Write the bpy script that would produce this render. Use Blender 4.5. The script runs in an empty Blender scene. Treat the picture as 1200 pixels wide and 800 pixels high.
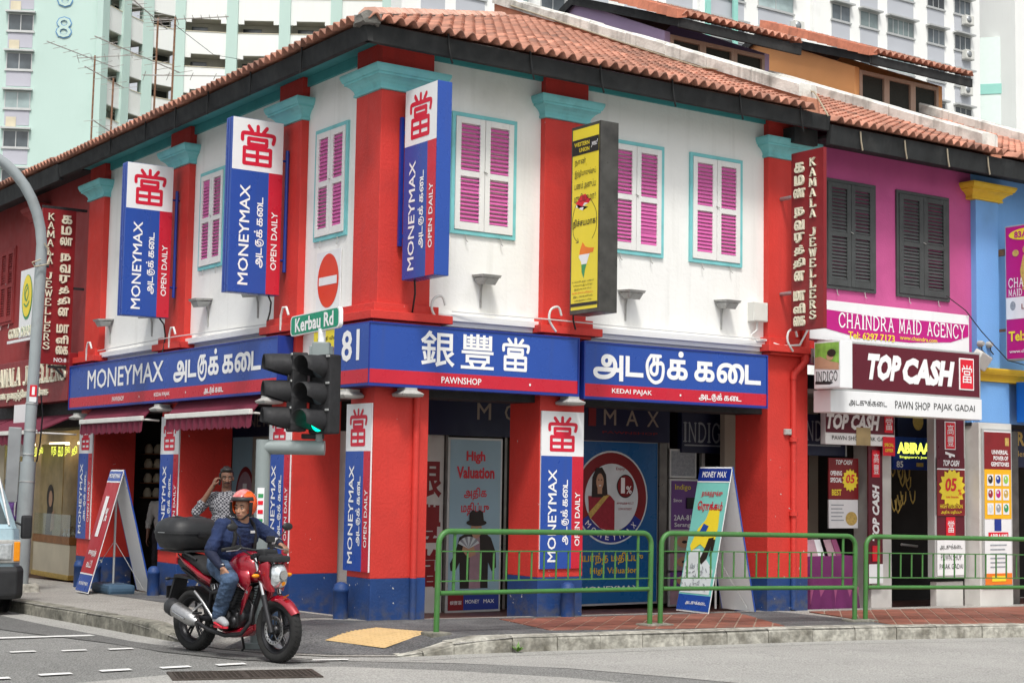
import bpy, bmesh, math, random
import numpy as np
from math import sin, cos, pi, radians
from mathutils import Vector, Matrix
from mathutils.geometry import delaunay_2d_cdt
random.seed(7)
SC = bpy.context.scene
# ------------------------------------------------------------ camera, world, sun, exposure
cam = bpy.data.cameras.new('camera'); camo = bpy.data.objects.new('camera', cam)
SC.collection.objects.link(camo); SC.camera = camo
FPX, PITCH, ROLL, YAW = 1855.3, .08814, .016276, .968279
cam.sensor_width = 36; cam.lens = 36 * FPX / 1200; cam.clip_start = .1; cam.clip_end = 3000
fw = Vector((cos(YAW)*cos(PITCH), sin(YAW)*cos(PITCH), sin(PITCH)))
r0 = Vector((sin(YAW), -cos(YAW), 0)); u0 = r0.cross(fw)
rr = r0*cos(ROLL) + u0*sin(ROLL); uu = -r0*sin(ROLL) + u0*cos(ROLL)
M = Matrix((rr, uu, -fw)).transposed().to_4x4(); M.translation = Vector((-8.663, -15.406, 1.6))
camo.matrix_world = M
SC.render.resolution_x = 1024; SC.render.resolution_y = 682
SUN_EL, SUN_AZ = radians(58), radians(238)      # azimuth of the sun, counter-clockwise from +X
w = bpy.data.worlds.new('World'); SC.world = w; w.use_nodes = True
nt = w.node_tree; bg = nt.nodes['Background']
sky = nt.nodes.new('ShaderNodeTexSky'); sky.sky_type = 'NISHITA'; sky.sun_disc = False
sky.sun_elevation = SUN_EL; sky.sun_rotation = pi/2 - SUN_AZ; sky.dust_density = 4; sky.air_density = 1.2
hs = nt.nodes.new('ShaderNodeHueSaturation'); hs.inputs['Saturation'].default_value = .22; hs.inputs['Value'].default_value = 1.0
nt.links.new(sky.outputs[0], hs.inputs['Color']); nt.links.new(hs.outputs[0], bg.inputs[0])
bg.inputs[1].default_value = .105
sl = bpy.data.lights.new('sun', 'SUN'); sl.energy = 1.5; sl.angle = radians(10); sl.color = (1, .965, .9)
so = bpy.data.objects.new('sun', sl); SC.collection.objects.link(so)
sd = Vector((cos(SUN_EL)*cos(SUN_AZ), cos(SUN_EL)*sin(SUN_AZ), sin(SUN_EL)))
so.rotation_euler = sd.to_track_quat('Z', 'Y').to_euler(); so.location = (-20, -20, 40)
SC.view_settings.view_transform = 'Standard'; SC.view_settings.look = 'None'
SC.view_settings.exposure = .72; SC.view_settings.gamma = 1

# ------------------------------------------------------------ materials
MT = {}
def mat(n, col, rough=.6, var=.1, scale=2.5, bump=.0, dirt=0, dcol=(.08,.075,.065), dscale=1.2, metal=0, spec=.4, coat=0, objrand=0, emit=0, fine=40, streak=0, alpha=None, grain=0, chips=0, world=0):
    m = bpy.data.materials.new(n); m.use_nodes = True; t = m.node_tree; N = t.nodes; L = t.links
    b = N['Principled BSDF']; b.inputs['Roughness'].default_value = rough; b.inputs['Metallic'].default_value = metal
    b.inputs['Specular IOR Level'].default_value = spec; b.inputs['Coat Weight'].default_value = coat
    tc = N.new('ShaderNodeTexCoord'); CO = N.new('ShaderNodeNewGeometry').outputs['Position'] if world else tc.outputs['Object']
    def noise(sc, det=4, vec=None):
        x = N.new('ShaderNodeTexNoise'); x.inputs['Scale'].default_value = sc; x.inputs['Detail'].default_value = det
        L.new(vec if vec else CO, x.inputs['Vector']); return x
    def ramp(src, a, b_, c0=0, c1=1):
        r = N.new('ShaderNodeMapRange'); r.inputs[1].default_value = a; r.inputs[2].default_value = b_
        r.inputs[3].default_value = c0; r.inputs[4].default_value = c1; L.new(src, r.inputs[0]); return r.outputs[0]
    def mix(f, a, b_, mode='MIX'):
        x = N.new('ShaderNodeMix'); x.data_type = 'RGBA'; x.blend_type = mode
        for s, v in ((0, f), (6, a), (7, b_)):
            if hasattr(v, 'is_linked') or hasattr(v, 'links'): L.new(v, x.inputs[s])
            else: x.inputs[s].default_value = (v if s == 0 else (*v, 1))
        return x.outputs[2]
    c = tuple(col)
    out = None
    if var:
        out = mix(ramp(noise(scale).outputs[0], .3, .7), tuple(min(1, x*(1-var)) for x in c), tuple(min(1, x*(1+var)) for x in c))
    else:
        rgb = N.new('ShaderNodeRGB'); rgb.outputs[0].default_value = (*c, 1); out = rgb.outputs[0]
    if objrand:
        oi = N.new('ShaderNodeObjectInfo')
        h = N.new('ShaderNodeHueSaturation'); L.new(out, h.inputs['Color'])
        L.new(ramp(oi.outputs['Random'], 0, 1, 1-objrand, 1+objrand), h.inputs['Value']); out = h.outputs[0]
    if dirt:
        out = mix(ramp(noise(dscale, 8).outputs[0], .62-.25*dirt, .85-.1*dirt, 0, min(.9, .35+dirt)), out, dcol)
    if streak:
        mp = N.new('ShaderNodeMapping'); mp.inputs['Scale'].default_value = (9, 9, .5); L.new(CO, mp.inputs[0])
        out = mix(ramp(noise(1, 5, mp.outputs[0]).outputs[0], .55, .8, 0, streak), out, dcol)
    if grain:
        g1 = noise(fine*.55, 2).outputs[0]; out = mix(ramp(g1, .38, .62), mix(1.0, out, (1-grain,)*3, 'MULTIPLY'), mix(1.0, out, (1+grain*.6,)*3, 'MULTIPLY'))
        out = mix(ramp(noise(7, 6).outputs[0], .35, .75, 0, grain*.7), out, mix(1.0, out, (.72,.72,.71), 'MULTIPLY'))
    if chips:
        sz = N.new('ShaderNodeSeparateXYZ'); L.new(tc.outputs['Object'], sz.inputs[0])
        th = ramp(sz.outputs[2], 0, 3.0, .712-.03*chips, .76); ch = noise(11, 9).outputs[0]
        cm = N.new('ShaderNodeMath'); cm.operation = 'GREATER_THAN'; L.new(ch, cm.inputs[0]); L.new(th, cm.inputs[1])
        out = mix(cm.outputs[0], out, (.50,.49,.46))
        out = mix(ramp(sz.outputs[2], .05, .28, .55, 0), out, mix(ramp(noise(9, 6).outputs[0], .4, .62), out, (.10,.095,.085)))
    L.new(out, b.inputs['Base Color'])
    L.new(ramp(noise(scale*3).outputs[0], .3, .7, max(.02, rough-.08), min(1, rough+.08)), b.inputs['Roughness'])
    if bump:
        bp = N.new('ShaderNodeBump'); bp.inputs['Strength'].default_value = min(1, bump); bp.inputs['Distance'].default_value = .01
        L.new(noise(fine, 5).outputs[0], bp.inputs['Height']); L.new(bp.outputs[0], b.inputs['Normal'])
    if emit: b.inputs['Emission Color'].default_value = (*col, 1); b.inputs['Emission Strength'].default_value = emit
    if alpha is not None:
        b.inputs['Alpha'].default_value = alpha
    MT[n] = m; return m
def glass(n, tint, rough=.03, trans=.8):
    m = mat(n, tint, rough, 0, spec=.6); b = m.node_tree.nodes['Principled BSDF']
    b.inputs['Transmission Weight'].default_value = trans; b.inputs['IOR'].default_value = 1.1; b.inputs['Coat Weight'].default_value = 1
    return m
mat('white_paint', (.85,.85,.825), .75, .03, 1.5, .4, .10, (.50,.50,.46), 1.4, streak=.26, fine=22)
mat('white_trim', (.78,.78,.76), .55, .04, 3, .1, .15, (.45,.43,.4), 3)
mat('red_paint', (.59,.040,.03), .6, .10, 1.6, .5, .16, (.36,.035,.03), 2.2, streak=.3, chips=.6, fine=30)
mat('maroon_paint', (.30,.035,.035), .7, .1, 1.5, .3, .15, (.14,.03,.03), 1.5, streak=.2)
mat('blue_paint', (.015,.052,.185), .55, .16, 2, .4, .4, (.025,.05,.13), 3, chips=.75, fine=30)
mat('aqua_paint', (.20,.56,.58), .6, .08, 3, .2, .3, (.12,.32,.33), 5)
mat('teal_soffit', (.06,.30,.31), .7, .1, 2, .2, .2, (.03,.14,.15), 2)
mat('magenta_paint', (.60,.12,.36), .5, .08, 4, .1)
mat('pink_paint', (.50,.085,.25), .7, .10, 1.2, .3, .3, (.35,.05,.18), 1.5, streak=.15)
mat('sky_blue_paint', (.17,.38,.74), .7, .06, 1.2, .3, .15, (.12,.25,.45), 1.5, streak=.15)
mat('yellow_paint', (.72,.46,.03), .6, .1, 3, .2, .2, (.35,.22,.04), 3)
mat('purple_paint', (.42,.32,.50), .7, .05); mat('orange_paint', (.66,.31,.12), .75, .08, 1, .2, .25, (.5,.2,.06))
mat('charcoal', (.019,.021,.022), .8, .3, 3, .2, .3, (.06,.06,.058), 2.5, streak=.3)
mat('charcoal_shutter', (.055,.06,.06), .55, .15, 6, .1)
mat('roof_tile', (.46,.215,.15), .85, .3, 1.6, .5, .55, (.17,.11,.09), 1.7, objrand=.26, world=1)
mat('roof_tile_pale', (.60,.36,.28), .8, .2, 3, .4, .4, (.2,.15,.12), 3, objrand=.22, world=1)
mat('roof_tile_bright', (.55,.20,.12), .6, .15, 9, .3, .15, (.25,.12,.08), 5, objrand=.18)
mat('roof_flashing', (.55,.24,.15), .85, .12, 4, .4, .3, (.3,.15,.1), 3)
mat('roof_under', (.10,.06,.05), .9, .2)
mat('old_plaster', (.72,.71,.66), .9, .12, 3, .8, .62, (.13,.125,.11), 2.6, fine=25, streak=.7)
mat('mortar', (.16,.155,.14), .95, .25, 6, .8, .4, (.05,.05,.045), 6)
mat('grey_metal', (.36,.38,.39), .4, .1, 4, .05, .1, (.2,.2,.2), 6, metal=.6)
mat('pole_grey', (.30,.335,.345), .5, .08, 3, .1, .15, (.18,.17,.16), 4, streak=.15)
mat('pole_pale', (.24,.28,.28), .5, .06, 3, .05, .1, (.25,.27,.27), 6)
mat('lamp_grey', (.40,.40,.38), .6, .1, 8, .1, .35, (.14,.12,.1), 14)
mat('black', (.012,.012,.013), .45, .2, 5); mat('black_matte', (.02,.02,.022), .7, .2, 8, .2)
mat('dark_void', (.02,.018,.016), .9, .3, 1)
mat('sign_blue', (.020,.072,.35), .3, .05, .8, 0, spec=.5, streak=.12)
mat('sign_blue_dark', (.012,.035,.26), .35, .06, 1.5, spec=.5)
mat('sign_red', (.54,.014,.035), .3, .06, 2, spec=.5)
mat('sign_white', (.80,.81,.82), .35, .03, 2, spec=.5, streak=.06); mat('logo_red', (.62,.012,.04), .4, .03)
mat('letter_white', (.86,.86,.86), .4, .02); mat('letter_cream', (.72,.70,.55), .5, .08, 8)
mat('navy_sign', (.010,.014,.05), .4, .1); mat('letter_taupe', (.30,.25,.20), .4, .1)
mat('maroon_sign', (.22,.012,.016), .4, .08, 3, .05, .06, (.1,.01,.01), 4)
mat('topcash', (.11,.008,.02), .35, .06); mat('topcash_red', (.68,.012,.03), .35)
mat('magenta_print', (.48,.008,.20), .4, .05); mat('yellow_print', (.85,.68,.04), .4, .04)
mat('yellow_board', (.80,.66,.04), .35, .03); mat('letter_black', (.02,.02,.02), .5); mat('orange_print', (.80,.20,.02), .4)
mat('green_print', (.04,.28,.10), .4); mat('green_field', (.25,.50,.08), .45, .3, 9)
mat('bronze_side', (.085,.082,.075), .35, .25, 5, .05, .3, (.03,.03,.03), 4, metal=.5)
mat('poster_blue', (.34,.52,.62), .35, .08, 1); mat('poster_deep', (.012,.11,.30), .3, .08, 1.2)
mat('poster_teal', (.20,.58,.52), .5, .05, 2); mat('poster_violet', (.16,.06,.26), .45, .1)
mat('poster_tan', (.42,.32,.16), .4, .25, 3); mat('skin_print', (.52,.30,.19), .45, .06, 9); mat('pale_print', (.66,.72,.74), .4, .1, 4)
mat('sari_print', (.30,.02,.035), .45, .15, 20); mat('hair_print', (.025,.018,.015), .5); mat('gold_print', (.55,.38,.10), .4, .2, 30)
mat('grey_print', (.30,.33,.36), .4, .2, 30); mat('mauve_print', (.38,.24,.28), .5, .1, 8)
mat('beige_wall', (.42,.38,.31), .8, .06, 2, .2, .08, (.3,.27,.2), 2); mat('cream_wall', (.62,.56,.42), .7, .08, 2)
mat('marble', (.60,.59,.56), .4, .1, 3, .05, .12, (.35,.33,.3), 4); mat('door_frame', (.16,.15,.14), .35, .2, 6, metal=.7)
mat('awning', (.14,.014,.035), .85, .12, 3, .3, .1, (.08,.015,.025), 3); mat('awning_bar', (.74,.74,.70), .5, .05, 3, 0, .2, (.4,.38,.33), 5)
mat('asphalt', (.25,.25,.24), .9, .12, .35, 1, .22, (.13,.13,.125), .9, fine=130, grain=.5)
mat('asphalt_dark', (.155,.155,.15), .9, .12, .9, .9, .15, (.14,.14,.135), 1.5, fine=120, grain=.5)
mat('asphalt_pale', (.36,.355,.335), .9, .08, .8, .7, .12, (.2,.2,.19), 1.2, fine=110, grain=.32)
mat('pavement', (.34,.325,.30), .85, .12, .8, .7, .34, (.18,.17,.155), 1.1, fine=90, grain=.35)
mat('screed', (.115,.117,.12), .75, .25, 1.3, .7, .4, (.20,.20,.195), 2.5, fine=90, grain=.45)
mat('kerb_white', (.47,.455,.40), .9, .15, 3, 1, .95, (.12,.11,.085), 4.2, fine=30, streak=.45, world=1, grain=.25)
mat('kerb_dark', (.25,.24,.20), .9, .2, 3, 1, .8, (.055,.055,.045), 4, fine=30, streak=.6, world=1, grain=.25)
mat('terracotta', (.225,.082,.055), .7, .2, 2, .3, .4, (.13,.075,.06), 2.2, objrand=.2, fine=60, world=1); mat('grout', (.30,.21,.16), .9, .1)
mat('floor_tile', (.14,.06,.05), .5, .15, 1.5, .1); mat('tactile', (.58,.40,.19), .85, .12, 4, .5, .3, (.36,.27,.15), 4, fine=70)
mat('road_white', (.72,.72,.70), .8, .08, 6, .5, .2, (.35,.35,.34), 9); mat('iron', (.085,.07,.06), .7, .3, 10, .4, metal=.5)
mat('rail_green', (.052,.175,.04), .45, .12, 4, .1, .35, (.10,.16,.07), 7, spec=.5)
mat('mint', (.50,.65,.60), .8, .04, .15, .1, .2, (.38,.50,.46), .25, streak=.1); mat('block_white', (.84,.85,.83), .8, .03, .2, .05, .2, (.62,.62,.58), .3, streak=.15)
mat('mint_deep', (.30,.62,.55), .8, .03); mat('lilac_panel', (.46,.46,.52), .8, .04, .5); mat('grey_panel', (.46,.48,.52), .8, .04, .5)
mat('corridor', (.46,.44,.38), .8, .15, .6); mat('window_dark', (.07,.085,.095), .15, .5, .7, spec=.8, objrand=.6); mat('window_pale', (.30,.38,.38), .2, .25, .9, spec=.7, objrand=.5)
mat('alu', (.55,.56,.55), .4, .05, metal=.5); mat('ac_white', (.66,.66,.62), .5, .05, 3, 0, .15, (.4,.38,.34), 5); mat('brown_frame', (.42,.30,.23), .6, .1, 4, .1)
mat('net_dark', (.03,.033,.028), .9, .3, 60); mat('signal_green', (.0,.62,.36), .2, 0, emit=1.5); mat('green_sign', (.0,.27,.15), .3, .04)
mat('rust', (.22,.12,.07), .8, .3, 20); mat('wire_white', (.66,.66,.64), .5, .03); mat('wire_tan', (.38,.33,.24), .6, .1); mat('gold_light', (.80,.75,.10), .5, .2, 20, emit=.6)
mat('warm_lamp', (1,.78,.45), .5, 0, emit=3); mat('led_yellow', (.85,.95,.10), .5, 0, emit=1.1); mat('wood', (.28,.12,.04), .5, .2, 6)
mat('purple_cloth', (.11,.012,.08), .8, .15, 3, .2); mat('purple_cloth_pale', (.26,.06,.15), .7, .1, 3)
# ------------------------------------------------------------ text outlines (built-in font), filled by winding number
TMP = bpy.data.scenes.new('tmp')
def fill_loops(loops):
    vs = []; es = []
    for lp in loops:
        b = len(vs); vs += [Vector((float(p[0]), float(p[1]))) for p in lp]
        es += [(b+i, b+(i+1) % len(lp)) for i in range(len(lp))]
    ov, oe, of, _, _, _ = delaunay_2d_cdt(vs, es, [], 0, 1e-6)
    V = np.array([[v[0], v[1]] for v in ov]); F = np.array([f for f in of if len(f) == 3])
    if not len(F): return V, F
    c = V[F].mean(1); A = np.array([[v[0], v[1]] for v in vs]); E = np.array(es)
    a = A[E[:, 0]]; b = A[E[:, 1]]
    wn = np.zeros(len(c), int)
    for i0 in range(0, len(c), 400):
        cc = c[i0:i0+400, None, :]
        cr = (b[None,:,0]-a[None,:,0])*(cc[:,:,1]-a[None,:,1]) - (b[None,:,1]-a[None,:,1])*(cc[:,:,0]-a[None,:,0])
        up = (a[None,:,1] <= cc[:,:,1]) & (b[None,:,1] > cc[:,:,1]) & (cr > 0)
        dn = (a[None,:,1] > cc[:,:,1]) & (b[None,:,1] <= cc[:,:,1]) & (cr < 0)
        wn[i0:i0+400] = up.sum(1) - dn.sum(1)
    return V, F[wn != 0]
TC = {}
def glyphs(s, bold=0, res=2, space=1.0):
    k = (s, bold, res, space)
    if k in TC: return TC[k]
    c = bpy.data.curves.new('t', 'FONT'); c.body = s; c.fill_mode = 'NONE'; c.resolution_u = res; c.space_character = space
    o = bpy.data.objects.new('t', c); TMP.collection.objects.link(o)
    TMP.view_layers[0].update(); dg = TMP.view_layers[0].depsgraph
    me = bpy.data.meshes.new_from_object(o.evaluated_get(dg))
    co = [v.co.xy[:] for v in me.vertices]; nx = {}
    for e in me.edges: nx.setdefault(e.vertices[0], []).append(e.vertices[1]); nx.setdefault(e.vertices[1], []).append(e.vertices[0])
    seen = set(); loops = []
    first = {e.vertices[0]: e.vertices[1] for e in me.edges}
    for s0 in range(len(co)):
        if s0 in seen or s0 not in nx: continue
        lp = [s0]; seen.add(s0); cur = first.get(s0, nx[s0][0])
        if cur not in nx[s0] or cur in seen: cur = nx[s0][-1]
        # blender writes loops as v, v+1 ...: prefer increasing order
        if s0+1 in nx[s0]: cur = s0+1
        while cur not in seen:
            lp.append(cur); seen.add(cur)
            n = [x for x in nx[cur] if x not in seen]
            if not n: break
            cur = n[0]
        if len(lp) > 2: loops.append([co[i] for i in lp])
    bpy.data.objects.remove(o); bpy.data.curves.remove(c); bpy.data.meshes.remove(me)
    if bold and loops:
        ar = lambda l: sum(l[i][0]*l[(i+1) % len(l)][1]-l[(i+1) % len(l)][0]*l[i][1] for i in range(len(l)))
        sg = 1 if ar(max(loops, key=lambda l: abs(ar(l)))) > 0 else -1; out = []
        for l in loops:
            P = np.array(l); P = P[np.hypot(*(P-np.roll(P, 1, 0)).T) > 1e-5]
            if len(P) < 3: continue
            d = np.roll(P, -1, 0)-P; d /= np.hypot(d[:, 0], d[:, 1])[:, None]+1e-9; n = np.stack([d[:, 1], -d[:, 0]], 1)*sg
            q = n+np.roll(n, 1, 0); q /= np.maximum((q*q).sum(1)/2, .5)[:, None]
            out.append([tuple(x) for x in P+q*bold])
        loops = out
    TC[k] = fill_loops(loops); return TC[k]
def cap_loop(p, q, r, n=5):
    d = np.array(q, float)-np.array(p, float); a = math.atan2(d[1], d[0]); out = []
    for i in range(n+1): t = a-pi/2+pi*i/n; out.append((q[0]+r*cos(t), q[1]+r*sin(t)))
    for i in range(n+1): t = a+pi/2+pi*i/n; out.append((p[0]+r*cos(t), p[1]+r*sin(t)))
    return out
def spline(pts, k=6, closed=False):
    P = [np.array(p, float) for p in pts]; n = len(P); out = []
    for i in range(n if closed else n-1):
        a, b, c, d = (P[(i-1) % n] if closed or i else P[0]), P[i], P[(i+1) % n], (P[(i+2) % n] if closed or i+2 < n else P[-1])
        for j in range(k):
            t = j/k; out.append(.5*((2*b)+(c-a)*t+(2*a-5*b+4*c-d)*t*t+(3*b-a-3*c+d)*t**3))
    out.append(P[0] if closed else P[-1]); return [tuple(float(q) for q in x) for x in out]
def strokes(lines, r):
    loops = []
    for l in lines:
        for a, b in zip(l[:-1], l[1:]):
            if abs(a[0]-b[0])+abs(a[1]-b[1]) > 1e-5: loops.append(cap_loop(a, b, r))
    return fill_loops(loops)
def dang(r=.045):
    L = [[(.5,.98),(.5,.84)], [(.24,.96),(.34,.84)], [(.76,.96),(.66,.84)], spline([(.06,.62),(.06,.74),(.12,.79),(.5,.79),(.92,.79),(.98,.73),(.95,.6)], 5),
         [(.24,.52),(.24,.66),(.76,.66),(.76,.52),(.24,.52)], [(.12,.04),(.12,.42),(.88,.42),(.88,.04),(.12,.04)], [(.5,.42),(.5,.04)], [(.12,.23),(.88,.23)]]
    return strokes(L, r)
def ku(r=.045):
    L = [spline([(.18,.95),(.02,.7),(.0,.4),(.12,.0),(.45,-.22),(.82,-.1),(.95,.25),(.93,.6),(.8,.7)], 5), [(.22,1.0),(.78,1.0)], [(.4,1.0),(.4,.62)],
         [(.36,.66),(.8,.66)], spline([(.4,.66),(.24,.5),(.22,.28),(.38,.14),(.55,.2),(.6,.4),(.6,.66)], 5), [(.62,1.0),(.62,.7)]]
    return strokes([[(x*.95, y) for x, y in l] for l in L], r)
def tamil_line(bold=.02, r=.045):
    """the two words on the pawnshop signs, with the joined second letter drawn by hand"""
    parts = []; x = 0
    def addg(g, sc=1, gap=.08, dy=0):
        nonlocal x
        V, F = g; V = V*sc; V = V-[V[:, 0].min(), 0]; parts.append((V+[x, dy], F)); x += V[:, 0].max()+gap
    addg(glyphs('அ', bold)); addg(glyphs('ட', bold)); h = glyphs('க', bold)[0][:, 1].max()
    addg(ku(r*.8/h), h*1.12, dy=-.01); addg(glyphs('க்', bold), gap=.25); addg(glyphs('க', bold)); addg(glyphs('ை', bold), gap=.02); addg(glyphs('ட', bold))
    b = 0; VV = []; FF = []
    for V, F in parts: VV.append(V); FF.append(F+b); b += len(V)
    return np.vstack(VV), np.vstack(FF)
TL = None
# ------------------------------------------------------------ mesh builder
class MB:
    def __init__(s): s.v = []; s.f = []; s.m = []; s.sm = []
    def add(s, vs, fs, m=0, smooth=False):
        b = len(s.v); s.v += [tuple(map(float, v)) for v in vs]; s.f += [tuple(int(i)+b for i in f) for f in fs]; s.m += [m]*len(fs); s.sm += [smooth]*len(fs); return s
    def box(s, x0, x1, y0, y1, z0, z1, m=0):
        if x0 > x1: x0, x1 = x1, x0
        if y0 > y1: y0, y1 = y1, y0
        return s.add([(x0,y0,z0),(x1,y0,z0),(x1,y1,z0),(x0,y1,z0),(x0,y0,z1),(x1,y0,z1),(x1,y1,z1),(x0,y1,z1)],
              [(0,3,2,1),(4,5,6,7),(0,1,5,4),(1,2,6,5),(2,3,7,6),(3,0,4,7)], m)
    def cbox(s, x0, x1, y0, y1, z0, z1, c=.01, m=0):
        """box with chamfered vertical and horizontal edges"""
        bm = bmesh.new(); bmesh.ops.create_cube(bm, size=1)
        for v in bm.verts: v.co = Vector((x0+(x1-x0)*(v.co.x+.5), y0+(y1-y0)*(v.co.y+.5), z0+(z1-z0)*(v.co.z+.5)))
        bmesh.ops.bevel(bm, geom=bm.edges[:], offset=c, segments=2, affect='EDGES', profile=.6)
        bm.verts.index_update(); s.add([v.co for v in bm.verts], [[v.index for v in f.verts] for f in bm.faces], m); bm.free(); return s
    def loft(s, rings, m=0, cap=True, smooth=True, closed=True):
        n = len(rings[0]); vs = [p for r in rings for p in r]; fs = []
        for i in range(len(rings)-1):
            for j in range(n if closed else n-1):
                k = (j+1) % n; fs.append((i*n+j, i*n+k, (i+1)*n+k, (i+1)*n+j))
        s.add(vs, fs, m, smooth)
        if cap and closed:
            s.add(rings[0], [tuple(range(n))[::-1]], m); s.add(rings[-1], [tuple(range(n))], m)
        return s
    def tube(s, pts, r, n=8, m=0, cap=True):
        P = [Vector(p) for p in pts]; R = r if isinstance(r, (list, tuple)) else [r]*len(P); rings = []; up = Vector((0,0,1))
        d0 = (P[1]-P[0]).normalized(); a = d0.orthogonal().normalized()
        if abs(d0.z) < .9: a = d0.cross(up).normalized()
        for i, p in enumerate(P):
            d = (P[min(i+1, len(P)-1)]-P[max(i-1, 0)]).normalized()
            a = (a-d*a.dot(d)).normalized(); b = d.cross(a)
            rings.append([p+(a*cos(2*pi*j/n+pi/n)+b*sin(2*pi*j/n+pi/n))*R[i] for j in range(n)])
        return s.loft(rings, m, cap, n > 5)
    def cyl(s, p, q, r, n=16, m=0, r2=None): return s.tube([p, q], [r, r if r2 is None else r2], n, m)
    def disc(s, c, nrm, r, n=20, m=0):
        nrm = Vector(nrm).normalized(); a = nrm.orthogonal().normalized(); b = nrm.cross(a); c = Vector(c)
        return s.add([c+(a*cos(2*pi*i/n)+b*sin(2*pi*i/n))*r for i in range(n)], [tuple(range(n))], m)
    def lathe(s, prof, n=24, m=0, axis='z', c=(0,0,0), cap=True):
        rings = []
        for r, h in prof:
            ring = []
            for i in range(n):
                a = 2*pi*i/n; x, y = r*cos(a), r*sin(a)
                ring.append({'z': (c[0]+x, c[1]+y, c[2]+h), 'y': (c[0]+x, c[1]+h, c[2]-y), 'x': (c[0]+h, c[1]+x, c[2]+y)}[axis])
            rings.append(ring)
        return s.loft(rings, m, cap)
    def prism(s, poly, h0, h1, m=0, axis='y'):
        """poly of (a, b) pairs extruded: axis y -> (a, h, b); axis x -> (h, a, b); axis z -> (a, b, h)"""
        f = {'y': lambda a, b, h: (a, h, b), 'x': lambda a, b, h: (h, a, b), 'z': lambda a, b, h: (a, b, h)}[axis]
        ar = sum(poly[i][0]*poly[(i+1) % len(poly)][1]-poly[(i+1) % len(poly)][0]*poly[i][1] for i in range(len(poly)))
        if ar < 0: poly = poly[::-1]
        n = len(poly); lo = [f(a, b, min(h0, h1)) for a, b in poly]; hi = [f(a, b, max(h0, h1)) for a, b in poly]
        fs = [tuple(range(n)), tuple(range(n, 2*n))[::-1]]+[(i, n+i, n+(i+1) % n, (i+1) % n) for i in range(n)]
        if axis != 'y': fs = [x[::-1] for x in fs]
        return s.add(lo+hi, fs, m)
    def flat(s, poly, y, m=0):
        """flat print facing -y: polygon of (x, z)"""
        return s.add([(a, y, b) for a, b in poly], [tuple(range(len(poly)))], m)
    def rect(s, x0, x1, z0, z1, y, m=0): return s.flat([(x0,z0),(x1,z0),(x1,z1),(x0,z1)], y, m)
    def oval(s, cx, cz, rx, rz, y, m=0, n=28, a0=0, a1=2*pi): return s.flat([(cx+rx*cos(a0+(a1-a0)*i/n), cz+rz*sin(a0+(a1-a0)*i/n)) for i in range(n)], y, m)
    def shape(s, g, cx, cz, h=None, w=None, y=0, m=0, rot=0, shear=0, depth=0, wmax=None):
        """glyph geometry fitted round (cx, cz): h = height of its box, w = its width"""
        V, F = g
        if not len(F): return s
        used = np.unique(F); lo = V[used].min(0); hi = V[used].max(0); c = (lo+hi)/2; d = np.maximum(hi-lo, 1e-6)
        sz = h/d[1] if h else w/d[0]; sx = w/d[0] if w else sz
        if wmax and d[0]*sx > wmax: sx = wmax/d[0]
        P = (V-c)*[sx, sz]; P = np.stack([P[:, 0]+shear*P[:, 1], P[:, 1]], 1)
        if rot: a = radians(rot); P = P@np.array([[cos(a), sin(a)], [-sin(a), cos(a)]])
        P = P+[cx, cz]
        n = len(P); vs = [(p[0], y-depth, p[1]) for p in P]; fs = [tuple(f) for f in F]
        s.add(vs, fs, m)
        if depth:
            cnt = {}
            for f in F:
                for i in range(3):
                    e = (int(f[i]), int(f[(i+1) % 3])); cnt[e] = 1
            bd = [e for e in cnt if (e[1], e[0]) not in cnt]
            s.add(vs+[(p[0], y, p[1]) for p in P], [(b, a, n+a, n+b) for a, b in bd], m)
        return s
    def text(s, t, cx, cz, h, y=0, m=0, w=None, bold=0, **k): return s.shape(glyphs(t, bold), cx, cz, h, w, y, m, **k)
    def build(s, name, mats, parent=None, loc=(0,0,0), rot=(0,0,0), bevel=0, subsurf=0):
        me = bpy.data.meshes.new(name); me.from_pydata(s.v, [], s.f)
        for mm in (mats if isinstance(mats, (list, tuple)) else [mats]): me.materials.append(MT[mm])
        me.polygons.foreach_set('material_index', s.m); me.polygons.foreach_set('use_smooth', s.sm); me.update()
        o = bpy.data.objects.new(name, me); SC.collection.objects.link(o); o.location = loc; o.rotation_euler = rot
        if parent: o.parent = parent; KIDS.setdefault(parent.name, []).append(o)
        if bevel:
            b = o.modifiers.new('b', 'BEVEL'); b.width = bevel; b.segments = 2; b.limit_method = 'ANGLE'
        if subsurf:
            b = o.modifiers.new('s', 'SUBSURF'); b.levels = b.render_levels = subsurf
        return o
def tag(o, label=None, cat=None, group=None, kind=None):
    if label: o['label'] = label
    if cat: o['category'] = cat
    if group: o['group'] = group
    if kind: o['kind'] = kind
    return o
KIDS = {}
def thing(name, label, cat, loc=(0,0,0), rz=0, group=None, rot=None):
    o = bpy.data.objects.new(name, None); SC.collection.objects.link(o); o.empty_display_size = .1
    o.location = loc; o.rotation_euler = rot if rot else (0,0,rz); return tag(o, label, cat, group)
def copy_tree(o, parent=None, **kw):
    c = o.copy(); SC.collection.objects.link(c)
    if parent: c.parent = parent; KIDS.setdefault(parent.name, []).append(c)
    for ch in list(KIDS.get(o.name, [])): copy_tree(ch, c)
    return c
KIDS = {}
LR = -pi/2      # rotation of a frame whose front looks at Kerbau Road (local x = -Y, local y = +X)
def gz(x, y): return .035-.015*min(max(x, 0), 25)-.02*min(max(y, 0), 25)
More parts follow.
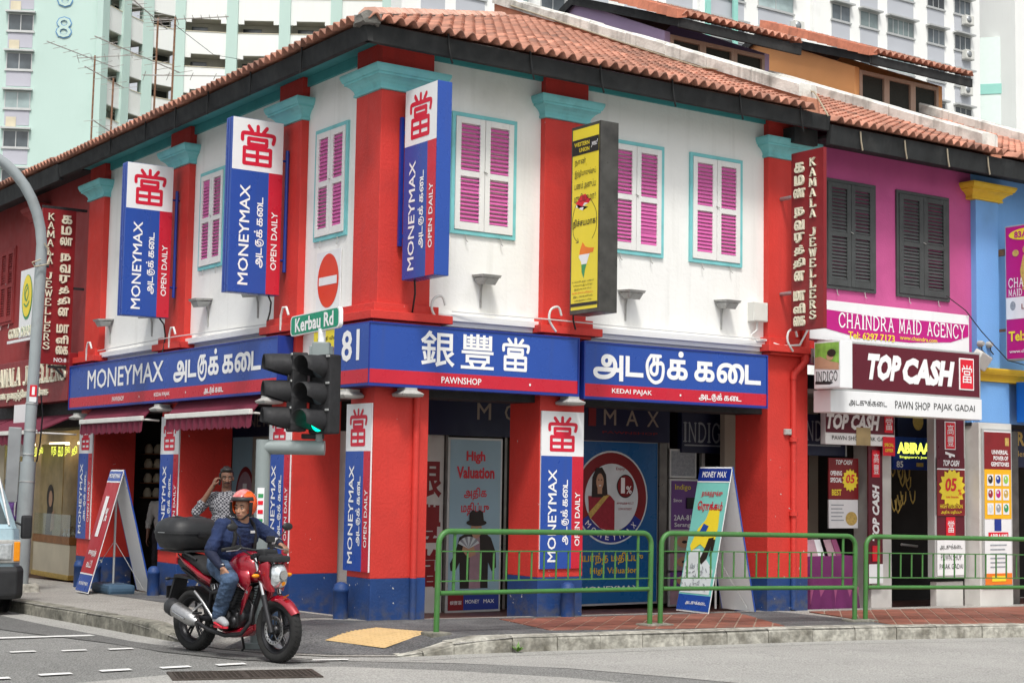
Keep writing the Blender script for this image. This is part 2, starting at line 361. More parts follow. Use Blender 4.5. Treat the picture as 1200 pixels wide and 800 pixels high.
# ============================================================ THE GROUND
def grid_sheet(xs, ys, dz, fn=gz):
    m = MB(); n = len(xs)
    m.add([(x, y, fn(x, y)+dz) for y in ys for x in xs], [(j*n+i, j*n+i+1, (j+1)*n+i+1, (j+1)*n+i) for j in range(len(ys)-1) for i in range(n-1)]); return m
XS = [-400, -60, -20, -8, -4, 0, 4, 8, 16, 25, 60, 400]; YS = [-400, -60, -20, -8, -4, 0, 4, 8, 16, 25, 60, 400]
tag(grid_sheet(XS, YS, -.15).build('road', 'asphalt'), kind='structure')
KR = [(-.72,-1.99), (-.45,-2.02), (-.1,-2.03), (.6,-2.04), (1.7,-2.07), (2.85,-2.08), (4.1,-2.09), (5.4,-2.19), (6.64,-2.35), (8.05,-2.57), (14,-3.6), (26,-5.6)]
KL = [(-2.02,25), (-2.03,12), (-2.0,8.5), (-2.02,6.5), (-2.03,4), (-2.05,2), (-2.05,.5), (-2.03,.1)]
RAMP = [(-2.03,.1), (-1.95,-.6), (-1.7,-1.2), (-1.3,-1.7), (-.72,-1.99)]
def dist_path(x, y, P):
    best = 9e9
    for (ax, ay), (bx, by) in zip(P[:-1], P[1:]):
        dx, dy = bx-ax, by-ay; t = max(0, min(1, ((x-ax)*dx+(y-ay)*dy)/(dx*dx+dy*dy)))
        best = min(best, math.hypot(x-ax-t*dx, y-ay-t*dy))
    return best
def pz(x, y):
    d = min(1, dist_path(x, y, RAMP)/1.0); d = d*d*(3-2*d)
    return gz(x, y)-.138*(1-d)
def sheet(poly, dz, step=.3, fn=pz, holes=()):
    """a thin sheet that follows the ground inside a polygon"""
    vs = [Vector(p) for p in poly]; es = [(i, (i+1) % len(poly)) for i in range(len(poly))]
    x0, x1 = min(p[0] for p in poly), max(p[0] for p in poly); y0, y1 = min(p[1] for p in poly), max(p[1] for p in poly)
    nx, ny = int((x1-x0)/step), int((y1-y0)/step)
    if nx*ny < 9000:
        for i in range(1, nx):
            for j in range(1, ny): vs.append(Vector((x0+i*step, y0+j*step)))
    v, e, f, _, _, _ = delaunay_2d_cdt(vs, es, [], 1, 1e-5)
    m = MB(); fs = []
    for q in f:
        a = sum(v[q[i]][0]*v[q[(i+1) % len(q)]][1]-v[q[(i+1) % len(q)]][0]*v[q[i]][1] for i in range(len(q)))
        fs.append(tuple(q) if a > 0 else tuple(q)[::-1])
    return m.add([(p[0], p[1], fn(p[0], p[1])+dz) for p in v], fs)
near = RAMP+KR[1:9]+[(6.64,.35), (.35,.35), (.35,7.5), (-2.0,8.5)]+KL[3:-1]
tag(sheet(near, 0, .2).build('pavement', 'pavement'), kind='structure')
tag(sheet([(6.64,-2.35), (8.05,-2.57), (14,-3.6), (26,-5.6), (26,.35), (6.64,.35)], 0, .8).build('pavement_beyond', 'pavement'), kind='structure')
tag(sheet([(-2.0,8.5), (.35,7.5), (.35,25), (-2.02,25)], 0, .8).build('side_pavement', 'pavement'), kind='structure')
# floor of the covered walkway: a little lower than the pavement
tag(sheet([(.35,.35), (26,.35), (26,9), (9,9), (9,25), (.35,25)], -.07, 1.0, gz).build('walkway_floor', 'floor_tile'), kind='structure')
b = MB().box(.345, 26, .345, .36, -.6, .02).box(.345, .36, .36, 25, -.7, -.0)
tag(sheet([(-1.90,-.60), (-1.64,-1.17), (-1.26,-1.62), (-.7,-1.9), (1.7,-1.93), (6.3,-2.2), (6.34,-.15), (6.3,.17), (.9,.19), (.15,.19), (-.25,.6), (-.9,.35)], .004, .2).build('screed_apron', 'screed'), kind='structure')
tag(sheet([(-.9,1.0), (.19,.8), (.19,7.6), (-.42,7.6), (-.5,4), (-.62,2)], .004, .4).build('screed_strip', 'screed'), kind='structure')
# kerbs, each stone a piece of its own
def kerb(name, path, L, wd, mt, lbl=None):
    root = bpy.data.objects.new(name, None); SC.collection.objects.link(root); tag(root, lbl, None, None, 'structure')
    pts = []
    for (ax, ay), (bx, by) in zip(path[:-1], path[1:]):
        l = math.hypot(bx-ax, by-ay); n = max(1, round(l/L))
        for i in range(n): pts.append((ax+(bx-ax)*i/n, ay+(by-ay)*i/n))
    pts.append(path[-1])
    rnd = random.Random(3)
    for i, ((ax, ay), (bx, by)) in enumerate(zip(pts[:-1], pts[1:])):
        d = Vector((bx-ax, by-ay, 0)).normalized(); nrm = Vector((-d.y, d.x, 0))      # left of travel is the pavement
        g = .006; A = Vector((ax, ay, 0))+d*g; B = Vector((bx, by, 0))-d*g; c = .025+rnd.random()*.02; o = (rnd.random()-.5)*.014
        def prof(P, e):
            zt = pz(P.x+nrm.x*.1, P.y+nrm.y*.1)+.006+rnd.random()*.006; zb = gz(P.x, P.y)-.2
            q = P+nrm*o
            return [q+Vector((0,0,zb)), q+Vector((0,0,max(zb+.02, zt-c))), q+nrm*c*.35+Vector((0,0,zt-c*.4)), q+nrm*c+Vector((0,0,zt)), q+nrm*wd+Vector((0,0,zt)), q+nrm*wd+Vector((0,0,zb))]
        Mi = (A+B)/2; m = MB().loft([prof(A, 0), prof(Mi, 1), prof(B, 0)], smooth=False)
        v0 = Vector(m.v[0]); m.v = [tuple(Vector(p)-v0) for p in m.v]
        m.build('kerb_stone', mt, root, v0)
kerb('kerb', KR, .62, .24, 'kerb_white'); kerb('side_kerb', KL, .55, .2, 'kerb_dark')
# terracotta tiles laid on the diagonal
def clip(poly, zone):
    out = poly
    for i in range(len(zone)):
        a, b = zone[i], zone[(i+1) % len(zone)]; inp = out; out = []
        if not inp: return []
        side = lambda p: (b[0]-a[0])*(p[1]-a[1])-(b[1]-a[1])*(p[0]-a[0])
        for j in range(len(inp)):
            p, q = inp[j], inp[(j+1) % len(inp)]; sp, sq = side(p), side(q)
            if sp >= 0: out.append(p)
            if sp*sq < 0: t = sp/(sp-sq); out.append((p[0]+(q[0]-p[0])*t, p[1]+(q[1]-p[1])*t))
    return out
def tiles(name, zone, pitch):
    root = bpy.data.objects.new(name, None); SC.collection.objects.link(root); root['kind'] = 'structure'
    c = 1/math.sqrt(2); g = .008; n = 0
    sheet(zone, .006, .4).build('bedding', 'grout', root)
    for i in range(-60, 70):
        for j in range(-60, 70):
            a, b = i*pitch, j*pitch
            q = [((u-v)*c, (u+v)*c) for u, v in ((a+g, b+g), (a+pitch-g, b+g), (a+pitch-g, b+pitch-g), (a+g, b+pitch-g))]
            if max(p[0] for p in q) < zone_x[0] or min(p[0] for p in q) > zone_x[1]: continue
            p = clip(q, zone)
            if len(p) < 3: continue
            ar = abs(sum(p[k][0]*p[(k+1) % len(p)][1]-p[(k+1) % len(p)][0]*p[k][1] for k in range(len(p))))/2
            if ar < .002: continue
            z = pz(*p[0])+.012+random.random()*.003; x0, y0 = p[0]; m = MB(); k = len(p)
            cx = sum(u[0] for u in p)/k; cy = sum(u[1] for u in p)/k
            m.add([(u[0]-x0, u[1]-y0, -.012) for u in p]+[(u[0]*.97+cx*.03-x0, u[1]*.97+cy*.03-y0, pz(*u)+.012-z) for u in p],
                  [tuple(range(k, 2*k))]+[(t, (t+1) % k, k+(t+1) % k, k+t) for t in range(k)])
            m.build('tile', 'terracotta', root, (x0, y0, z)); n += 1
    return n
zone_x = (1.2, 5.6); n1 = tiles('terracotta_paving', [(1.46,-1.5), (3.21,-1.74), (4.6,-1.84), (5.52,-.05), (1.75,-.10)], .21)
zone_x = (4.9, 9.6); n2 = tiles('terracotta_paving_right', [(6.2,-2.05), (9.6,-2.62), (9.6,-.12), (6.72,-.12)], .21)
tag(sheet([(9.6,-2.62), (26,-5.3), (26,-.12), (9.6,-.12)], .006, .8).build('terracotta_paving_far', 'terracotta'), kind='structure')
# yellow tactile mat, worn panels
t = thing('tactile_mat', 'pale yellow tactile paving mat at the dropped kerb in front of the corner pillar', 'tactile mat', (-.5,-1.3,pz(-.5,-1.3)))
q = [(-1.06,-1.13), (-.24,-.72), (.02,-1.36), (-.68,-1.66)]
m = sheet(q, .015, .1); m.v = [(x+.5, y+1.3, z-pz(-.5,-1.3)) for x, y, z in m.v]; m.build('mat_sheet', 'tactile', t)
m = MB()
for i in range(12):
    for j in range(12):
        u, v = (i+.5)/12, (j+.5)/12; x = (q[0][0]*(1-u)+q[1][0]*u)*(1-v)+(q[3][0]*(1-u)+q[2][0]*u)*v; y = (q[0][1]*(1-u)+q[1][1]*u)*(1-v)+(q[3][1]*(1-u)+q[2][1]*u)*v
        z = pz(x, y)-pz(-.5,-1.3)+.015; m.lathe([(.016,0), (.011,.004)], 6, 0, 'z', (x+.5, y+1.3, z))
tag(m.build('studs', 'tactile', t), kind='stuff')
# road surface patches and paint
def road_sheet(name, poly, dz, mt, label=None, cat=None, group=None):
    m = sheet(poly, -.15+dz, 5, gz); return tag(m.build(name, mt), label, cat, group, 'structure')
road_sheet('gutter_strip', [(-2.05,25), (-2.32,25), (-2.36,6), (-2.42,3.2), (-2.4,.6), (-2.2,-.6), (-1.9,-1.3), (-1.45,-1.85), (-.8,-2.3), (.2,-2.33), (2.3,-2.38), (4.5,-2.42), (6.7,-2.75), (14,-4), (26,-6), (26,-5.6), (14,-3.6), (8.05,-2.57), (6.64,-2.35), (5.4,-2.19), (2.85,-2.08), (-.1,-2.03), (-.72,-1.99), (-1.3,-1.7), (-1.7,-1.2), (-1.95,-.6), (-2.03,.1)], .004, 'asphalt_pale')
road_sheet('dark_patch', [(-2.32,20), (-3.0,20), (-3.3,6), (-3.05,2.6), (-2.7,.6), (-2.55,-.6), (-2.2,-1.5), (-1.82,-1.95), (-1.5,-2.1), (-1.91,-1.36), (-2.21,-.6), (-2.41,.6), (-2.43,3.2), (-2.37,6)], .008, 'asphalt_dark')
road_sheet('old_asphalt', [(-1.35,-2.03), (-.49,-2.66), (.26,-3.46), (.75,-4.4), (3,-9), (8,-30), (60,-30), (60,-12.5), (26,-6.02), (14,-4.02), (6.7,-2.77), (4.5,-2.44), (2.3,-2.40), (.2,-2.35), (-.8,-2.32), (-1.3,-1.96)], .004, 'asphalt_pale')
road_sheet('old_asphalt_near', [(-9,-4.2), (-4.5,-2.55), (-2.3,-2.1), (-1.57,-2.43), (-.82,-3.17), (-.18,-4.05), (.3,-5.2), (2.4,-9.2), (7,-30), (-20,-30)][::-1], .004, 'asphalt_pale')
road_sheet('stop_line', [(-6.5,2.02), (-2.5,1.42), (-2.5,1.58), (-6.5,2.26)], .012, 'road_white')
for (x, y) in ((-3.75,-.04), (-3.28,-.14), (-2.83,-.2), (-4.6,.12)):
    road_sheet('lane_mark', [(x-.12,y-.03), (x+.12,y-.05), (x+.13,y+.05), (x-.11,y+.07)], .012, 'road_white')
for (x, y) in ((-4.6,-1.95), (-4.05,-1.88), (-3.5,-1.84), (-2.95,-1.86), (-2.42,-1.88)):
    road_sheet('crossing_mark', [(x-.14,y-.05), (x+.14,y-.05), (x+.15,y+.07), (x-.13,y+.07)], .013, 'road_white')
road_sheet('crossing_mark', [(-1.62,-1.93), (-1.3,-2.05), (-1.25,-1.98), (-1.57,-1.86)], .014, 'road_white')
g0 = gz(-2.4,-2.4)-.15
t = thing('drain_cover', 'rusty iron drain grating lying flush in the road beside the motorcycle', 'drain cover', (-2.63,-2.62,g0+.004))
c, s_ = cos(-.42), sin(-.42)
m = MB(); m.box(-.62,.62,-.26,.26,-.05,.001); m.build('frame', 'black_matte', t, (0,0,0), (0,0,-.30))
fr = MB()
for a0, a1, b0, b1 in ((-.64,.64,-.28,-.24), (-.64,.64,.24,.28), (-.64,-.6,-.24,.24), (.6,.64,-.24,.24), (-.02,.02,-.24,.24)): fr.box(a0,a1,b0,b1,-.02,.012)
fr.build('rim', 'iron', t, (0,0,0), (0,0,-.30))
for k in range(26): MB().box(-.004,.008,-.24,.24,-.01,.01).build('bar', 'iron', t, (cos(-.3)*(-.58+k*.046), sin(-.3)*(-.58+k*.046), 0), (0,0,-.30))
for k in range(9): MB().box(-.6,.6,-.004,.004,-.006,.007).build('cross_bar', 'iron', t, (sin(.3)*(-.2+k*.05), cos(.3)*(-.2+k*.05), 0), (0,0,-.30))
# small weed in the kerb joint
t = thing('weed', 'small green weed growing at the foot of the white kerb', 'weed', (.62,-2.1,gz(0,0)-.146))
mat('weed_leaf', (.10,.22,.03), .5, .3, 20)
for k in range(11):
    a = k*2.4; l = .07+.05*random.random(); e = .5+.7*random.random(); d = Vector((cos(a)*cos(e), sin(a)*cos(e)-.1, sin(e))); sd_ = Vector((-sin(a), cos(a), 0))*.018
    MB().add([(0,0,0), d*l*.5+sd_, d*l, d*l*.5-sd_], [(0,1,2,3)]).build('leaf', 'weed_leaf', t)

# ============================================================ SHOPHOUSE PIECES
def slats(parent, x0, x1, z0, z1, y, mt, n, tilt=.55, dep=.03, ang=None):
    h = (z1-z0)/n; a = tilt; L = h*.98
    m = MB(); dy, dz = sin(a)*L/2, cos(a)*L/2; th = .004
    m.add([(x0,-dy,-dz), (x1,-dy,-dz), (x1,dy,dz), (x0,dy,dz), (x0,-dy+th,-dz-.002), (x1,-dy+th,-dz-.002), (x1,dy+th,dz-.002), (x0,dy+th,dz-.002)],
          [(0,1,2,3), (7,6,5,4), (0,4,5,1), (3,2,6,7), (0,3,7,4), (1,5,6,2)])
    o0 = None
    for i in range(n):
        if o0 is None: o0 = m.build('slat', mt, parent, (0, y, z0+h*(i+.5)))
        else:
            o = o0.copy(); SC.collection.objects.link(o); o.parent = parent; o.location = (0, y, z0+h*(i+.5)); KIDS[parent.name].append(o)
        if o0 is not None and i: o.rotation_euler = (random.gauss(0,.06)+(.5 if random.random() < .03 else 0), random.gauss(0,.004), 0)
def shutter_window(parent, x, z0, z1, wd, yw, loc_rot, fr_m, leaf_m, slat_m, nsl=10, open_=0):
    """window frame with two louvred leaves; yw is the wall face"""
    W = MB(); h = .046
    W.box(-wd/2-h,wd/2+h,-.03,.02,z1,z1+h).box(-wd/2-h,wd/2+h,-.03,.02,z0-h,z0).box(-wd/2-h,-wd/2,-.03,.02,z0,z1).box(wd/2,wd/2+h,-.03,.02,z0,z1)
    if loc_rot == 'R': o = W.build('window', fr_m, parent, (x, yw, 0))
    else: o = W.build('window', fr_m, parent, (yw, -x, 0), (0,0,LR))
    MB().box(-wd/2,wd/2,.004,.012,z0,z1).build('backing', 'black_matte', o)
    for s in (-1, 1):
        L = MB(); a, b = (-wd/2+.004, -.004) if s < 0 else (.004, wd/2-.004); st = wd*.085; mid = z0+(z1-z0)*.5; r = .10
        y0, y1 = -.042, -.012
        L.box(a,a+st,y0,y1,z0+.005,z1-.005).box(b-st,b,y0,y1,z0+.005,z1-.005)
        for q0, q1 in ((z0+.005,z0+r), (mid-.035,mid+.035), (z1-r*.8,z1-.005)): L.box(a+st,b-st,y0,y1,q0,q1)
        L.build('shutter_frame', leaf_m, o, (0,0,0), (0,0,0), .004)
        for q0, q1 in ((z0+r,mid-.035), (mid+.035,z1-r*.8)):
            slats(o, a+st, b-st, q0+.004, q1-.004, -.022, slat_m, nsl, .35+.35*random.random())
    m = MB()
    m.tube([(-.02,-.05,(z0+z1)/2+.05), (.03,-.055,(z0+z1)/2+.03)], .006, 6)
    for s in (-1, 1): m.tube([(s*wd*.3,-.03,z0-h), (s*wd*.3,-.04,z0-h-.07), (s*wd*.3+.02,-.05,z0-h-.09)], .006, 6)
    m.build('latch', 'lamp_grey', o)
    return o
CAP = [(a, b*.78) for a, b in [(0,.0), (.005,.035), (.035,.035), (.037,.02), (.075,.035), (.115,.075), (.145,.125), (.147,.145), (.175,.145), (.177,.165), (.235,.195), (.265,.195)]]
def moulding(x0, x1, y0, y1, z, prof, m=None, mi=0, sides=(1,1)):
    m = m or MB(); rings = []
    for dz, o in prof:
        a, b = x0-o*sides[0], x1+o*sides[1]
        rings.append([(a,y0-o,z+dz), (b,y0-o,z+dz), (b,y1,z+dz), (a,y1,z+dz)])
    return m.loft(rings, mi, True, False)
PT = .16
def tile_mesh(p=PT, L=.30, th=.018, amp=.078, n=8):
    """one interlocking clay tile: origin at its lower left corner, x across, y up the slope"""
    xs = [p*1.08*i/n-p*.04 for i in range(n+1)]
    f = lambda x: amp*(.5-.5*cos(2*pi*x/p))**.7
    v = []
    for y, dz in ((0,.048), (L,0)):
        for x in xs: v.append((x, y, f(x)+dz))
    for y, dz in ((0,.048), (L,0)):
        for x in xs: v.append((x, y, f(x)+dz-th))
    k = n+1; fs = []
    for i in range(n):
        fs += [(i, i+1, k+i+1, k+i), (2*k+i, i+0, 0, 0)[:0] or (2*k+i, 2*k+i+1, i+1, i), (3*k+i, 3*k+i+1, 2*k+i+1, 2*k+i)]
    fs += [(0, k, 3*k, 2*k), (n, 2*k+n, 3*k+n, k+n)]
    return v, fs
TV, TF = tile_mesh()
TME = bpy.data.meshes.new('tile'); TME.from_pydata(TV, [], TF); TME.materials.append(MT['roof_tile']); TME.update()
TME.polygons.foreach_set('use_smooth', [True]*len(TME.polygons))
SL = radians(22.5)
def tile_roof(parent, origin, rz, ncol, nrow, ok, keep, p=PT, e=.27, name='tile', mesh=None, first=1):
    """rows of tiles climbing from an eave; keep(i, j) -> a tile of its own, otherwise joined"""
    R = Matrix.Translation(origin) @ Matrix.Rotation(rz, 4, 'Z') @ Matrix.Rotation(SL, 4, 'X'); B = MB(); n = 0; rnd = random.Random(5)
    for j in range(nrow-1, -1, -1):
        for i in range(ncol):
            if not ok(i, j): continue
            T = R @ Matrix.Translation((i*p+rnd.uniform(-.004,.004), j*e+rnd.uniform(-.007,.007), j*.0005+rnd.uniform(0,.004))) @ Matrix.Rotation(rnd.uniform(-.012,.012), 4, 'Z')
            if keep(i, j):
                o = bpy.data.objects.new(name, mesh or TME); SC.collection.objects.link(o); o.parent = parent; o.matrix_local = T; n += 1
            else:
                B.add([T @ Vector(v) for v in TV], TF, 0, True)
    if B.v: tag(B.build('tile_field', 'roof_tile', parent), kind='stuff')
    return n
def coping(parent, x, y0, y1, n, wd=.34, mt='old_plaster', zb=6.66, h=.34, hang=.19):
    """party wall coping climbing the slope in separate lengths"""
    t = math.tan(SL); Ls = (y1-y0)/n; z = lambda y: zb+(y+.33)*t
    for k in range(n):
        a, b = y0+k*Ls+.006, y0+(k+1)*Ls-.006; o = random.uniform(-.008,.008)
        pr = []
        for y in (a, b):
            zz = z(y)+h+o; pr.append([(x-wd/2,y,zz-hang), (x+wd/2,y,zz-hang), (x+wd/2,y,zz-.03), (x+wd/2-.03,y,zz), (x-wd/2+.03,y,zz), (x-wd/2,y,zz-.03)])
        MB().loft(pr, 0, True, False).build('coping_stone', mt, parent)
    a, b = y0-.1, y1
    MB().loft([[(x-wd/2+.05,y,z(y)-.2), (x+wd/2-.05,y,z(y)-.2), (x+wd/2-.05,y,z(y)+h-hang+.004), (x-wd/2+.05,y,z(y)+h-hang+.004)] for y in (a, b)], 0, True, False).build('party_wall', 'roof_flashing', parent)
# ============================================================ THE CORNER SHOPHOUSE
H = thing('corner_shophouse', 'white two storey corner shophouse with red pilasters, aqua trim and magenta shutters', 'shophouse')
WT = 6.80
m = MB(); m.box(.3,7.0,.3,.55,3.44,WT); m.build('wall', 'white_paint', H)
m = MB(); m.box(.3,.55,.55,9.84,3.44,WT); m.build('wall', 'white_paint', H)
# ledge under the upper wall
m = MB(); m.box(.9,2.5,.2,.3,3.46,3.54).box(3.2,6.28,.2,.3,3.46,3.54).box(.9,2.5,.24,.3,3.40,3.46).box(3.2,6.28,.24,.3,3.40,3.46).box(.3,6.9,.3,.8,3.0,3.437)
m.build('ledge', 'white_trim', H, bevel=.006)
m = MB(); m.box(.2,.3,.75,2.2,3.46,3.54).box(.2,.3,2.85,5.7,3.46,3.54).box(.2,.3,6.45,9.15,3.46,3.54).box(.3,.8,.8,9.8,3.0,3.437)
m.build('ledge', 'white_trim', H, bevel=.006)
MB().box(.31,6.9,.31,.80,2.56,2.998).box(.31,.80,.80,9.8,2.56,2.998).build('beam', 'black_matte', H)
# pilasters
def pilaster(x0, x1, side, corner=False):
    B = MB(); ys = .2
    if corner:
        B.box(.2,.9,.2,.8,3.60,6.07).box(.2,.9,.2,.8,6.335,6.618); cp = moulding(.2,.9,.2,.8,6.07,CAP,None,0)
        # wrap moulding round both street faces
        cp = MB(); cp.loft([[(.2-o,.2-o,6.07+dz), (.9+o,.2-o,6.07+dz), (.9+o,.3,6.07+dz), (.3,.3,6.07+dz), (.3,.8+o,6.07+dz), (.2-o,.8+o,6.07+dz)] for dz, o in CAP], 0, True, False)
        bs = MB(); bs.box(.12,.98,.12,.88,3.50,3.596).box(.03,1.12,.03,1.0,3.40,3.496).box(.1,1.0,.1,.9,3.36,3.396)
    else:
        B.box(x0,x1,.2,.3,3.60,6.07).box(x0,x1,.2,.3,6.335,6.618); cp = moulding(x0,x1,.2,.3,6.07,CAP)
        bs = MB().box(x0-.06,x1+.06,.13,.3,3.50,3.596).box(x0-.12,x1+.16,.06,.3,3.40,3.496).box(x0-.03,x1+.03,.12,.3,3.36,3.396)
    kw = {} if side == 'R' else dict(rot=(0,0,LR))
    o = B.build('pilaster', 'red_paint', H, bevel=.005, **kw)
    cp.build('capital', 'aqua_paint', o); bs.build('plinth', 'red_paint', o, bevel=.006)
pilaster(0, 0, 'R', True); pilaster(2.52, 3.18, 'R'); pilaster(6.28, 7.02, 'R')
for a, b in ((-2.85,-2.2), (-6.44,-5.72), (-9.84,-9.15)): pilaster(a, b, 'L')
# lower pillars with blue dado
for nm, (x0, x1, y0, y1) in dict(c=(.2,.92,.2,.75), a=(2.5,3.17,.2,.84), b=(6.27,7.02,.2,.84), d=(.2,.86,2.2,2.82), e=(.2,.99,5.7,6.4), f=(.2,.88,9.15,9.82)).items():
    zd = {'c':.49,'a':.46,'b':.37,'d':.43,'e':.37,'f':.3}[nm]
    m = MB(); m.box(x0,x1,y0,y1,zd,3.36,0); m.box(x0-.001,x1+.001,y0-.001,y1+.001,-.4,zd,1)
    o = m.build('pillar', ['red_paint', 'blue_paint'], H, bevel=.006)
    if nm in 'cb':   # rain pipe boxed beside the pillar
        px = .74 if nm == 'c' else 6.72
        d = MB(); d.tube([(px,.17,2.55 if nm == 'c' else 3.1), (px,.17,zd)], .04, 10, 0).tube([(px,.17,zd), (px,.17,-.05)], .041, 10, 1)
        if nm == 'b':
            d.tube([(6.9,.12,5.2), (6.9,.12,3.42), (6.9,.12,3.3), (6.72,.16,3.12), (6.72,.17,3.05)], .05, 10, 0)
            for z in (4.4, 3.3, 2.2, 1.2): d.cyl((6.9 if z > 3.1 else 6.72,.13 if z > 3.1 else .17,z), (6.9 if z > 3.1 else 6.72,.13 if z > 3.1 else .17,z+.06), .062, 10)
        d.build('drain_pipe', ['red_paint', 'blue_paint'], H)
# windows: R side then L side
for x, w in ((1.68,.84), (4.02,.72), (5.4,.84)): shutter_window(H, x, 4.56, 5.93, w if x != 4.02 else .84, .3, 'R', 'aqua_paint', 'white_trim', 'magenta_paint', 11)
for y in (1.54, 5.06): shutter_window(H, -y, 4.54, 5.84, .74, .3, 'L', 'aqua_paint', 'white_trim', 'magenta_paint', 11)
shutter_window(H, -7.6, 4.54, 5.84, .74, .3, 'L', 'aqua_paint', 'white_trim', 'magenta_paint', 11)
# eaves: soffit, gutter board
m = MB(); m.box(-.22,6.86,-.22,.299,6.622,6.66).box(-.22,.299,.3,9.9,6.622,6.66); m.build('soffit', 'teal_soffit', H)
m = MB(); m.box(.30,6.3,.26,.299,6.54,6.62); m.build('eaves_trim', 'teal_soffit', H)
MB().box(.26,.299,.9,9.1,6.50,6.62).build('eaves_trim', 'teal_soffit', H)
m = MB(); m.loft([[(x,-.29,6.44), (x,-.33,6.64), (x,-.24,6.66), (x,-.22,6.44)] for x in (-.29,6.93)], 0, True, False); m.build('gutter_board', 'charcoal', H, bevel=.004)
m = MB(); m.loft([[(-.29,y,6.44), (-.33,y,6.64), (-.24,y,6.66), (-.22,y,6.44)] for y in (9.92,-.32)], 0, True, False); m.build('gutter_board', 'charcoal', H, bevel=.004)
for x in (.75, 1.9, 2.95, 4.1, 5.25, 6.35):
    MB().tube([(x,-.335,6.69), (x+.01,-.34,6.55), (x+.04,-.33,6.42), (x+.08,-.31,6.36)], .012, 6).build('gutter_hook', 'charcoal', H)
for y in (1.2, 2.6, 3.9, 5.0, 6.1, 7.5): MB().tube([(-.335,y,6.69), (-.34,y,6.5), (-.33,y+.03,6.38)], .012, 6).build('gutter_hook', 'charcoal', H)
# roof
RF = MB(); e = -.33; t = math.tan(SL); top = 8.0; zt = 6.70+(top-e)*t
RF.add([(e,e,6.64), (6.6,e,6.64), (6.6,6.6,6.64+(6.6-e)*t), (e,9.9,6.64), (6.6,9.9,6.64+(6.6-e)*t)], [(0,1,2), (0,2,4,3)])
RO = RF.build('roof', 'roof_under', H)
n = tile_roof(RO, (-.33,-.39,6.62), 0, 43, 27, lambda i, j: (j*.27+.12)*cos(SL) < i*PT+.16, lambda i, j: j < 9 and i > j*.8)
# Kerbau Road slope: local x runs along -Y
tile_roof(RO, (-.39,9.9,6.62), LR, 64, 27, lambda i, j: (j*.27+.12)*cos(SL) < (10.23-i*PT)-.05, lambda i, j: j == 0 and i > 6)
# hip tiles and mortar
hd = Vector((1,1,t)).normalized(); hip0 = Vector((-.33,-.33,6.69))
for k in range(23):
    a = hip0+hd*(.16+k*.345); b = a+hd*.36+Vector((0,0,-.012)); s = Vector((1,-1,0)).normalized()
    rings = []
    for P in (a, b):
        rings.append([P+s*.15+Vector((0,0,-.03)), P+s*.13+Vector((0,0,.05)), P+s*.06+Vector((0,0,.115)), P-s*.06+Vector((0,0,.115)), P-s*.13+Vector((0,0,.05)), P-s*.15+Vector((0,0,-.03))])
    MB().loft(rings, 0, True, False).build('hip_tile', 'roof_tile_pale', RO)
m = MB(); m.loft([[hip0+hd*q+s*.15+Vector((0,0,-.05)), hip0+hd*q+s*.16+Vector((0,0,.03)), hip0+hd*q-s*.16+Vector((0,0,.03)), hip0+hd*q-s*.15+Vector((0,0,-.05))] for q in (.1,8.2)], 0, True, False); m.build('mortar_bed', 'mortar', RO)
m = MB(); m.cbox(-.39,-.15,-.39,-.15,6.60,6.76,.05)
for v in range(len(m.v)):
    x, y, z = m.v[v]; m.v[v] = (x+random.uniform(-.012,.012)-(z-6.7)*-.25, y+random.uniform(-.012,.012)+(z-6.7)*.25, z+random.uniform(-.02,.02))
m.build('corner_mortar', 'mortar', RO)
coping(RO, 6.78, -.05, 7.6, 8, zb=6.66)
# ridge wires
MB().tube([(6.6,7.0,9.9), (6.6,4,8.6), (6.58,2,7.75), (6.7,.8,7.4), (6.85,-.1,7.0), (6.85,-.36,6.62)], .012, 5).build('wire', 'wire_tan', H)
# conduit clips on the ledges
for x in (2.62, 6.6, .95):
    pts = [(x,.1,3.42), (x-.1,.04,3.55), (x-.08,.05,3.68), (x+.03,.08,3.72), (x+.08,.1,3.62)]
    MB().tube([tuple(p) for p in [(*q,) for q in [(a, y, z) for (a, z), y in zip(spline([(p[0], p[2]) for p in pts], 4), [.06]*99)]]], .016, 6).build('conduit', 'wire_white', H)
for y in (9.3, 5.9, 2.35):
    MB().tube([(.06,y,3.42), (.05,y-.02,3.6), (.05,y-.07,3.7), (.06,y-.14,3.7), (.08,y-.17,3.6)], .016, 6).build('conduit', 'wire_white', H)
MB().tube([(1.2,.18,3.57), (2.5,.04,3.56), (3.4,.03,3.55), (6.2,.17,3.56)], .008, 5).build('cable', 'wire_white', H)
MB().tube([(.17,9.1,3.57), (.05,6.4,3.56), (.04,5.6,3.56), (.16,2.9,3.55)], .008, 5).build('cable', 'wire_white', H)
# ============================================================ THE PINK SHOPHOUSE
K = thing('pink_shophouse', 'pink shophouse with black louvred shutters beside the white corner house', 'shophouse', (7.0,.3,0))
def rel(mb, T): mb.v = [(x-T.location.x, y-T.location.y, z-T.location.z) for x, y, z in mb.v]; return mb
rel(MB().box(7.022,10.58,.3,.55,3.3,6.66), K).build('wall', 'pink_paint', K)
for x, w in ((7.95,.94), (9.48,1.06)): shutter_window(K, x-7.0, 4.42, 5.9, w, 0.0, 'R', 'charcoal_shutter', 'charcoal_shutter', 'charcoal_shutter', 12)
rel(MB().loft([[(x,-.29,6.26), (x,-.33,6.52), (x,-.24,6.54), (x,-.22,6.26)] for x in (6.95,11.2)], 0, True, False), K).build('gutter_board', 'charcoal', K, bevel=.004)
rel(MB().box(7.03,10.6,-.22,.299,6.385,6.42), K).build('soffit', 'black_matte', K)
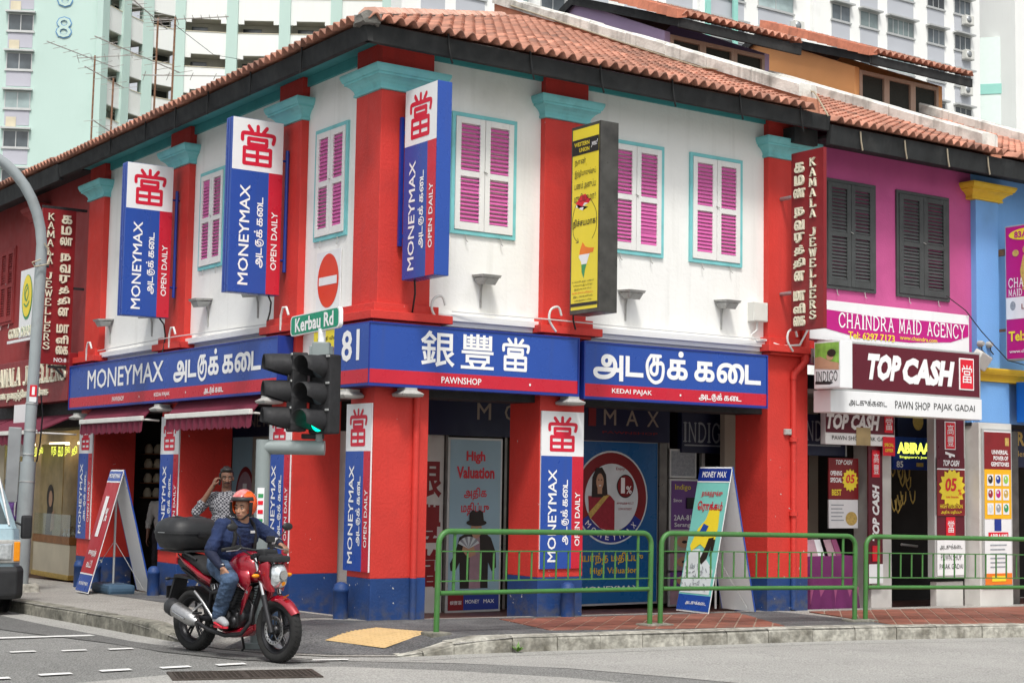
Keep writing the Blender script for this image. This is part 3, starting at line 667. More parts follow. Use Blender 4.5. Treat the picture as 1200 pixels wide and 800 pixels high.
for x in (7.5, 8.4, 9.3, 10.2): rel(MB().tube([(x,-.335,6.5), (x+.01,-.34,6.36), (x+.05,-.33,6.24)], .012, 6), K).build('gutter_hook', 'wire_tan', K)
rel(MB().cbox(6.55,7.0,-.02,.3,6.28,6.5,.01), K).build('eaves_block', 'charcoal', K)
RK = rel(MB().add([(6.95,e,6.50), (11.3,e,6.50), (11.3,4.6,6.50+4.93*t), (6.95,4.6,6.50+4.93*t)], [(0,1,2,3)]), K).build('roof', 'roof_under', K)
tile_roof(RK, (-.02,-.67,6.52), 0, 22, 18, lambda i, j: True, lambda i, j: j < 10)
def relcoping(T, R, x, y0, y1, n, zb): coping(R, x-T.location.x, y0, y1, n, .34, 'old_plaster', zb, .34)
RK2 = RK
coping(RK2, 10.62-7.0, -.05-.3, 4.6-.3, 5, .36, 'old_plaster', 6.52+.3*t, .32)
# attic rooms rising behind the parapets
def attic(T, x0, x1, y, z0, z1, wall, roofname='roof'):
    """raised attic room: front windows face the street"""
    ox, oy = T.location.x, T.location.y
    dr = 2.5; zr = z1+.12+(dr+.42)*t*.9
    for xa in (x0, x1-.12):
        rel(MB().prism([(y,z0-2), (y+4,z0-2), (y+4,zr-(4-dr)*t-.06), (y+dr,zr-.06), (y,z1+.04)], xa, xa+.12, 0, 'x'), T).build('attic_wall', wall, T)
    rel(MB().box(x0+.12,x1-.12,y+.02,y+.14,z0-2.0,z0), T).build('attic_wall', wall, T)
    n = 3; w = (x1-x0-.24)/n
    for k in range(n):
        a = x0+.12+k*w; W = rel(MB().box(a,a+.07,y-.02,y+.1,z0,z1).box(a+w-.07,a+w,y-.02,y+.1,z0,z1).box(a+.07,a+w-.07,y-.02,y+.1,z1-.07,z1).box(a+.07,a+w-.07,y-.02,y+.1,z0,z0+.05), T).build('attic_window', 'brown_frame', T, bevel=.004)
        rel(MB().box(a+.07,a+w-.07,y+.03,y+.05,z0+.05,z1-.07), T).build('pane', 'net_dark', W)
    ze = z1+.12
    S = rel(MB().add([(x0-.04,y-.42,ze), (x1+.3,y-.42,ze), (x1+.3,y+dr,zr), (x0-.04,y+dr,zr), (x1+.3,y+4.2,zr-1.7*t), (x0-.04,y+4.2,zr-1.7*t)], [(0,1,2,3), (3,2,4,5)]), T).build('attic_roof', 'roof_under', T)
    rel(MB().box(x0-.06,x1+.33,y-.46,y-.41,ze-.13,ze+.03), T).build('gutter_board', 'charcoal', T)
    rel(MB().loft([[(x0-.10,yy,zz-.13), (x0-.05,yy,zz-.13), (x0-.05,yy,zz+.03), (x0-.10,yy,zz+.03)] for yy, zz in ((y-.46,ze), (y+dr,zr), (y+4.2,zr-1.7*t))], 0, True, False), T).build('verge_board', 'charcoal', T)
    nc = int((x1-x0+.34)/PT)
    tile_roof(S, (x0-.04-ox, y-.5-oy, ze+.03), 0, nc, 11, lambda i, j: True, lambda i, j: j < 3)
    for k in range(11):     # verge tiles along the left edge
        yy = y-.5+k*.28*cos(SL); zz = ze+.05+k*.28*sin(SL)
        rel(MB().loft([[(x0-.16,q,r-.07), (x0-.14,q,r+.09), (x0+.06,q,r+.11), (x0+.06,q,r-.02)] for q, r in ((yy,zz+.015), (yy+.27,zz+.27*t))], 0, True, False), T).build('verge_tile', 'roof_tile_bright', S)
attic(K, 8.1, 10.5, 4.6, 8.35, 9.12, 'purple_paint')
# ============================================================ THE BLUE SHOPHOUSE
U = thing('blue_shophouse', 'sky blue shophouse with yellow cornices at the right edge', 'shophouse', (10.6,.3,0))
rel(MB().box(10.58,15.2,.32,.55,2.6,6.66), U).build('wall', 'sky_blue_paint', U)
P_ = rel(MB().box(10.58,11.1,.2,.318,3.42,5.98).box(10.62,11.32,.2,.318,2.6,3.22), U).build('pilaster', 'sky_blue_paint', U, bevel=.005)
rel(moulding(10.5,11.15,.2,.318,5.98,[(z*.9,o*1.2) for z, o in CAP]), U).build('capital', 'yellow_paint', P_)
rel(moulding(10.55,15.0,.18,.318,3.22,[(z*.75,o*.7) for z, o in CAP]), U).build('cornice', 'yellow_paint', U)
rel(MB().loft([[(x,-.29,6.26), (x,-.33,6.52), (x,-.24,6.54), (x,-.22,6.26)] for x in (11.21,15.3)], 0, True, False), U).build('gutter_board', 'sky_blue_paint', U)
rel(MB().box(10.62,15.2,-.22,.299,6.385,6.42), U).build('soffit', 'black_matte', U)
RU = rel(MB().add([(11.3,e,6.5), (15.3,e,6.5), (15.3,5.2,6.50+5.53*t), (11.3,5.2,6.5+5.53*t)], [(0,1,2,3)]), U).build('roof', 'roof_under', U)
tile_roof(RU, (.22,-.67,6.52), 0, 27, 18, lambda i, j: True, lambda i, j: j < 6)
coping(RU, 14.6-10.6, .0-.3, 4.9-.3, 5, .36, 'old_plaster', 6.52+.3*t, .32)
attic(U, 12.65, 15.05, 4.6, 8.45, 9.26, 'orange_paint')
rel(MB().box(10.58,15,.33,5.2,2.55,2.6), U).build('ceiling', 'black_matte', U)
# ============================================================ THE RED SHOPHOUSE ON THE LEFT
V_ = thing('red_shophouse', 'dull red jeweller shophouse beyond the corner house on the left', 'shophouse', (.3,9.9,0))
rel(MB().box(.3,.55,9.86,17,3.0,6.88), V_).build('wall', 'maroon_paint', V_)
rel(MB().box(.2,.299,12.3,12.85,3.3,6.1).box(.2,.299,16.4,17,3.3,6.1), V_).build('pilaster', 'maroon_paint', V_, bevel=.005)
for y in (14.4,): shutter_window(V_, -(y-9.9), 4.42, 5.78, .8, 0, 'L', 'maroon_paint', 'maroon_paint', 'maroon_paint', 12)
rel(moulding(-12.85,-12.3,.2,.3,6.1,CAP), thing('x', '', '', (0,0,0))) if 0 else None
m = MB(); m.loft([[(.2-o,12.25-o,6.1+dz), (.2-o,12.9+o,6.1+dz), (.299,12.9+o,6.1+dz), (.299,12.25-o,6.1+dz)] for dz, o in CAP], 0, True, False); rel(m, V_).build('capital', 'maroon_paint', V_)
rel(MB().loft([[(-.29,y,6.40), (-.33,y,6.66), (-.24,y,6.68), (-.22,y,6.40)] for y in (18,9.93)], 0, True, False), V_).build('gutter_board', 'charcoal', V_)
rel(MB().box(-.22,.299,9.93,18,6.61,6.64), V_).build('soffit', 'black_matte', V_)
RV = rel(MB().add([(e,9.92,6.66), (6,9.92,6.66+6.33*t), (6,18,6.66+6.33*t), (e,18,6.66)], [(0,1,2,3)]), V_).build('roof', 'roof_under', V_)
tile_roof(RV, (-.67,8.1,6.66), LR, 50, 10, lambda i, j: True, lambda i, j: j == 0 and i > 22)
# ============================================================ SIGNS
TL = tamil_line(.018, .05); TLb = tamil_line(.03, .06); DG = dang(.05)
def sub(name, mb, mt, parent): return mb.build(name, mt, parent)
def money_face(root, w, h, y, flip=0, x0=0, z0=0, cut=.70):
    """the pawnshop banner artwork: logo on white, name on blue, opening words on red"""
    xb = x0+w*.73; zt = z0+h*cut
    P = MB(); P.rect(x0,x0+w,zt,z0+h,y,0); P.rect(x0,xb,z0,zt,y,1); P.rect(xb,x0+w,z0,zt,y,2); f = sub('face', P, ['sign_white', 'sign_blue', 'sign_red'], root)
    y -= .003; hh = h*(1-cut)
    sub('logo', MB().shape(DG, x0+w*.5, zt+hh*.5, hh*.80, w*.70, y), 'logo_red', f)
    sub('lettering', MB().text('MONEYMAX', x0+w*.27, z0+zt*0+(zt-z0)*.47, w*.20, y, 0, (zt-z0)*.82, .012, rot=90), 'letter_white', f)
    sub('lettering', MB().shape(TL, x0+w*.565, z0+(zt-z0)*.50, w*.20, (zt-z0)*.58, y, rot=90), 'letter_white', f)
    sub('lettering', MB().text('OPEN DAILY', x0+w*.865, z0+(zt-z0)*.44, w*.12, y, 0, (zt-z0)*.48, .012, rot=90), 'letter_white', f)
    return f
# --- vertical light boxes sticking out over the street
def lightbox(label, loc, rz, first=True, pole=None, arms=()):
    t = thing('moneymax_lightbox', label, 'sign', loc, rz, 'tall pawnshop light boxes on the upper walls')
    w, h, d = .70, 2.19, .19
    MB().cbox(0,w,0,d,0,h,.008).build('cabinet', 'sign_blue', t)
    MB().box(.012,w-.012,d*.3,d*.34,-.002,0).box(-.004,0,d*.28,d*.36,.02,h-.02).box(-.004,0,d*.66,d*.74,.02,h-.02).build('seam', 'sign_blue_dark', t)
    money_face(t, w-.01, h-.01, -.003, 0, .005, .005)
    return t
t = lightbox('blue, white and red pawnshop light box over the left pair of lamps, leftmost of three', (-.62,6.0,3.85), 0); t2 = MB()
t2.tube([(.77,.02,.3), (.77,.02,1.85)], .024, 8).tube([(.70,.05,.45), (.82,.05,.45)], .015, 6).tube([(.70,.05,1.72), (.82,.05,1.72)], .015, 6); t2.build('bracket', 'sign_blue_dark', t)
MB().tube([(.6,.1,0), (.67,.1,-.08), (.70,.1,-.25), (.68,.1,-.42), (.66,.1,-.5)], .012, 6).build('cable', 'black', t)
t = lightbox('blue, white and red pawnshop light box left of the round no entry sign', (-.60,2.5,3.87), 0); t2 = MB()
t2.tube([(.77,.02,.3), (.77,.02,1.85)], .024, 8).tube([(.70,.05,.45), (.82,.05,.45)], .015, 6).tube([(.70,.05,1.72), (.82,.05,1.72)], .015, 6); t2.build('bracket', 'sign_blue_dark', t)
MB().tube([(.6,.1,0), (.64,.1,-.08), (.63,.1,-.2), (.60,.1,-.32)], .012, 6).build('cable', 'black', t)
t = lightbox('blue, white and red pawnshop light box fixed to the corner pilaster, rightmost of three', (.45,.08,3.86), LR); t2 = MB()
t2.box(-.09,-.05,-.02,.02,.4,1.9).box(-.06,.0,.02,.05,.5,.54).box(-.06,.0,.02,.05,1.7,1.74); t2.build('bracket', 'sign_blue_dark', t)
MB().tube([(.12,.1,0), (.1,.12,-.15), (-.02,.16,-.35), (-.1,.3,-.42), (-.12,.42,-.48)], .012, 6).build('cable', 'black', t)
# --- long fascia boxes
def fascia(name, label, loc, rz, L, h=.71, d=.20, contents=(), band=.19):
    t = thing(name, label, 'sign', loc, rz, 'pawnshop fascia boxes above the ground floor')
    MB().cbox(0,L,0,d,0,h,.008).build('cabinet', 'sign_blue_dark', t)
    P = MB(); P.rect(.02,L-.02,band,h-.02,-.003,0); P.rect(.02,L-.02,.035,band,-.003,1); P.rect(.02,L-.02,.012,.035,-.003,2); f = P.build('face', ['sign_blue', 'sign_red', 'sign_blue_dark'], t)
    F = MB(); F.box(0,L,-.014,0,h-.02,h).box(0,L,-.014,0,0,.012).box(0,.018,-.014,0,.012,h-.02).box(L-.018,L,-.014,0,.012,h-.02); F.build('frame', 'sign_blue_dark', t)
    for g, cx, cz, hh, ww, nm in contents:
        g = glyphs(g, .012) if isinstance(g, str) else g
        MB().shape(g, cx, cz, hh, ww, -.008, 0).build(nm, 'letter_white', f)
    return t
Z0 = 2.64
DOT = (np.array([[cos(a), sin(a)] for a in np.linspace(0, 2*pi, 9)[:-1]]), np.array([(0,i,i+1) for i in range(1,7)]))
fascia('fascia_sign', 'long blue fascia sign with white Tamil and Latin pawnshop name over the maroon awnings', (0,9.86,Z0), LR, 7.6, contents=[
  ('MONEYMAX', 2.40, .45, .30, 3.1, 'lettering'), (TLb, 5.72, .45, .42, 2.8, 'lettering'), ('PAWNSHOP', 2.2, .11, .07, .48, 'lettering'), ('KEDAI PAJAK', 3.92, .11, .07, .58, 'lettering'), (TL, 5.7, .11, .11, .62, 'lettering'), (DOT, 3.06, .11, .03, None, 'dot'), (DOT, 4.77, .11, .03, None, 'dot')])
t = thing('corner_fascia_sign', 'blue corner fascia sign with number 81 and large white Chinese characters', 'sign', (0,0,Z0), 0, 'pawnshop fascia boxes above the ground floor')
MB().prism([(-.0,-.0), (2.93,-.0), (2.93,.19), (.19,.19), (.19,.83), (0,.83)], 0, .72, 0, 'z').build('cabinet', 'sign_blue_dark', t, bevel=.008)
P = MB(); P.rect(.012,2.91,.19,.70,-.003,0); P.rect(.012,2.91,.035,.19,-.003,1); f = P.build('face', ['sign_blue', 'sign_red'], t)
F = MB(); F.box(-.0,2.93,-.014,-.001,.70,.72).box(-.0,2.93,-.014,-.001,0,.03).box(2.912,2.93,-.014,-.001,.03,.70); F.build('frame', 'sign_blue_dark', t)
for k, g in enumerate(('銀', '豐')): MB().text(g, .90+k*.545, .46, .41, -.007, 0, .46, .012).build('lettering', 'letter_white', f)
MB().shape(DG, 1.99, .46, .40, .40, -.007).build('lettering', 'letter_white', f)
MB().text('PAWNSHOP', 1.23, .11, .075, -.007, 0, .55, .01).build('lettering', 'letter_white', f); MB().shape(DOT, 2.2, .11, .03, None, -.007).build('dot', 'letter_white', f)
f = None
P = MB(); P.rect(-.82,-.003,.19,.70,-.003,0); P.rect(-.82,-.003,.035,.19,-.003,1); f = P.build('side_face', ['sign_blue', 'sign_red'], t, rot=(0,0,LR))
MB().text('81', -.42, .47, .36, -.007, 0, .42, .02).build('number', 'letter_white', f)
fascia('fascia_sign', 'blue fascia sign with large white Tamil words, right of the red middle pilaster', (3.0,0,Z0-.02), 0, 3.07, contents=[
  (TLb, 1.545, .45, .44, 2.80, 'lettering'), ('KEDAI PAJAK', .76, .11, .075, .64, 'lettering'), (TL, 2.23, .11, .11, .74, 'lettering'), (DOT, 1.55, .11, .03, None, 'dot')])
# --- banners on the lower pillars
def banner(label, loc, rz, w=.64, h=1.9):
    t = thing('pillar_banner', label, 'banner', loc, rz, 'upright pawnshop banners on the red pillars')
    MB().box(0,w,.0,.018,0,h).build('board', 'sign_white', t); money_face(t, w, h, -.003, cut=.715); return t
banner('upright pawnshop banner on the red pillar behind the green railing', (2.51,.178,.56), 0)
banner('upright pawnshop banner on the corner pillar under the number 81', (.178,.8,.56), LR, .58)
banner('upright pawnshop banner partly behind the grey traffic light pole', (.178,2.82,.56), LR, .60)
banner('upright pawnshop banner on the pillar behind the black top box of the motorcycle', (.178,6.36,.55), LR, .66)
banner('upright pawnshop banner on the farthest pillar beside the red standing board', (.178,9.80,.58), LR, .62)
# --- round no entry sign
t = thing('no_entry_sign', 'round red no entry sign with white bar on the white wall above the street name', 'road sign', (.28,1.855,3.62), LR)
MB().cbox(0,.62,0,.012,0,.73,.003).build('plate', 'sign_white', t)
MB().oval(.31,.365,.27,.33,-.003).build('disc', 'orange_print', t).data.materials[0] = MT['topcash_red'] if 0 else mat('sign_vermilion', (.72,.06,.02), .35, .04)
MB().rect(.08,.54,.315,.415,-.006).build('bar', 'sign_white', t)
# --- yellow money transfer box
t = thing('money_transfer_lightbox', 'tall yellow and black money transfer light box on the middle pilaster', 'sign', (2.68,-.13,3.61), LR)
MB().cbox(0,.58,0,.27,0,2.29,.006).build('cabinet', 'bronze_side', t)
f = MB().rect(.03,.55,.05,2.25,-.004,0).rect(.03,.55,1.93,2.12,-.007,1).rect(.03,.55,.09,.13,-.007,1).build('face', ['yellow_board', 'letter_black'], t)
MB().text('WESTERN', .22, 2.06, .05, -.011, 0, .30, .02).text('UNION', .27, 1.985, .05, -.011, 0, .2, .02).build('lettering', 'yellow_print', f)
MB().text('yes!', .47, 2.03, .09, -.011, 0, .11, .01, shear=.3).build('lettering', 'letter_white', f)
y = 1.84
for s in ('நான்', 'இந்தியாவுக்குப்', 'பணம் அனுப்ப', 'முடியுமா?'):
    MB().text(s, .08+min(.42, .055*len(s))/2, y, .10, -.008, 0, min(.42, .055*len(s)), .0).build('lettering', 'letter_black', f); y -= .145
MB().text('நிச்சயமாக!', .29, 1.09, .12, -.008, 0, .46, .015).build('lettering', 'letter_black', f)
R1 = MB().shape(strokes([spline([(.10,1.32), (.04,1.15), (.07,.95), (.17,.86)], 6), [(.17,.86), (.12,.86)], [(.17,.86), (.155,.91)], spline([(.42,1.36), (.53,1.2), (.53,1.0), (.45,.88)], 6)], .004), .285, 1.11, .50, .49, -.006).build('ring', 'letter_black', f)
sg = [(.10,1.34), (.16,1.38), (.2,1.43), (.30,1.44), (.36,1.38), (.42,1.37), (.36,1.32), (.28,1.34), (.24,1.29), (.16,1.32)]
MB().flat(sg, -.006).build('map_shape', 'topcash_red', f); MB().flat([(a*.96+.01, b-.045) for a, b in sg if b < 1.36]+[(.40,1.335), (.12,1.33)], -.005).build('map_shape', 'sign_white', f)
mp = [(.25,.86), (.31,.80), (.38,.78), (.48,.77), (.46,.72), (.40,.72), (.36,.64), (.31,.53), (.28,.42), (.24,.50), (.23,.62), (.18,.68), (.2,.76)]
cl = lambda z0, z1: clip(clip(mp[::-1], [(0,z0), (1,z0), (1,3), (0,3)]), [(0,-1), (1,-1), (1,z1), (0,z1)])
MB().flat(cl(.71,.9), -.006).build('map_shape', 'orange_print', f); MB().flat(cl(.59,.71), -.006).build('map_shape', 'sign_white', f); MB().flat(cl(.3,.59), -.006).build('map_shape', 'green_print', f)
y = .37
for i, s in enumerate(('உங்களிடத்து பணம்', 'வேகமாக இப்போது', 'இந்தியாவுக்கு ரூபா', '10,000 க்கும் மேற்பட்ட', 'இடங்களில்', 'பணத்தைப் பெற')):
    MB().text(s, .27, .62-.0-i*.058-.18 if 0 else .365-i*.045+.02, .03, -.008, 0, .42-.04*(i % 3), .0).build('lettering', 'letter_black' if i != 3 else 'topcash_red', f)
MB().box(-.12,0,.1,.14,.35,.39).box(-.12,0,.1,.14,1.75,1.79).build('bracket', 'black_matte', t)
MB().tube([(-.05,.1,.35), (-.1,.12,.2), (-.06,.1,.05), (-.12,.15,-.05), (-.14,.2,-.15)], .012, 6).build('cable', 'black', t)
# --- carved letter jewellers signs
def serif(ch):
    H_ = lambda x, z, w=.11: [(x-w, z), (x+w, z)]
    st = {'K': ([[(.15,0), (.15,1)], [(.2,.45), (.72,1)], [(.35,.58), (.82,0)]], [H_(.15,0), H_(.15,1), H_(.72,1), H_(.82,0)]),
      'A': ([[(.05,0), (.42,1)], [(.42,1), (.82,0)], [(.2,.36), (.66,.36)]], [H_(.05,0), H_(.82,0)]),
      'M': ([[(.1,0), (.14,1)], [(.14,1), (.48,.15)], [(.48,.15), (.82,1)], [(.82,1), (.88,0)]], [H_(.1,0), H_(.88,0), H_(.1,1,.07), H_(.87,1,.07)]),
      'L': ([[(.15,0), (.15,1)], [(.15,0), (.68,0)], [(.68,0), (.7,.2)]], [H_(.15,1), H_(.1,0,.08)]),
      'C': ([spline([(.78,.8), (.6,.98), (.35,.96), (.14,.7), (.13,.32), (.34,.03), (.6,.02), (.8,.22)], 4)], [[(.78,.7), (.8,.95)]]),
      'H': ([[(.15,0), (.15,1)], [(.75,0), (.75,1)], [(.15,.5), (.75,.5)]], [H_(.15,0), H_(.15,1), H_(.75,0), H_(.75,1)]),
      'I': ([[(.3,0), (.3,1)]], [H_(.3,0), H_(.3,1)]),
      'N': ([[(.14,0), (.14,1)], [(.14,1), (.78,0)], [(.78,0), (.78,1)]], [H_(.14,0), H_(.12,1,.09), H_(.78,1)]),
      'D': ([[(.15,0), (.15,1)], spline([(.15,1), (.5,.96), (.76,.7), (.76,.32), (.5,.04), (.15,0)], 4)], [H_(.12,0,.08), H_(.12,1,.08)]),
      'G': ([spline([(.78,.8), (.6,.98), (.35,.96), (.14,.7), (.13,.32), (.34,.03), (.6,.02), (.78,.15)], 4), [(.78,.15), (.78,.42)]], [H_(.75,.44), [(.78,.7), (.8,.95)]]),
      'Y': ([[(.08,1), (.43,.5)], [(.8,1), (.43,.5)], [(.43,.5), (.43,0)]], [H_(.08,1,.09), H_(.8,1,.09), H_(.43,0)]),
      'O': ([spline([(.45,.99), (.16,.75), (.14,.3), (.45,.01), (.77,.3), (.76,.75), (.45,.99)], 5)], []),
      'J': ([spline([(.45,1), (.45,.3), (.38,.02), (.2,-.05), (.12,.08)], 4)], [H_(.45,1)]),
      'E': ([[(.15,0), (.15,1)], [(.15,1), (.66,1)], [(.15,.52), (.52,.52)], [(.15,0), (.7,0)], [(.66,1), (.67,.84)], [(.7,0), (.72,.18)]], [H_(.12,0,.07), H_(.12,1,.07)]),
      'W': ([[(.02,1), (.28,0)], [(.28,0), (.5,.9)], [(.5,.9), (.74,0)], [(.74,0), (.98,1)]], [H_(.03,1), H_(.97,1), H_(.5,.95,.06)]),
      'R': ([[(.15,0), (.15,1)], spline([(.15,1), (.5,.98), (.66,.76), (.5,.52), (.15,.48)], 4), [(.4,.48), (.78,0)]], [H_(.15,0), H_(.12,1,.07), H_(.78,0,.08)]),
      'S': ([spline([(.62,.82), (.45,1), (.22,.92), (.2,.68), (.45,.5), (.66,.3), (.55,.03), (.28,-.01), (.12,.2)], 5)], [[(.62,.72), (.64,.95)], [(.1,.3), (.1,.05)]])}[ch]
    loops = [cap_loop(a, b, .062, 3) for l in st[0] for a, b in zip(l[:-1], l[1:])]+[cap_loop(a, b, .028, 3) for l in st[1] for a, b in zip(l[:-1], l[1:])]
    return fill_loops(loops)
SER = {c: serif(c) for c in 'KAMLJEWRSCHINDGYO'}
def serif_line(m, word, cx, cz, h, w, y, mi=0, depth=0):
    wd = {'I': .45, 'M': 1.05, 'W': 1.15, 'J': .75, 'L': .8, 'E': .85}; tot = sum(wd.get(c, .95) if c != ' ' else .5 for c in word); x = cx-w/2; u = w/tot
    for c in word:
        q = wd.get(c, .95) if c != ' ' else .5
        if c != ' ': m.shape(SER[c], x+u*q/2, cz, h, u*q*.86, y, mi, depth=depth)
        x += u*q
    return m
def carved(t, f, w, h, xl, xt, ztop, zl, dz, zT, dT, swap=False):
    z = ztop
    for c in 'KAMALA JEWELLERS':
        if c != ' ': MB().shape(SER[c], xl, z-dz*.4, dz*.84, dz*(.76 if c not in 'WM' else .95), -.003, 0, depth=.03).build('letter', 'letter_cream', t)
        z -= dz if c != ' ' else dz*.8
    z = zT
    for s in ('க', 'ம', 'லா', ' ', 'ந', 'வ', 'ர', 'த்', 'தி', 'ன', ' ', 'மா', 'ளி', 'ைக'):
        if s != ' ': MB().text(s, xt, z-dT*.4, dT*.80, -.003, 0, .17 if len(s) == 1 or s == 'த்' else .20, .03, depth=.03).build('letter', 'letter_cream', t)
        z -= dT if s != ' ' else dT*.55
t = thing('jewellers_sign', 'dark red upright sign with cream Tamil and Latin letters hanging beside the pink house', 'sign', (6.48,-.03,3.68), LR)
MB().cbox(0,.60,0,.06,0,2.42,.004).build('board', 'maroon_sign', t); carved(t, None, .6, 2.42, .42, .17, 2.30, 0, .139, 2.27, .172)
MB().tube([(-.42,.03,1.83), (0,.03,1.83)], .028, 8).tube([(-.42,.03,.52), (0,.03,.52)], .028, 8).build('bracket', 'grey_metal', t)
t = thing('jewellers_sign', 'dark red upright sign numbered 81 with cream letters, hanging left of the corner house', 'sign', (-.50,10.05,3.38), 0)
MB().cbox(0,.56,0,.06,0,2.55,.004).build('board', 'maroon_sign', t); carved(t, None, .56, 2.5, .14, .40, 2.47, 0, .143, 2.46, .178)
MB().text('NO:81', .40, .075, .07, -.003, 0, .24, .02).build('number', 'letter_white', t)
MB().box(0,.75,.02,.05,2.555,2.60).box(.56,.75,.02,.05,1.25,1.29).box(.2,.75,.02,.05,-.06,-.02).tube([(.3,.04,-.03), (.75,.04,-.45)], .02, 6).build('bracket', 'black_matte', t)
# --- left shop front signs of the red house
t = thing('gold_logo_sign', 'square white sign with a yellow and green oval emblem on the dull red wall', 'sign', (.02,12.75,4.0), LR)
MB().cbox(0,.80,0,.06,0,1.2,.006).build('board', 'sign_white', t)
f = MB().oval(.42,.70,.29,.40,-.004).build('emblem', 'green_print', t); MB().oval(.42,.72,.26,.37,-.008).build('emblem_field', 'yellow_print', f)
MB().shape(strokes([spline([(.3,.6), (.2,.9), (.5,1.1), (.7,.8), (.45,.55), (.3,.8), (.6,1.0)], 5), spline([(.2,.45), (.5,.35), (.8,.5)], 4)], .03), .42, .73, .42, .30, -.012).build('emblem_mark', 'green_print', f)
MB().text('TAKA GOLD', .42, .14, .10, -.004, 0, .5, .02).build('lettering', 'green_print', t)
t = thing('gold_diamond_sign', 'strip of raised cream letters on a white board over the red band', 'sign', (.02,13.4,3.93), LR)
MB().box(0,1.95,0,.05,0,.05).build('board', 'sign_white', t)
MB().text('GOLD DIAMOND', 1.0, .17, .18, .02, 0, 1.85, .03, depth=.03).build('lettering', 'letter_cream', t)
t = thing('jewellers_band_sign', 'maroon band sign with raised cream jeweller lettering left of the blue fascia', 'sign', (.0,14.2,2.8), LR)
MB().cbox(0,4.25,0,.25,0,.78,.01).build('board', 'maroon_sign', t)
x = .45
for c in 'KAMALA JEWELLERS':
    if c != ' ': MB().shape(SER[c], x, .50, .34, .22, -.003, 0, depth=.03).build('letter', 'letter_cream', t)
    x += .245 if c != ' ' else .16
MB().text('கமலா நவரத்தின மாளிைக', 1.8, .17, .2, -.003, 0, 3.0, .03, depth=.02).build('lettering', 'letter_cream', t)
MB().cbox(1.55,2.35,-.03,.02,-.9,.0,.006).build('white_panel', 'sign_white', t)
# --- pink house signs
t = thing('maid_agency_sign', 'white sign with magenta swoosh reading maid agency across the pink wall', 'sign', (6.98,.12,3.62), 0)
MB().cbox(0,3.32,0,.17,0,.56,.006).build('board', 'sign_white', t)
sw = [(0,.43)]+[(3.30*i/12, .43+.0*i-.03*sin(pi*i/12)) for i in range(1,13)]+[(3.3,.15)]+[(3.30*(12-i)/12, .15-.07*sin(pi*i/12)) for i in range(0,13)][0:]+[(0,.15)]
MB().flat([(.0,.44), (1.2,.40), (3.30,.42), (3.30,.24), (2.9,.13), (2.0,.07), (1.0,.07), (.25,.17), (0,.26)][::-1], -.004).build('swoosh', 'magenta_print', t)
for k, wd in enumerate((('CHAINDRA', 1.12, 1.15), ('MAID', 2.02, .50), ('AGENCY', 2.80, .86))): serif_line(MB(), wd[0], wd[1], .30, .215, wd[2], -.008).build('lettering', 'letter_white', t)
MB().text('Tel: 6297 7173', 1.22, .105, .10, -.008, 0, .95, .02).text('www.chaindra.com', 2.2, .135, .06, -.008, 0, .8, .01).build('lettering', 'yellow_print', t)
t = thing('pawn_lightbox', 'maroon and white light box sign with slanted white letters above the right shop', 'sign', (6.93,-.3,2.60), 0)
MB().cbox(.06,3.10,0,.30,.30,.98,.008).build('cabinet', 'alu', t); MB().cbox(0,3.10,-.02,.30,0,.298,.008).build('lower_cabinet', 'sign_white', t)
f = MB().rect(.09,3.07,.33,.95,-.004).build('face', 'topcash', t)
MB().text('TOP', 1.05, .655, .37, -.009, 0, .68, .06, shear=.2).text('CASH', 1.96, .635, .37, -.009, 0, 1.06, .06, shear=.2).build('lettering', 'letter_white', f)
MB().cbox(2.62,2.94,-.014,-.003,.42,.88,.004).build('seal', 'letter_white', f); MB().rect(2.64,2.92,.44,.86,-.017).build('seal_field', 'topcash_red', f); MB().text('當', 2.78, .65, .26, -.021, 0, .22).build('character', 'letter_white', f)
MB().cbox(.30,.36,-.012,-.003,.42,.88,.003).build('seal', 'topcash_red', f)
lw = MB(); lw.text('அடகுக்கைட', .72, .15, .11, -.024, 0, .75, .004); lw.text('PAWN SHOP', 1.62, .15, .11, -.024, 0, .72, 0); lw.text('PAJAK GADAI', 2.5, .145, .12, -.024, 0, .88, 0); lw.build('lettering', 'letter_black', t)
t = thing('spa_lightbox', 'small white light box with a photo print of a reclining woman on green', 'sign', (6.80,-.14,2.91), LR)
MB().cbox(0,.48,0,.23,0,.63,.006).build('cabinet', 'sign_white', t)
f = MB().rect(.02,.46,.30,.61,-.004,0).rect(.02,.46,.02,.30,-.004,1).build('face', ['green_field', 'sign_white'], t)
MB().flat([(.02,.27), (.46,.24), (.46,.33), (.3,.36), (.2,.40), (.12,.43), (.02,.42)][::1], -.008).oval(.30,.42,.065,.05,-.009).flat([(.08,.33), (.2,.35), (.34,.31), (.3,.29), (.1,.28)][::-1], -.01).build('figure_print', 'skin_print', f)
MB().oval(.33,.47,.08,.05,-.012).build('hair_print', 'hair_print', f)
serif_line(MB(), 'INDIGO', .24, .16, .14, .40, -.008).flat([(.03,.06), (.3,.05), (.36,.075), (.3,.09), (.03,.095)], -.008).build('lettering', 'letter_black', f)
MB().box(-.14,0,.1,.13,.45,.48).box(-.14,-.11,.08,.15,.36,.56).build('bracket', 'grey_metal', t)
t = thing('maid_agency_lightbox', 'magenta and white upright light box with yellow oval at the right edge', 'sign', (11.1,.08,3.55), LR)
MB().cbox(0,.85,0,.2,0,2.05,.006).build('cabinet', 'alu', t)
f = MB().rect(.02,.83,.02,2.03,-.004,0).rect(.02,.83,.62,.95,-.007,1).build('face', ['magenta_print', 'sign_white'], t)
MB().oval(.42,1.9,.34,.09,-.008).build('oval_print', 'yellow_print', f); MB().text('83A', .3, 1.9, .1, -.012, 0, .24, .03).build('lettering', 'magenta_print', f)
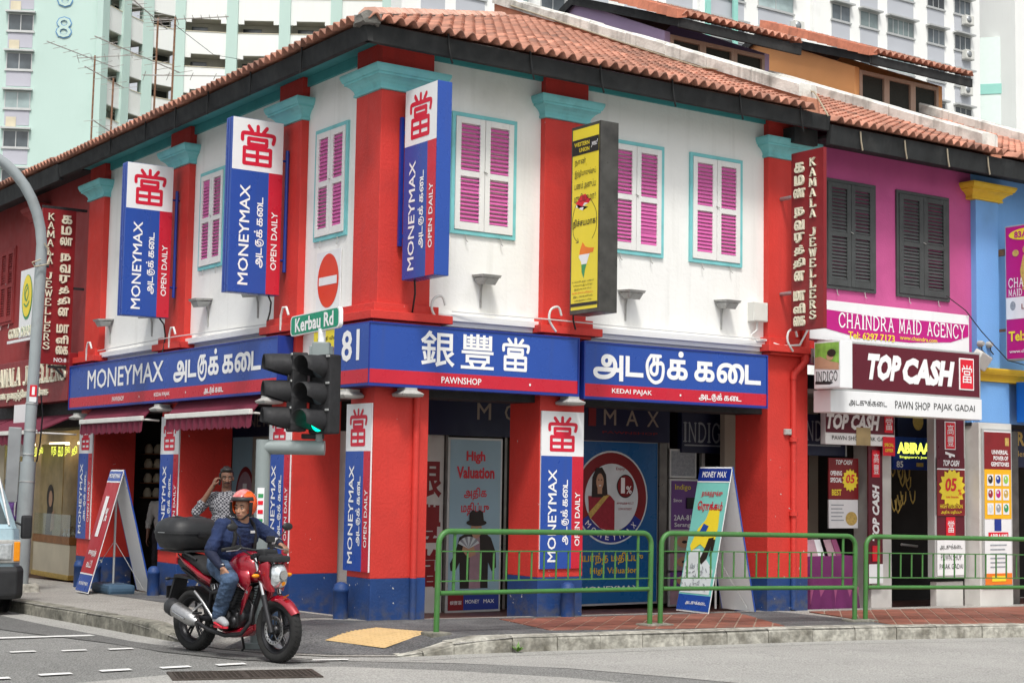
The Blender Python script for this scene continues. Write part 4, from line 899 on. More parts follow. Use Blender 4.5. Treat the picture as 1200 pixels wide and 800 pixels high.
MB().oval(.38,1.66,.05,.06,-.008).flat([(.28,1.35), (.34,1.58), (.44,1.58), (.52,1.3), (.44,1.05), (.32,1.05)][::-1], -.008).oval(.2,1.62,.06,.05,-.008).build('figure_print', 'gold_print', f)
serif_line(serif_line(MB(), 'CHAINDRA', .42, 1.17, .15, .72, -.012), 'MAID AGENCY', .42, 1.02, .11, .72, -.012).text('www.chaindra.com', .42, .13, .05, -.012, 0, .7, .01).build('lettering', 'letter_white', f)
MB().text('Lisence', .5, .8, .08, -.012, 0, .4, .01).build('lettering', 'maroon_sign', f); MB().oval(.14,.82,.05,.07,-.008).build('crest', 'grey_print', f)
MB().text('Tel: 6297', .42, .36, .16, -.012, 0, .72, .03).build('lettering', 'yellow_print', f)
MB().box(-.35,0,.06,.12,1.62,1.72).box(-.35,0,.06,.1,.45,.49).build('bracket', 'rust', t)
t = thing('number_board_sign', 'bright blue sign board numbered 85 below the yellow cornice at the right edge', 'sign', (11.42,-.05,2.62), 0)
MB().cbox(0,2.6,0,.2,0,.62,.008).build('cabinet', 'sign_blue', t).data.materials[0] = mat('azure_sign', (.01,.16,.62), .35, .05)
MB().text('85', .17, .07, .08, -.004, 0, .15, .02).oval(.14,.24,.05,.05,-.004).build('number', 'letter_cream', t)
f = MB().box(.05,.13,-.01,0,.32,.54).build('emblem', 'yellow_print', t); MB().oval(.28,.43,.15,.12,-.012,0).build('emblem_mark', 'yellow_print', t)
# ============================================================ INSIDE THE WALKWAY
W_ = thing('shopfront', 'shaded shopfront of glass and panels behind the red pillars', 'shopfront', (2.2,2.3,0))
rel(MB().box(.6,2.46,2.3,2.4,-.2,2.2), W_).build('wall_panel', 'marble', W_); rel(MB().box(2.35,2.4,2.4,3,-.2,3), W_).build('return_wall', 'beige_wall', W_)
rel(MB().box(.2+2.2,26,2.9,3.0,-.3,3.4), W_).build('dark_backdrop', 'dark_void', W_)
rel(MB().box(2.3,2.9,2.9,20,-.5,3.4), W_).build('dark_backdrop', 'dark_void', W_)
rel(MB().box(.56,26,.81,2.9,2.94,2.99).box(.81,2.3,2.9,20,2.94,2.99), W_).build('ceiling', 'lamp_grey', W_)
rel(MB().box(2.47,2.5,2.26,2.34,-.1,2.2).box(3.40,3.44,2.26,2.34,-.1,2.2).box(3.9,3.95,2.26,2.34,-.1,2.2).box(6.06,6.2,2.2,2.34,-.1,2.72).box(6.24,6.28,2.24,2.3,-.1,2.4), W_).build('door_frame', 'door_frame', W_)
rel(MB().box(6.9,6.96,2.24,2.3,-.1,2.06).box(7.4,7.44,2.24,2.3,-.1,2.06), W_).build('door_frame', 'alu', W_)
for k, (x, z) in enumerate(((3.52,1.9), (3.58,1.75), (3.5,1.2), (3.62,.9), (3.55,1.5))):
    rel(MB().cbox(x,x+.12,2.7,2.8,z,z+.05,.008), W_).build('shelf_item', 'warm_lamp' if k == 0 else 'lamp_grey', W_)  # first item glows: a tiny warm shop light put into its material
vert = '銀豐當'
for k, c_ in enumerate(vert): rel(MB().text(c_, 2.20, 1.62-k*.58, .50, 2.297, 0, .46, .03), W_).build('lettering', 'maroon_sign', W_)
t = thing('inner_fascia_sign', 'dark navy sign with spaced taupe letters in the shade behind the pillars', 'sign', (1.5,2.12,2.19), 0)
MB().cbox(0,4.68,0,.12,0,.56,.006).build('board', 'navy_sign', t)
for k, c_ in enumerate('MONEYMAX'):
    x = 1.52+k*.42 if k < 4 else 3.15+(k-4)*.0
    x = (1.46, 1.90, 2.5, 2.9, 3.2, 3.58, 3.98, 4.36)[k]
    if k == 4: continue
    MB().text(c_, x, .33, .22, -.004, 0, .22, .005).build('letter', 'letter_taupe', t)
MB().text('PAWNSHOP', 3.95, .12, .035, -.004, 0, 1.0, .01).build('lettering', 'maroon_sign', t)
MB().cbox(3.20,3.33,-.01,0,.20,.50,.003).build('seal', 'maroon_sign', t)
def wall_poster(name, label, loc, rz, w, h, mt, d=.03, cat='poster', group=None):
    t = thing(name, label, cat, loc, rz, group); MB().cbox(-.03,w+.03,0,d,-.03,h+.03,.004).build('frame', 'alu', t)
    f = MB().rect(0,w,0,h,-.004).build('print', mt, t); return t, f
t, f = wall_poster('hat_man_poster', 'pale blue poster of a man in a black hat fanning banknotes behind the railing', (2.52,2.24,-.09), 0, .80, 2.23, 'poster_blue')
MB().text('High', .40, 2.0, .17, -.008, 0, .30, .04).text('Valuation', .40, 1.80, .16, -.008, 0, .60, .04).text('அதிக', .40, 1.52, .17, -.008, 0, .36, .02).text('மதிப்பு', .40, 1.32, .18, -.008, 0, .44, .02).build('lettering', 'topcash_red', f)
jk = [(.02,.26+.35), (.10,.75), (.16,.95), (.30,1.02), (.40,1.0), (.52,1.04), (.66,.94), (.74,.75), (.75,.55), (.68,.50), (.62,.62), (.62,.28), (.18,.28), (.17,.62), (.10,.50), (.03,.52)]
MB().flat(jk[::-1], -.008).build('jacket_print', 'hair_print', f); MB().flat([(.32,.28), (.50,.28), (.48,.95), (.40,1.0), (.33,.9)], -.011).build('shirt_print', 'mauve_print', f)
MB().oval(.42,1.055,.085,.12,-.0165).flat([(.20,.78), (.30,.68), (.42,.72), (.38,.86), (.24,.92)], -.016).build('skin_print', 'skin_print', f)
MB().oval(.42,1.14,.16,.045,-.017).flat([(.30,1.14), (.54,1.14), (.52,1.28), (.47,1.31), (.42,1.28), (.36,1.31), (.31,1.27)], -.018).build('hat_print', 'hair_print', f)
MB().oval(.38,1.05,.035,.025,-.02).oval(.47,1.05,.035,.025,-.02).build('glasses_print', 'grey_print', f)
fan = MB()
for k in range(9): a = radians(35+k*14); fan.flat([(.30,.80), (.30+.19*cos(a-.14), .80+.16*sin(a-.14)), (.30+.19*cos(a+.12), .80+.16*sin(a+.12))], -.02-.0006*k, k % 2)
fan.build('banknote_print', ['pale_print', 'grey_print'], f)
MB().rect(0,.24,0,.24,-.008).build('footer_print', 'maroon_sign', f); MB().rect(.24,.80,0,.24,-.008).build('footer_print', 'sign_blue_dark', f)
MB().text('銀豐當', .12, .10, .05, -.012, 0, .18).text('MONEY', .38, .11, .05, -.012, 0, .22, .01).text('MAX', .64, .11, .05, -.012, 0, .17, .01).build('lettering', 'letter_white', f)
t, f = wall_poster('round_portrait_poster', 'deep blue window poster with a woman in a maroon sari inside a red ring', (4.35,2.24,-.07), 0, 1.70, 2.25, 'poster_deep')
CX, CZ = .86, 1.47
for r, mt, yy in ((.655,'pale_print',-.008), (.63,'maroon_sign',-.011), (.475,'pale_print',-.017)): MB().oval(CX,CZ,r,r,yy,0,48).build('ring_print', mt, f)
rg = [(CX+.63*cos(a), CZ+.63*sin(a)) for a in np.linspace(-2.6,-.54,20)]+[(CX+.48*cos(a), CZ+.48*sin(a)) for a in np.linspace(-.54,-2.6,20)]; MB().flat(rg, -.014).build('ring_print', 'sign_blue_dark', f)
for k, c_ in enumerate('MONEYMAX'):
    a = radians(-138+k*13.4); MB().text(c_, CX+.555*cos(a), CZ+.555*sin(a), .085, -.018, 0, .08 if c_ in 'MO' else .065, .01, rot=math.degrees(a)+90).build('letter', 'letter_white', f)
wm = MB(); wm.flat([(CX-.40,CZ-.25), (CX-.36,CZ-.30), (CX-.2,CZ-.43), (CX,CZ-.475), (CX+.05,CZ-.46), (CX+.05,CZ-.05), (CX-.02,CZ+.02), (CX-.16,CZ+.08), (CX-.3,CZ+.02), (CX-.42,CZ+.02)], -.021); wm.build('sari_print', 'sari_print', f)
MB().flat([(CX-.42,CZ-.22), (CX-.15,CZ+.02), (CX-.03,CZ+.04), (CX-.10,CZ-.02), (CX-.38,CZ-.30)][::-1], -.024).build('sari_border', 'gold_print', f)
MB().flat([(CX-.36,CZ), (CX-.35,CZ+.28), (CX-.28,CZ+.41), (CX-.18,CZ+.42), (CX-.11,CZ+.32), (CX-.08,CZ+.05), (CX-.15,CZ), (CX-.3,CZ)][::-1], -.0225).build('hair_print', 'hair_print', f)
MB().oval(CX-.22,CZ+.22,.065,.115,-.027).flat([(CX-.26,CZ+.05), (CX-.18,CZ+.05), (CX-.18,CZ+.15), (CX-.26,CZ+.15)], -.026).build('face_print', 'skin_print', f)
MB().oval(CX-.245,CZ+.245,.014,.008,-.03).oval(CX-.195,CZ+.245,.014,.008,-.03).build('eye_print', 'hair_print', f); MB().oval(CX-.22,CZ+.165,.022,.008,-.03).build('mouth_print', 'sign_white', f)
MB().oval(CX+.24,CZ+.16,.155,.165,-.021).build('badge_print', 'black', f); MB().oval(CX+.24,CZ+.16,.14,.15,-.024).build('badge_print', 'maroon_sign', f)
MB().text('1', CX+.19, CZ+.17, .22, -.028, 0, .07, .05).text('%', CX+.30, CZ+.11, .11, -.028, 0, .1, .02).build('lettering', 'letter_white', f)
MB().text('Enjoy', CX+.15, CZ+.40, .05, -.021, 0, .16, .01).text('குைறந்த வட்டி', CX+.24, CZ-.08, .045, -.021, 0, .3, .01).text('LOW INTEREST', CX+.24, CZ-.16, .03, -.021, 0, .24, .005).build('lettering', 'sari_print', f)
MB().text('உயர்ந்த மதிப்பு', .82, .62, .17, -.008, 0, 1.25, .02).text('High Valuation', .92, .44, .11, -.008, 0, .85, .02).build('lettering', 'orange_print', f).data.materials[0] = MT['yellow_paint']
MB().text('MONEYMAX', .86, .20, .075, -.008, 0, 1.05, .01).build('lettering', 'letter_white', f)
t = thing('spa_inner_sign', 'black sign with grey serif spa name in the shade right of the navy sign', 'sign', (6.44,2.16,2.06), 0)
MB().cbox(0,1.1,0,.1,0,.58,.006).build('board', 'navy_sign', t); serif_line(MB(), 'INDIGO', .48, .30, .30, .92, -.004).rect(.05,.9,.1,.12,-.004).build('lettering', 'grey_print', t)
t, f = wall_poster('spa_poster', 'violet spa poster with yellow lettering behind the teal standing board', (6.28,2.2,.95), 0, .60, .70, 'poster_violet')
MB().text('Indigo', .22, .60, .10, -.008, 0, .30, .01).build('lettering', 'yellow_print', f); MB().text('2AA-81A', .26, .17, .08, -.008, 0, .42, .015).text('Serangoon', .3, .06, .08, -.008, 0, .48, .015).text('Since', .12, .42, .05, -.008, 0, .16, .01).build('lettering', 'letter_white', f)
MB().cbox(.28,.56,-.03,-.01,.30,.46,.005).build('intercom', 'black', t)
for k, (z, hh, mt) in enumerate(((.63,.28,'beige_wall'), (.36,.25,'mauve_print'), (.10,.24,'poster_violet'), (-.12,.2,'mauve_print'))):
    t, f = wall_poster('beauty_photo', ('tan face photo strip above the other window photos', 'pale eye photo strip under the tan one', 'violet photo strip below the eye photo', 'lowest photo strip by the floor')[k]+' behind the standing board', (6.28,2.21,z), 0, .5, hh, mt, group='small photo posters in the spa window')
    MB().oval(.26,hh/2,.14,hh*.3,-.008).build('skin_print', 'skin_print', f); MB().oval(.26,hh/2,.05,hh*.08,-.011).build('eye_print', 'hair_print', f)
t, f = wall_poster('dark_window_print', 'grey window print above the violet spa poster', (6.28,2.2,1.72), 0, .45, .36, 'grey_print')
# right hand shops: posts, signs, cloth table
Q = thing('pawn_shopfront', 'shaded front of the maroon pawn shop and jeweller right of the red pillar', 'shopfront', (9.0,1.0,0))
rel(MB().cbox(9.08,9.52,.95,1.3,-.2,2.55,.01), Q).build('column', 'marble', Q); rel(MB().box(10.6,11.36,.2,.5,-.3,2.6), Q).build('column', 'marble', Q, bevel=.008)
rel(MB().box(9.98,10.58,.5,.62,-.25,.22), Q).build('column_base', 'marble', Q, bevel=.006)
rel(MB().box(7.04,8.95,1.9,2.0,-.2,2.95), Q).build('wall_panel', 'beige_wall', Q); rel(MB().box(8.0,8.05,1.86,1.9,-.1,2.2).box(8.3,8.6,1.8,1.88,-.1,2.1), Q).build('door_frame', 'alu', Q)
rel(MB().box(9.6,9.9,1.5,1.6,-.2,2.5), Q).build('wall_panel', 'poster_tan', Q)
rel(MB().tube([(9.9,1.1,.75), (10.25,1.1,.72)], .02, 8), Q).build('door_handle', 'alu', Q)
for k in range(26):
    x, z = 9.75+random.random()*1.0, 1.1+random.random()*1.3
    rel(MB().tube([(x-.06,1.45,z+.2), (x-.04,1.44,z+.06), (x,1.44,z), (x+.04,1.44,z+.06), (x+.06,1.45,z+.2)], .011, 5), Q).build('gold_chain', 'gold_print', Q)
for k in range(14):
    x, z = 11.5+random.random()*.6, 1.2+random.random()*1.0
    rel(MB().tube([(x-.05,1.0,z+.2), (x,1.0,z), (x+.05,1.0,z+.2)], .011, 5), Q).build('gold_chain', 'gold_print', Q)
rel(MB().box(11.36,11.9,.5,.56,-.2,2.5), Q).build('wall_panel', 'door_frame', Q)
t = thing('spa_hanging_sign', 'dark hanging sign with grey letters left of the shaded maroon sign', 'sign', (7.6,1.15,2.05), 0)
MB().cbox(0,1.15,0,.08,0,.60,.006).build('board', 'navy_sign', t); serif_line(MB(), 'INDIGO', .68, .36, .30, .86, -.004).rect(.3,1.05,.14,.16,-.004).build('lettering', 'grey_print', t); MB().box(1.15,1.18,-.005,.08,0,.6).build('edge', 'alu', t)
t = thing('pawn_inner_sign', 'shaded maroon and white sign with slanted letters above the poster column', 'sign', (7.98,.80,2.21), 0)
MB().cbox(0,1.45,0,.1,0,.5,.006).build('board', 'sign_white', t); f = MB().rect(.0,1.44,.17,.49,-.004).build('face', 'topcash', t)
MB().text('TOP CASH', .55, .335, .23, -.008, 0, 1.1, .05, shear=.2).build('lettering', 'letter_white', f); MB().text('PAWN SHOP PAJAK GADAI', .75, .09, .08, -.008, 0, 1.25).build('lettering', 'letter_black', t)
MB().cbox(1.22,1.40,-.014,-.004,.20,.46,.003).build('seal', 'topcash_red', f); MB().text('當', 1.31, .33, .18, -.018, 0, .14).build('character', 'letter_white', f)
MB().rect(.62,.92,.0,.26,-.012).build('small_notice', 'gold_print', f).data.materials[0] = MT['poster_tan']
MB().rect(1.18,1.44,-.14,.14,-.013).build('small_notice', 'topcash_red', f); MB().text('SPECIAL', 1.31, .02, .05, -.017, 0, .2, .02).text('OFFER', 1.31, -.06, .05, -.017, 0, .18, .02).build('lettering', 'yellow_print', f)
t = thing('blue_jeweller_sign', 'blue sign with yellow letters and number 85 hanging in the shade', 'sign', (9.85,1.2,1.88), 0)
MB().cbox(0,1.05,0,.1,0,.5,.006).build('board', 'sign_blue', t); MB().text('ABIRAAM', .53, .33, .17, -.004, 0, .9, .05).text("Singapore's Jeweller", .53, .19, .05, -.004, 0, .8).build('lettering', 'led_yellow', t)
MB().rect(0,1.04,.0,.15,-.004).build('band', 'sign_blue_dark', t); MB().text('85', .13, .08, .10, -.008, 0, .15, .02).build('number', 'letter_white', t); MB().rect(.5,.66,.05,.11,-.008).build('notice_print', 'gold_print', t)
MB().cbox(.1,1.05,.0,.06,.5,.95,.01).build('upper_board', 'navy_sign', t); MB().oval(.55,.75,.12,.14,-.004).build('emblem', 'gold_print', t)
t = thing('upright_pawn_banner', 'narrow upright maroon banner with seal on the grey column', 'banner', (8.93,.86,.2), 0)
MB().cbox(0,.30,0,.03,0,2.05,.004).build('board', 'topcash', t); MB().cbox(.07,.23,-.012,0,1.55,1.95,.003).build('seal', 'topcash_red', t); MB().text('高', .15, 1.83, .14, -.016, 0, .11).text('豐', .15, 1.67, .14, -.016, 0, .11).build('character', 'letter_white', t)
MB().text('TOP CASH', .15, 1.02, .15, -.004, 0, .82, .05, rot=90, shear=.2).build('lettering', 'letter_white', t); MB().cbox(.07,.23,-.012,0,.32,.55,.003).build('seal', 'topcash_red', t); MB().rect(0,.3,0,.28,-.004).build('footer_print', 'sign_white', t)
t = thing('special_offer_poster', 'maroon opening special poster with a yellow starburst reading 05', 'poster', (8.25,1.0,1.0), 0)
MB().cbox(0,.62,0,.02,.42,1.02,.003).build('board', 'maroon_sign', t); MB().cbox(0,.60,-.005,.02,0,.415,.003).build('lower_board', 'sign_white', t)
def star(cx, cz, r, n, y): return MB().flat([(cx+(r if k % 2 else r*.8)*cos(pi*k/n), cz+(r if k % 2 else r*.8)*sin(pi*k/n)) for k in range(2*n)], y)
star(.44,.70,.17,14,-.004).build('starburst', 'yellow_print', t); MB().text('05', .44, .72, .13, -.008, 0, .18, .03, shear=.15).build('lettering', 'topcash_red', t)
MB().text('TOP CASH', .31, .96, .07, -.004, 0, .34, .03, shear=.2).text('OPENING', .15, .80, .07, -.004, 0, .24, .03).text('SPECIAL', .15, .70, .07, -.004, 0, .24, .03).build('lettering', 'letter_white', t); MB().text('BEST', .16, .52, .09, -.004, 0, .2, .03).build('lettering', 'yellow_print', t)
MB().oval(.46,.14,.12,.10,-.009).build('coin_print', 'gold_print', t)
for k in range(5): MB().rect(.04,.30-.03*(k % 2),.33-.055*k,.345-.055*k,-.009).build('small_print', 'grey_print', t)
t = thing('gold_price_poster', 'shaded brown gold price poster behind the opening special poster', 'poster', (7.95,1.7,1.25), 0)
MB().cbox(0,.6,0,.02,0,.95,.003).build('board', 'topcash', t); MB().rect(.05,.55,.55,.82,-.004).build('field', 'gold_print', t); MB().text('GOLD PRICE', .3, .75, .06, -.008, 0, .42, .02).build('lettering', 'letter_black', t)
t = thing('pawn_light_column', 'upright maroon light panel with rate poster at the foot of the pink house', 'sign', (9.86,.42,.28), 0)
MB().cbox(0,.70,0,.14,0,2.42,.008).build('cabinet', 'alu', t); f = MB().rect(.04,.66,.04,2.38,-.004,0).rect(.04,.66,.04,.56,-.007,1).build('face', ['topcash', 'sign_white'], t)
MB().cbox(.22,.46,-.014,-.004,1.90,2.32,.003).build('seal', 'letter_white', f); MB().rect(.235,.445,1.915,2.305,-.017).build('seal_field', 'topcash_red', f); MB().text('高', .34, 2.20, .15, -.021, 0, .14).text('豐', .34, 2.03, .15, -.021, 0, .14).build('character', 'letter_white', f)
MB().text('TOP CASH', .34, 1.40, .22, -.008, 0, .9, .05, rot=90, shear=.2).build('lettering', 'letter_white', f)
MB().cbox(.24,.44,-.014,-.004,.62,.90,.003).build('seal', 'topcash_red', f); MB().text('當', .34, .76, .18, -.018, 0, .14).build('character', 'letter_white', f)
MB().text('அடகுக்கைட', .35, .46, .09, -.011, 0, .5).text('PAWN SHOP', .35, .31, .10, -.011, 0, .46).text('PAJAK GADAI', .35, .16, .10, -.011, 0, .52).build('lettering', 'letter_black', f)
pp = MB().rect(.03,.65,.92,1.62,-.022,0).rect(.03,.65,1.62,1.78,-.022,1).rect(.03,.65,1.60,1.62,-.026,2).build('rate_poster', ['magenta_print', 'topcash', 'sign_white'], t); pp.data.materials[0] = MT['maroon_sign']
star(.36,1.33,.30,16,-.026).build('starburst', 'yellow_print', pp); MB().text('05', .33, 1.38, .20, -.03, 0, .25, .03, shear=.15).text('%', .53, 1.27, .09, -.03, 0, .08, .02).text('Low Interest', .36, 1.20, .035, -.03, 0, .28, .01).build('lettering', 'topcash_red', pp)
MB().text('TOP CASH', .34, 1.70, .09, -.026, 0, .36, .04, shear=.2).build('lettering', 'letter_white', pp); MB().text('HIGH VALUATION', .34, 1.06, .06, -.026, 0, .5, .015).text('அதிக மதிப்பு', .34, .97, .06, -.026, 0, .46, .01).build('lettering', 'yellow_print', pp)
t, f = wall_poster('gemstone_poster', 'yellow gemstone chart poster with nine stones on the white pilaster', (10.67,.17,.18), 0, .62, 2.30, 'sign_white')
MB().rect(0,.62,1.72,2.28,-.008).build('header_print', 'maroon_sign', f); MB().rect(0,.62,.98,1.72,-.008).build('field_print', 'yellow_print', f).data.materials[0] = mat('amber_print', (.85,.45,.01), .4, .04)
for k, s in enumerate(('UNIVERSAL', 'POWER OF', 'GEMSTONES')): MB().text(s, .36+.02*(k == 1), 1.98-k*.09, .065, -.012, 0, (.38,.34,.42)[k], .03).build('lettering', 'letter_white', f)
MB().rect(.48,.57,2.08,2.2,-.012).build('crest_print', 'gold_print', f)
cols = ['hair_print', 'sign_blue_dark', 'green_field', 'sari_print', 'magenta_print', 'gold_print', 'pale_print', 'grey_print', 'green_print']
for k in range(9):
    i, j = k % 3, k//3; x, z = .13+i*.18, 1.56-j*.215
    c_ = MB().rect(x-.07,x+.07,z-.085,z+.085,-.012).build('stone_card', 'sign_white', f); MB().oval(x,z+.01,.052,.06,-.016).build('stone_print', cols[k], c_); MB().oval(x-.015,z+.03,.015,.02,-.019).build('stone_glint', 'sign_white', c_)
MB().rect(0,.62,0,.17,-.008).build('footer_print', 'orange_print', f); MB().rect(.15,.47,.05,.13,-.012).build('footer_print', 'yellow_print', f)
MB().rect(.08,.54,.66,.78,-.008).build('name_band', 'topcash_red', f); MB().text('ABIRAAMI', .31, .72, .07, -.012, 0, .4, .03).build('lettering', 'letter_white', f); MB().rect(.22,.38,.80,.98,-.009).build('crest_print', 'sign_blue_dark', f)
for k in range(6): MB().rect(.12,.5-.04*(k % 2),.58-k*.065,.60-k*.065,-.008).build('small_print', 'grey_print', f)
t = thing('jeweller_band_sign', 'dark blue sign with large yellow letters in the shade at the right edge', 'sign', (11.45,.6,1.95), 0)
MB().cbox(0,2,0,.1,0,.62,.006).build('board', 'navy_sign', t); MB().text('ABIRAAMI', .75, .45, .22, -.004, 0, 1.4, .04).build('lettering', 'gold_print', t); MB().text('Jewellers', .5, .2, .12, -.004, 0, .6).build('lettering', 'gold_print', t)
t = thing('cloth_table', 'small table under a purple cloth with pink brochures beside the red pillar', 'table', (7.3,.45,-.15))
m = MB(); rings = []
for z, e in ((0,.06), (.2,.05), (.5,.02), (.74,.0), (.78,-.01)):
    ring = []
    for k in range(48):
        a = 2*pi*k/48; sx, sy = .47, .26; cc, ss = cos(a), sin(a); q = max(abs(cc), abs(ss)); r = (1+.0*q)/q
        wv = .018*sin(k*1.7)*(.8-z)/.8*1.6
        ring.append((.48+(sx+e+wv)*cc*min(r, 1.25), .26+(sy+e+wv)*ss*min(r, 1.25), z))
    rings.append(ring)
m.loft(rings); m.build('cloth', 'purple_cloth', t); MB().cbox(.0,.95,-.03,.0,.0,.35,.01).build('lower_cloth', 'purple_cloth_pale', t)
for k in range(4): MB().cbox(-.02,.2,0,.01,.0,.24,.002).build('brochure', ('mauve_print', 'sign_white', 'mauve_print', 'purple_cloth_pale')[k], t, (.08+k*.21,.1+.05*(k % 2),.78), (-.35,0,.15*k))
# ============================================================ LEFT SHOPS, AWNINGS
def awning(label, y0, y1, zb=2.40, xo=-.04):
    t = thing('awning', label, 'awning', (.2,(y0+y1)/2,zb), LR, 'maroon awnings along the side street'); w = (y1-y0)/2; xo = .2-xo
    MB().loft([[(s*w,0,.34), (s*w,0,.32), (s*w,-xo,.02), (s*w,-xo,.045)] for s in (-1,1)], 0, True, False).build('canopy', 'awning', t)
    MB().cbox(-w,w,-xo-.05,-xo,-.01,.06,.01).build('front_bar', 'awning_bar', t)
    n = int(2*w/.12); v = []; f = []
    for k in range(n*4+1):
        x = -w+2*w*k/(n*4); yy = -xo-.02+.012*sin(k*.9); v += [(x,yy,0), (x,yy-.01,-.155-.03*abs(sin(pi*k/4)))]
        if k: f.append((2*k-2, 2*k, 2*k+1, 2*k-1))
    MB().add(v, f).build('valance', 'awning', t)
    for s in (-1, 1): MB().tube([(s*(w-.02),0,.0), (s*(w-.02),-xo,.01)], .015, 6).build('arm', 'awning_bar', t)
awning('maroon awning with white front bar nearest the traffic light', 2.86, 5.62); awning('maroon awning with white front bar above the red standing board', 6.5, 9.1)
awning('maroon awning over the jeweller window behind the lamp post', 10.0, 13.3, 2.25, -.45); awning('maroon awning at the far left edge of the photo', 13.4, 17, 2.25, -.45)
J = thing('jeweller_shopfront', 'lit jeweller window with cream pillar and tan portrait print behind the lamp post', 'shopfront', (1.0,12,-.3))
rel(MB().box(1.6,1.7,9.9,18,-.4,3), J).build('back_panel', 'cream_wall', J).data.materials[0] = MT['poster_tan']
rel(MB().cbox(.55,.95,15.0,15.5,-.4,2.6,.01), J).build('pillar', 'cream_wall', J); rel(MB().box(1.0,1.3,9.83,9.95,-.4,2.6), J).build('pillar', 'maroon_paint', J)
for y in (10.3,10.9,11.15,12.3): rel(MB().box(1.2,1.26,y,y+.06,-.3,2.4), J).build('window_frame', 'alu' if y != 10.9 else 'wood', J)
rel(MB().box(.3,.9,9.92,17,2.38,3.0), J).build('beam', 'black_matte', J); rel(MB().box(.89,2.9,9.80,9.86,-.4,3.0), J).build('party_wall', 'dark_void', J); rel(MB().box(.62,1.7,9.87,9.9,-.4,2.4), J).build('party_wall', 'wood', J)  # near-black beam and first party wall: interior shade put into their colour
for k in range(16):
    y = 10.3+k*.36; o = rel(MB().text('நகை'[k % 2]+'கம'[k % 2], 0, 0, .20, 0, 0, .16, .03), thing('tmp', None, None)) if 0 else None
    if k == 7: continue
    MB().text(('நல','கம','ரத','தி')[k % 4], 0, 0, .17, 0, 0, .26, .0).build('led_letter', 'led_yellow', J, (-.35,y-12,2.0+.3), (0,0,LR))
for y in (10.6, 12.2, 13.8, 15.8): rel(MB().cbox(1.3,1.4,y,y+.9,2.15,2.2,.01), J).build('light_tube', 'warm_lamp', J)
t = thing('display_counter', 'cream display counter with brass foot and glass top on the left pavement', 'display case', (.95,12.3,-.27))
MB().cbox(0,.7,0,2.0,.08,.62,.01).build('cabinet', 'cream_wall', t); MB().cbox(-.02,.72,-.02,2.02,0,.09,.008).build('foot', 'gold_print', t); MB().cbox(-.02,.72,-.02,2.02,.62,.76,.008).build('band', 'wood', t)
for k in range(22): MB().lathe([(.03,0), (.035,.04), (.012,.07), (.012,.09), (.03,.12)], 8, 0, 'z', (.08+.55*random.random(),.1+1.8*random.random(),.76)).build('ornament', 'ac_white' if k % 3 else 'gold_print', t)
MB().box(0,.7,0,.012,.76,1.15).box(0,.012,.012,2,.76,1.15).build('glass', 'pale_print', t).data.materials[0] = glass('clear_glass', (.8,.9,.9), .03, 1.0)
t = thing('woman_portrait_print', 'window portrait print of a curly haired woman behind the lamp post', 'poster', (1.0,13.3,.45), LR)
MB().cbox(-.9,.35,0,.02,-.2,1.7,.004).build('board', 'poster_tan', t); MB().oval(-.28,.72,.20,.24,-.004).flat([(-.5,0), (-.1,0), (-.12,.6), (-.42,.6)], -.003).build('hair_print', 'hair_print', t); MB().oval(-.25,.70,.10,.15,-.008).flat([(-.2,.1), (.0,.15), (-.02,.5), (-.14,.45)], -.008).build('skin_print', 'skin_print', t)
for nm, (y0, w_, mt) in {'a': (8.42,.72,'poster_deep')}.items():
    t, f = wall_poster('interest_rate_poster', 'dim blue poster with a round maroon badge seen past the man on the phone', (2.26,y0,.3), LR, w_, 1.98, 'poster_blue')
    MB().oval(.5,.95,.36,.52,-.008,0,32).build('badge_print', 'maroon_sign', f); MB().oval(.5,.95,.30,.44,-.012,0,32).build('badge_print', 'mauve_print', f); MB().text('1', .5, .95, .5, -.016, 0, .15, .04).build('lettering', 'letter_white', f)
t = thing('side_inner_sign', 'navy sign with small taupe letters deep under the middle awning', 'sign', (2.2,8.6,2.24), LR)
MB().cbox(0,2.6,0,.06,0,.5,.005).build('board', 'navy_sign', t); MB().text('MONEYMAX', 1.3, .25, .2, -.004, 0, 2.0).build('lettering', 'letter_taupe', t)
rel(MB().box(2.24,2.3,7.1,7.65,-.2,2.24), W_).build('wall_panel', 'beige_wall', W_)
t = thing('necklace_shelf', 'shelf of pale necklace busts glowing inside the dark doorway', 'display shelf', (1.22,9.58,1.25), 0)
for r in range(4):
    MB().box(-.0,.5,0,.2,r*.24-.02,r*.24).build('shelf_board', 'wood', t)
    for k in range(3): MB().lathe([(.06,0), (.075,.05), (.06,.11), (.03,.15)], 12, 0, 'z', (.09+k*.16,.08,r*.24)).build('bust', 'cream_wall', t)
# ============================================================ SMALL FIXTURES
def flood(label, loc, rz, first=[None]):
    if first[0] is None:
        t = thing('wall_lamp', label, 'lamp', loc, rz, 'grey floodlights on the upper walls'); t.scale = (.82,.82,.9)
        m = MB(); m.loft([[(-.15,-.30,.0), (.15,-.30,.0), (.15,-.02,.02), (-.15,-.02,.02)], [(-.16,-.32,.035), (.16,-.32,.035), (.16,0,.05), (-.16,0,.05)]], 0, True, False); m.build('hood', 'lamp_grey', t, bevel=.006)
        m = MB(); m.loft([[(-.10,-.24,-.09), (.10,-.24,-.09), (.08,-.05,-.07), (-.08,-.05,-.07)], [(-.14,-.28,-.002), (.14,-.28,-.002), (.14,-.03,.0), (-.14,-.03,.0)]], 0, True, False); m.build('lens_housing', 'lamp_grey', t, bevel=.004)
        MB().tube([(0,-.05,-.03), (0,-.02,-.15), (0,-.012,-.38)], .014, 6).build('conduit', 'lamp_grey', t); first[0] = t; return t
    t = copy_tree(first[0]); t.location = loc; t.rotation_euler = (0,0,rz); t['label'] = label; return t
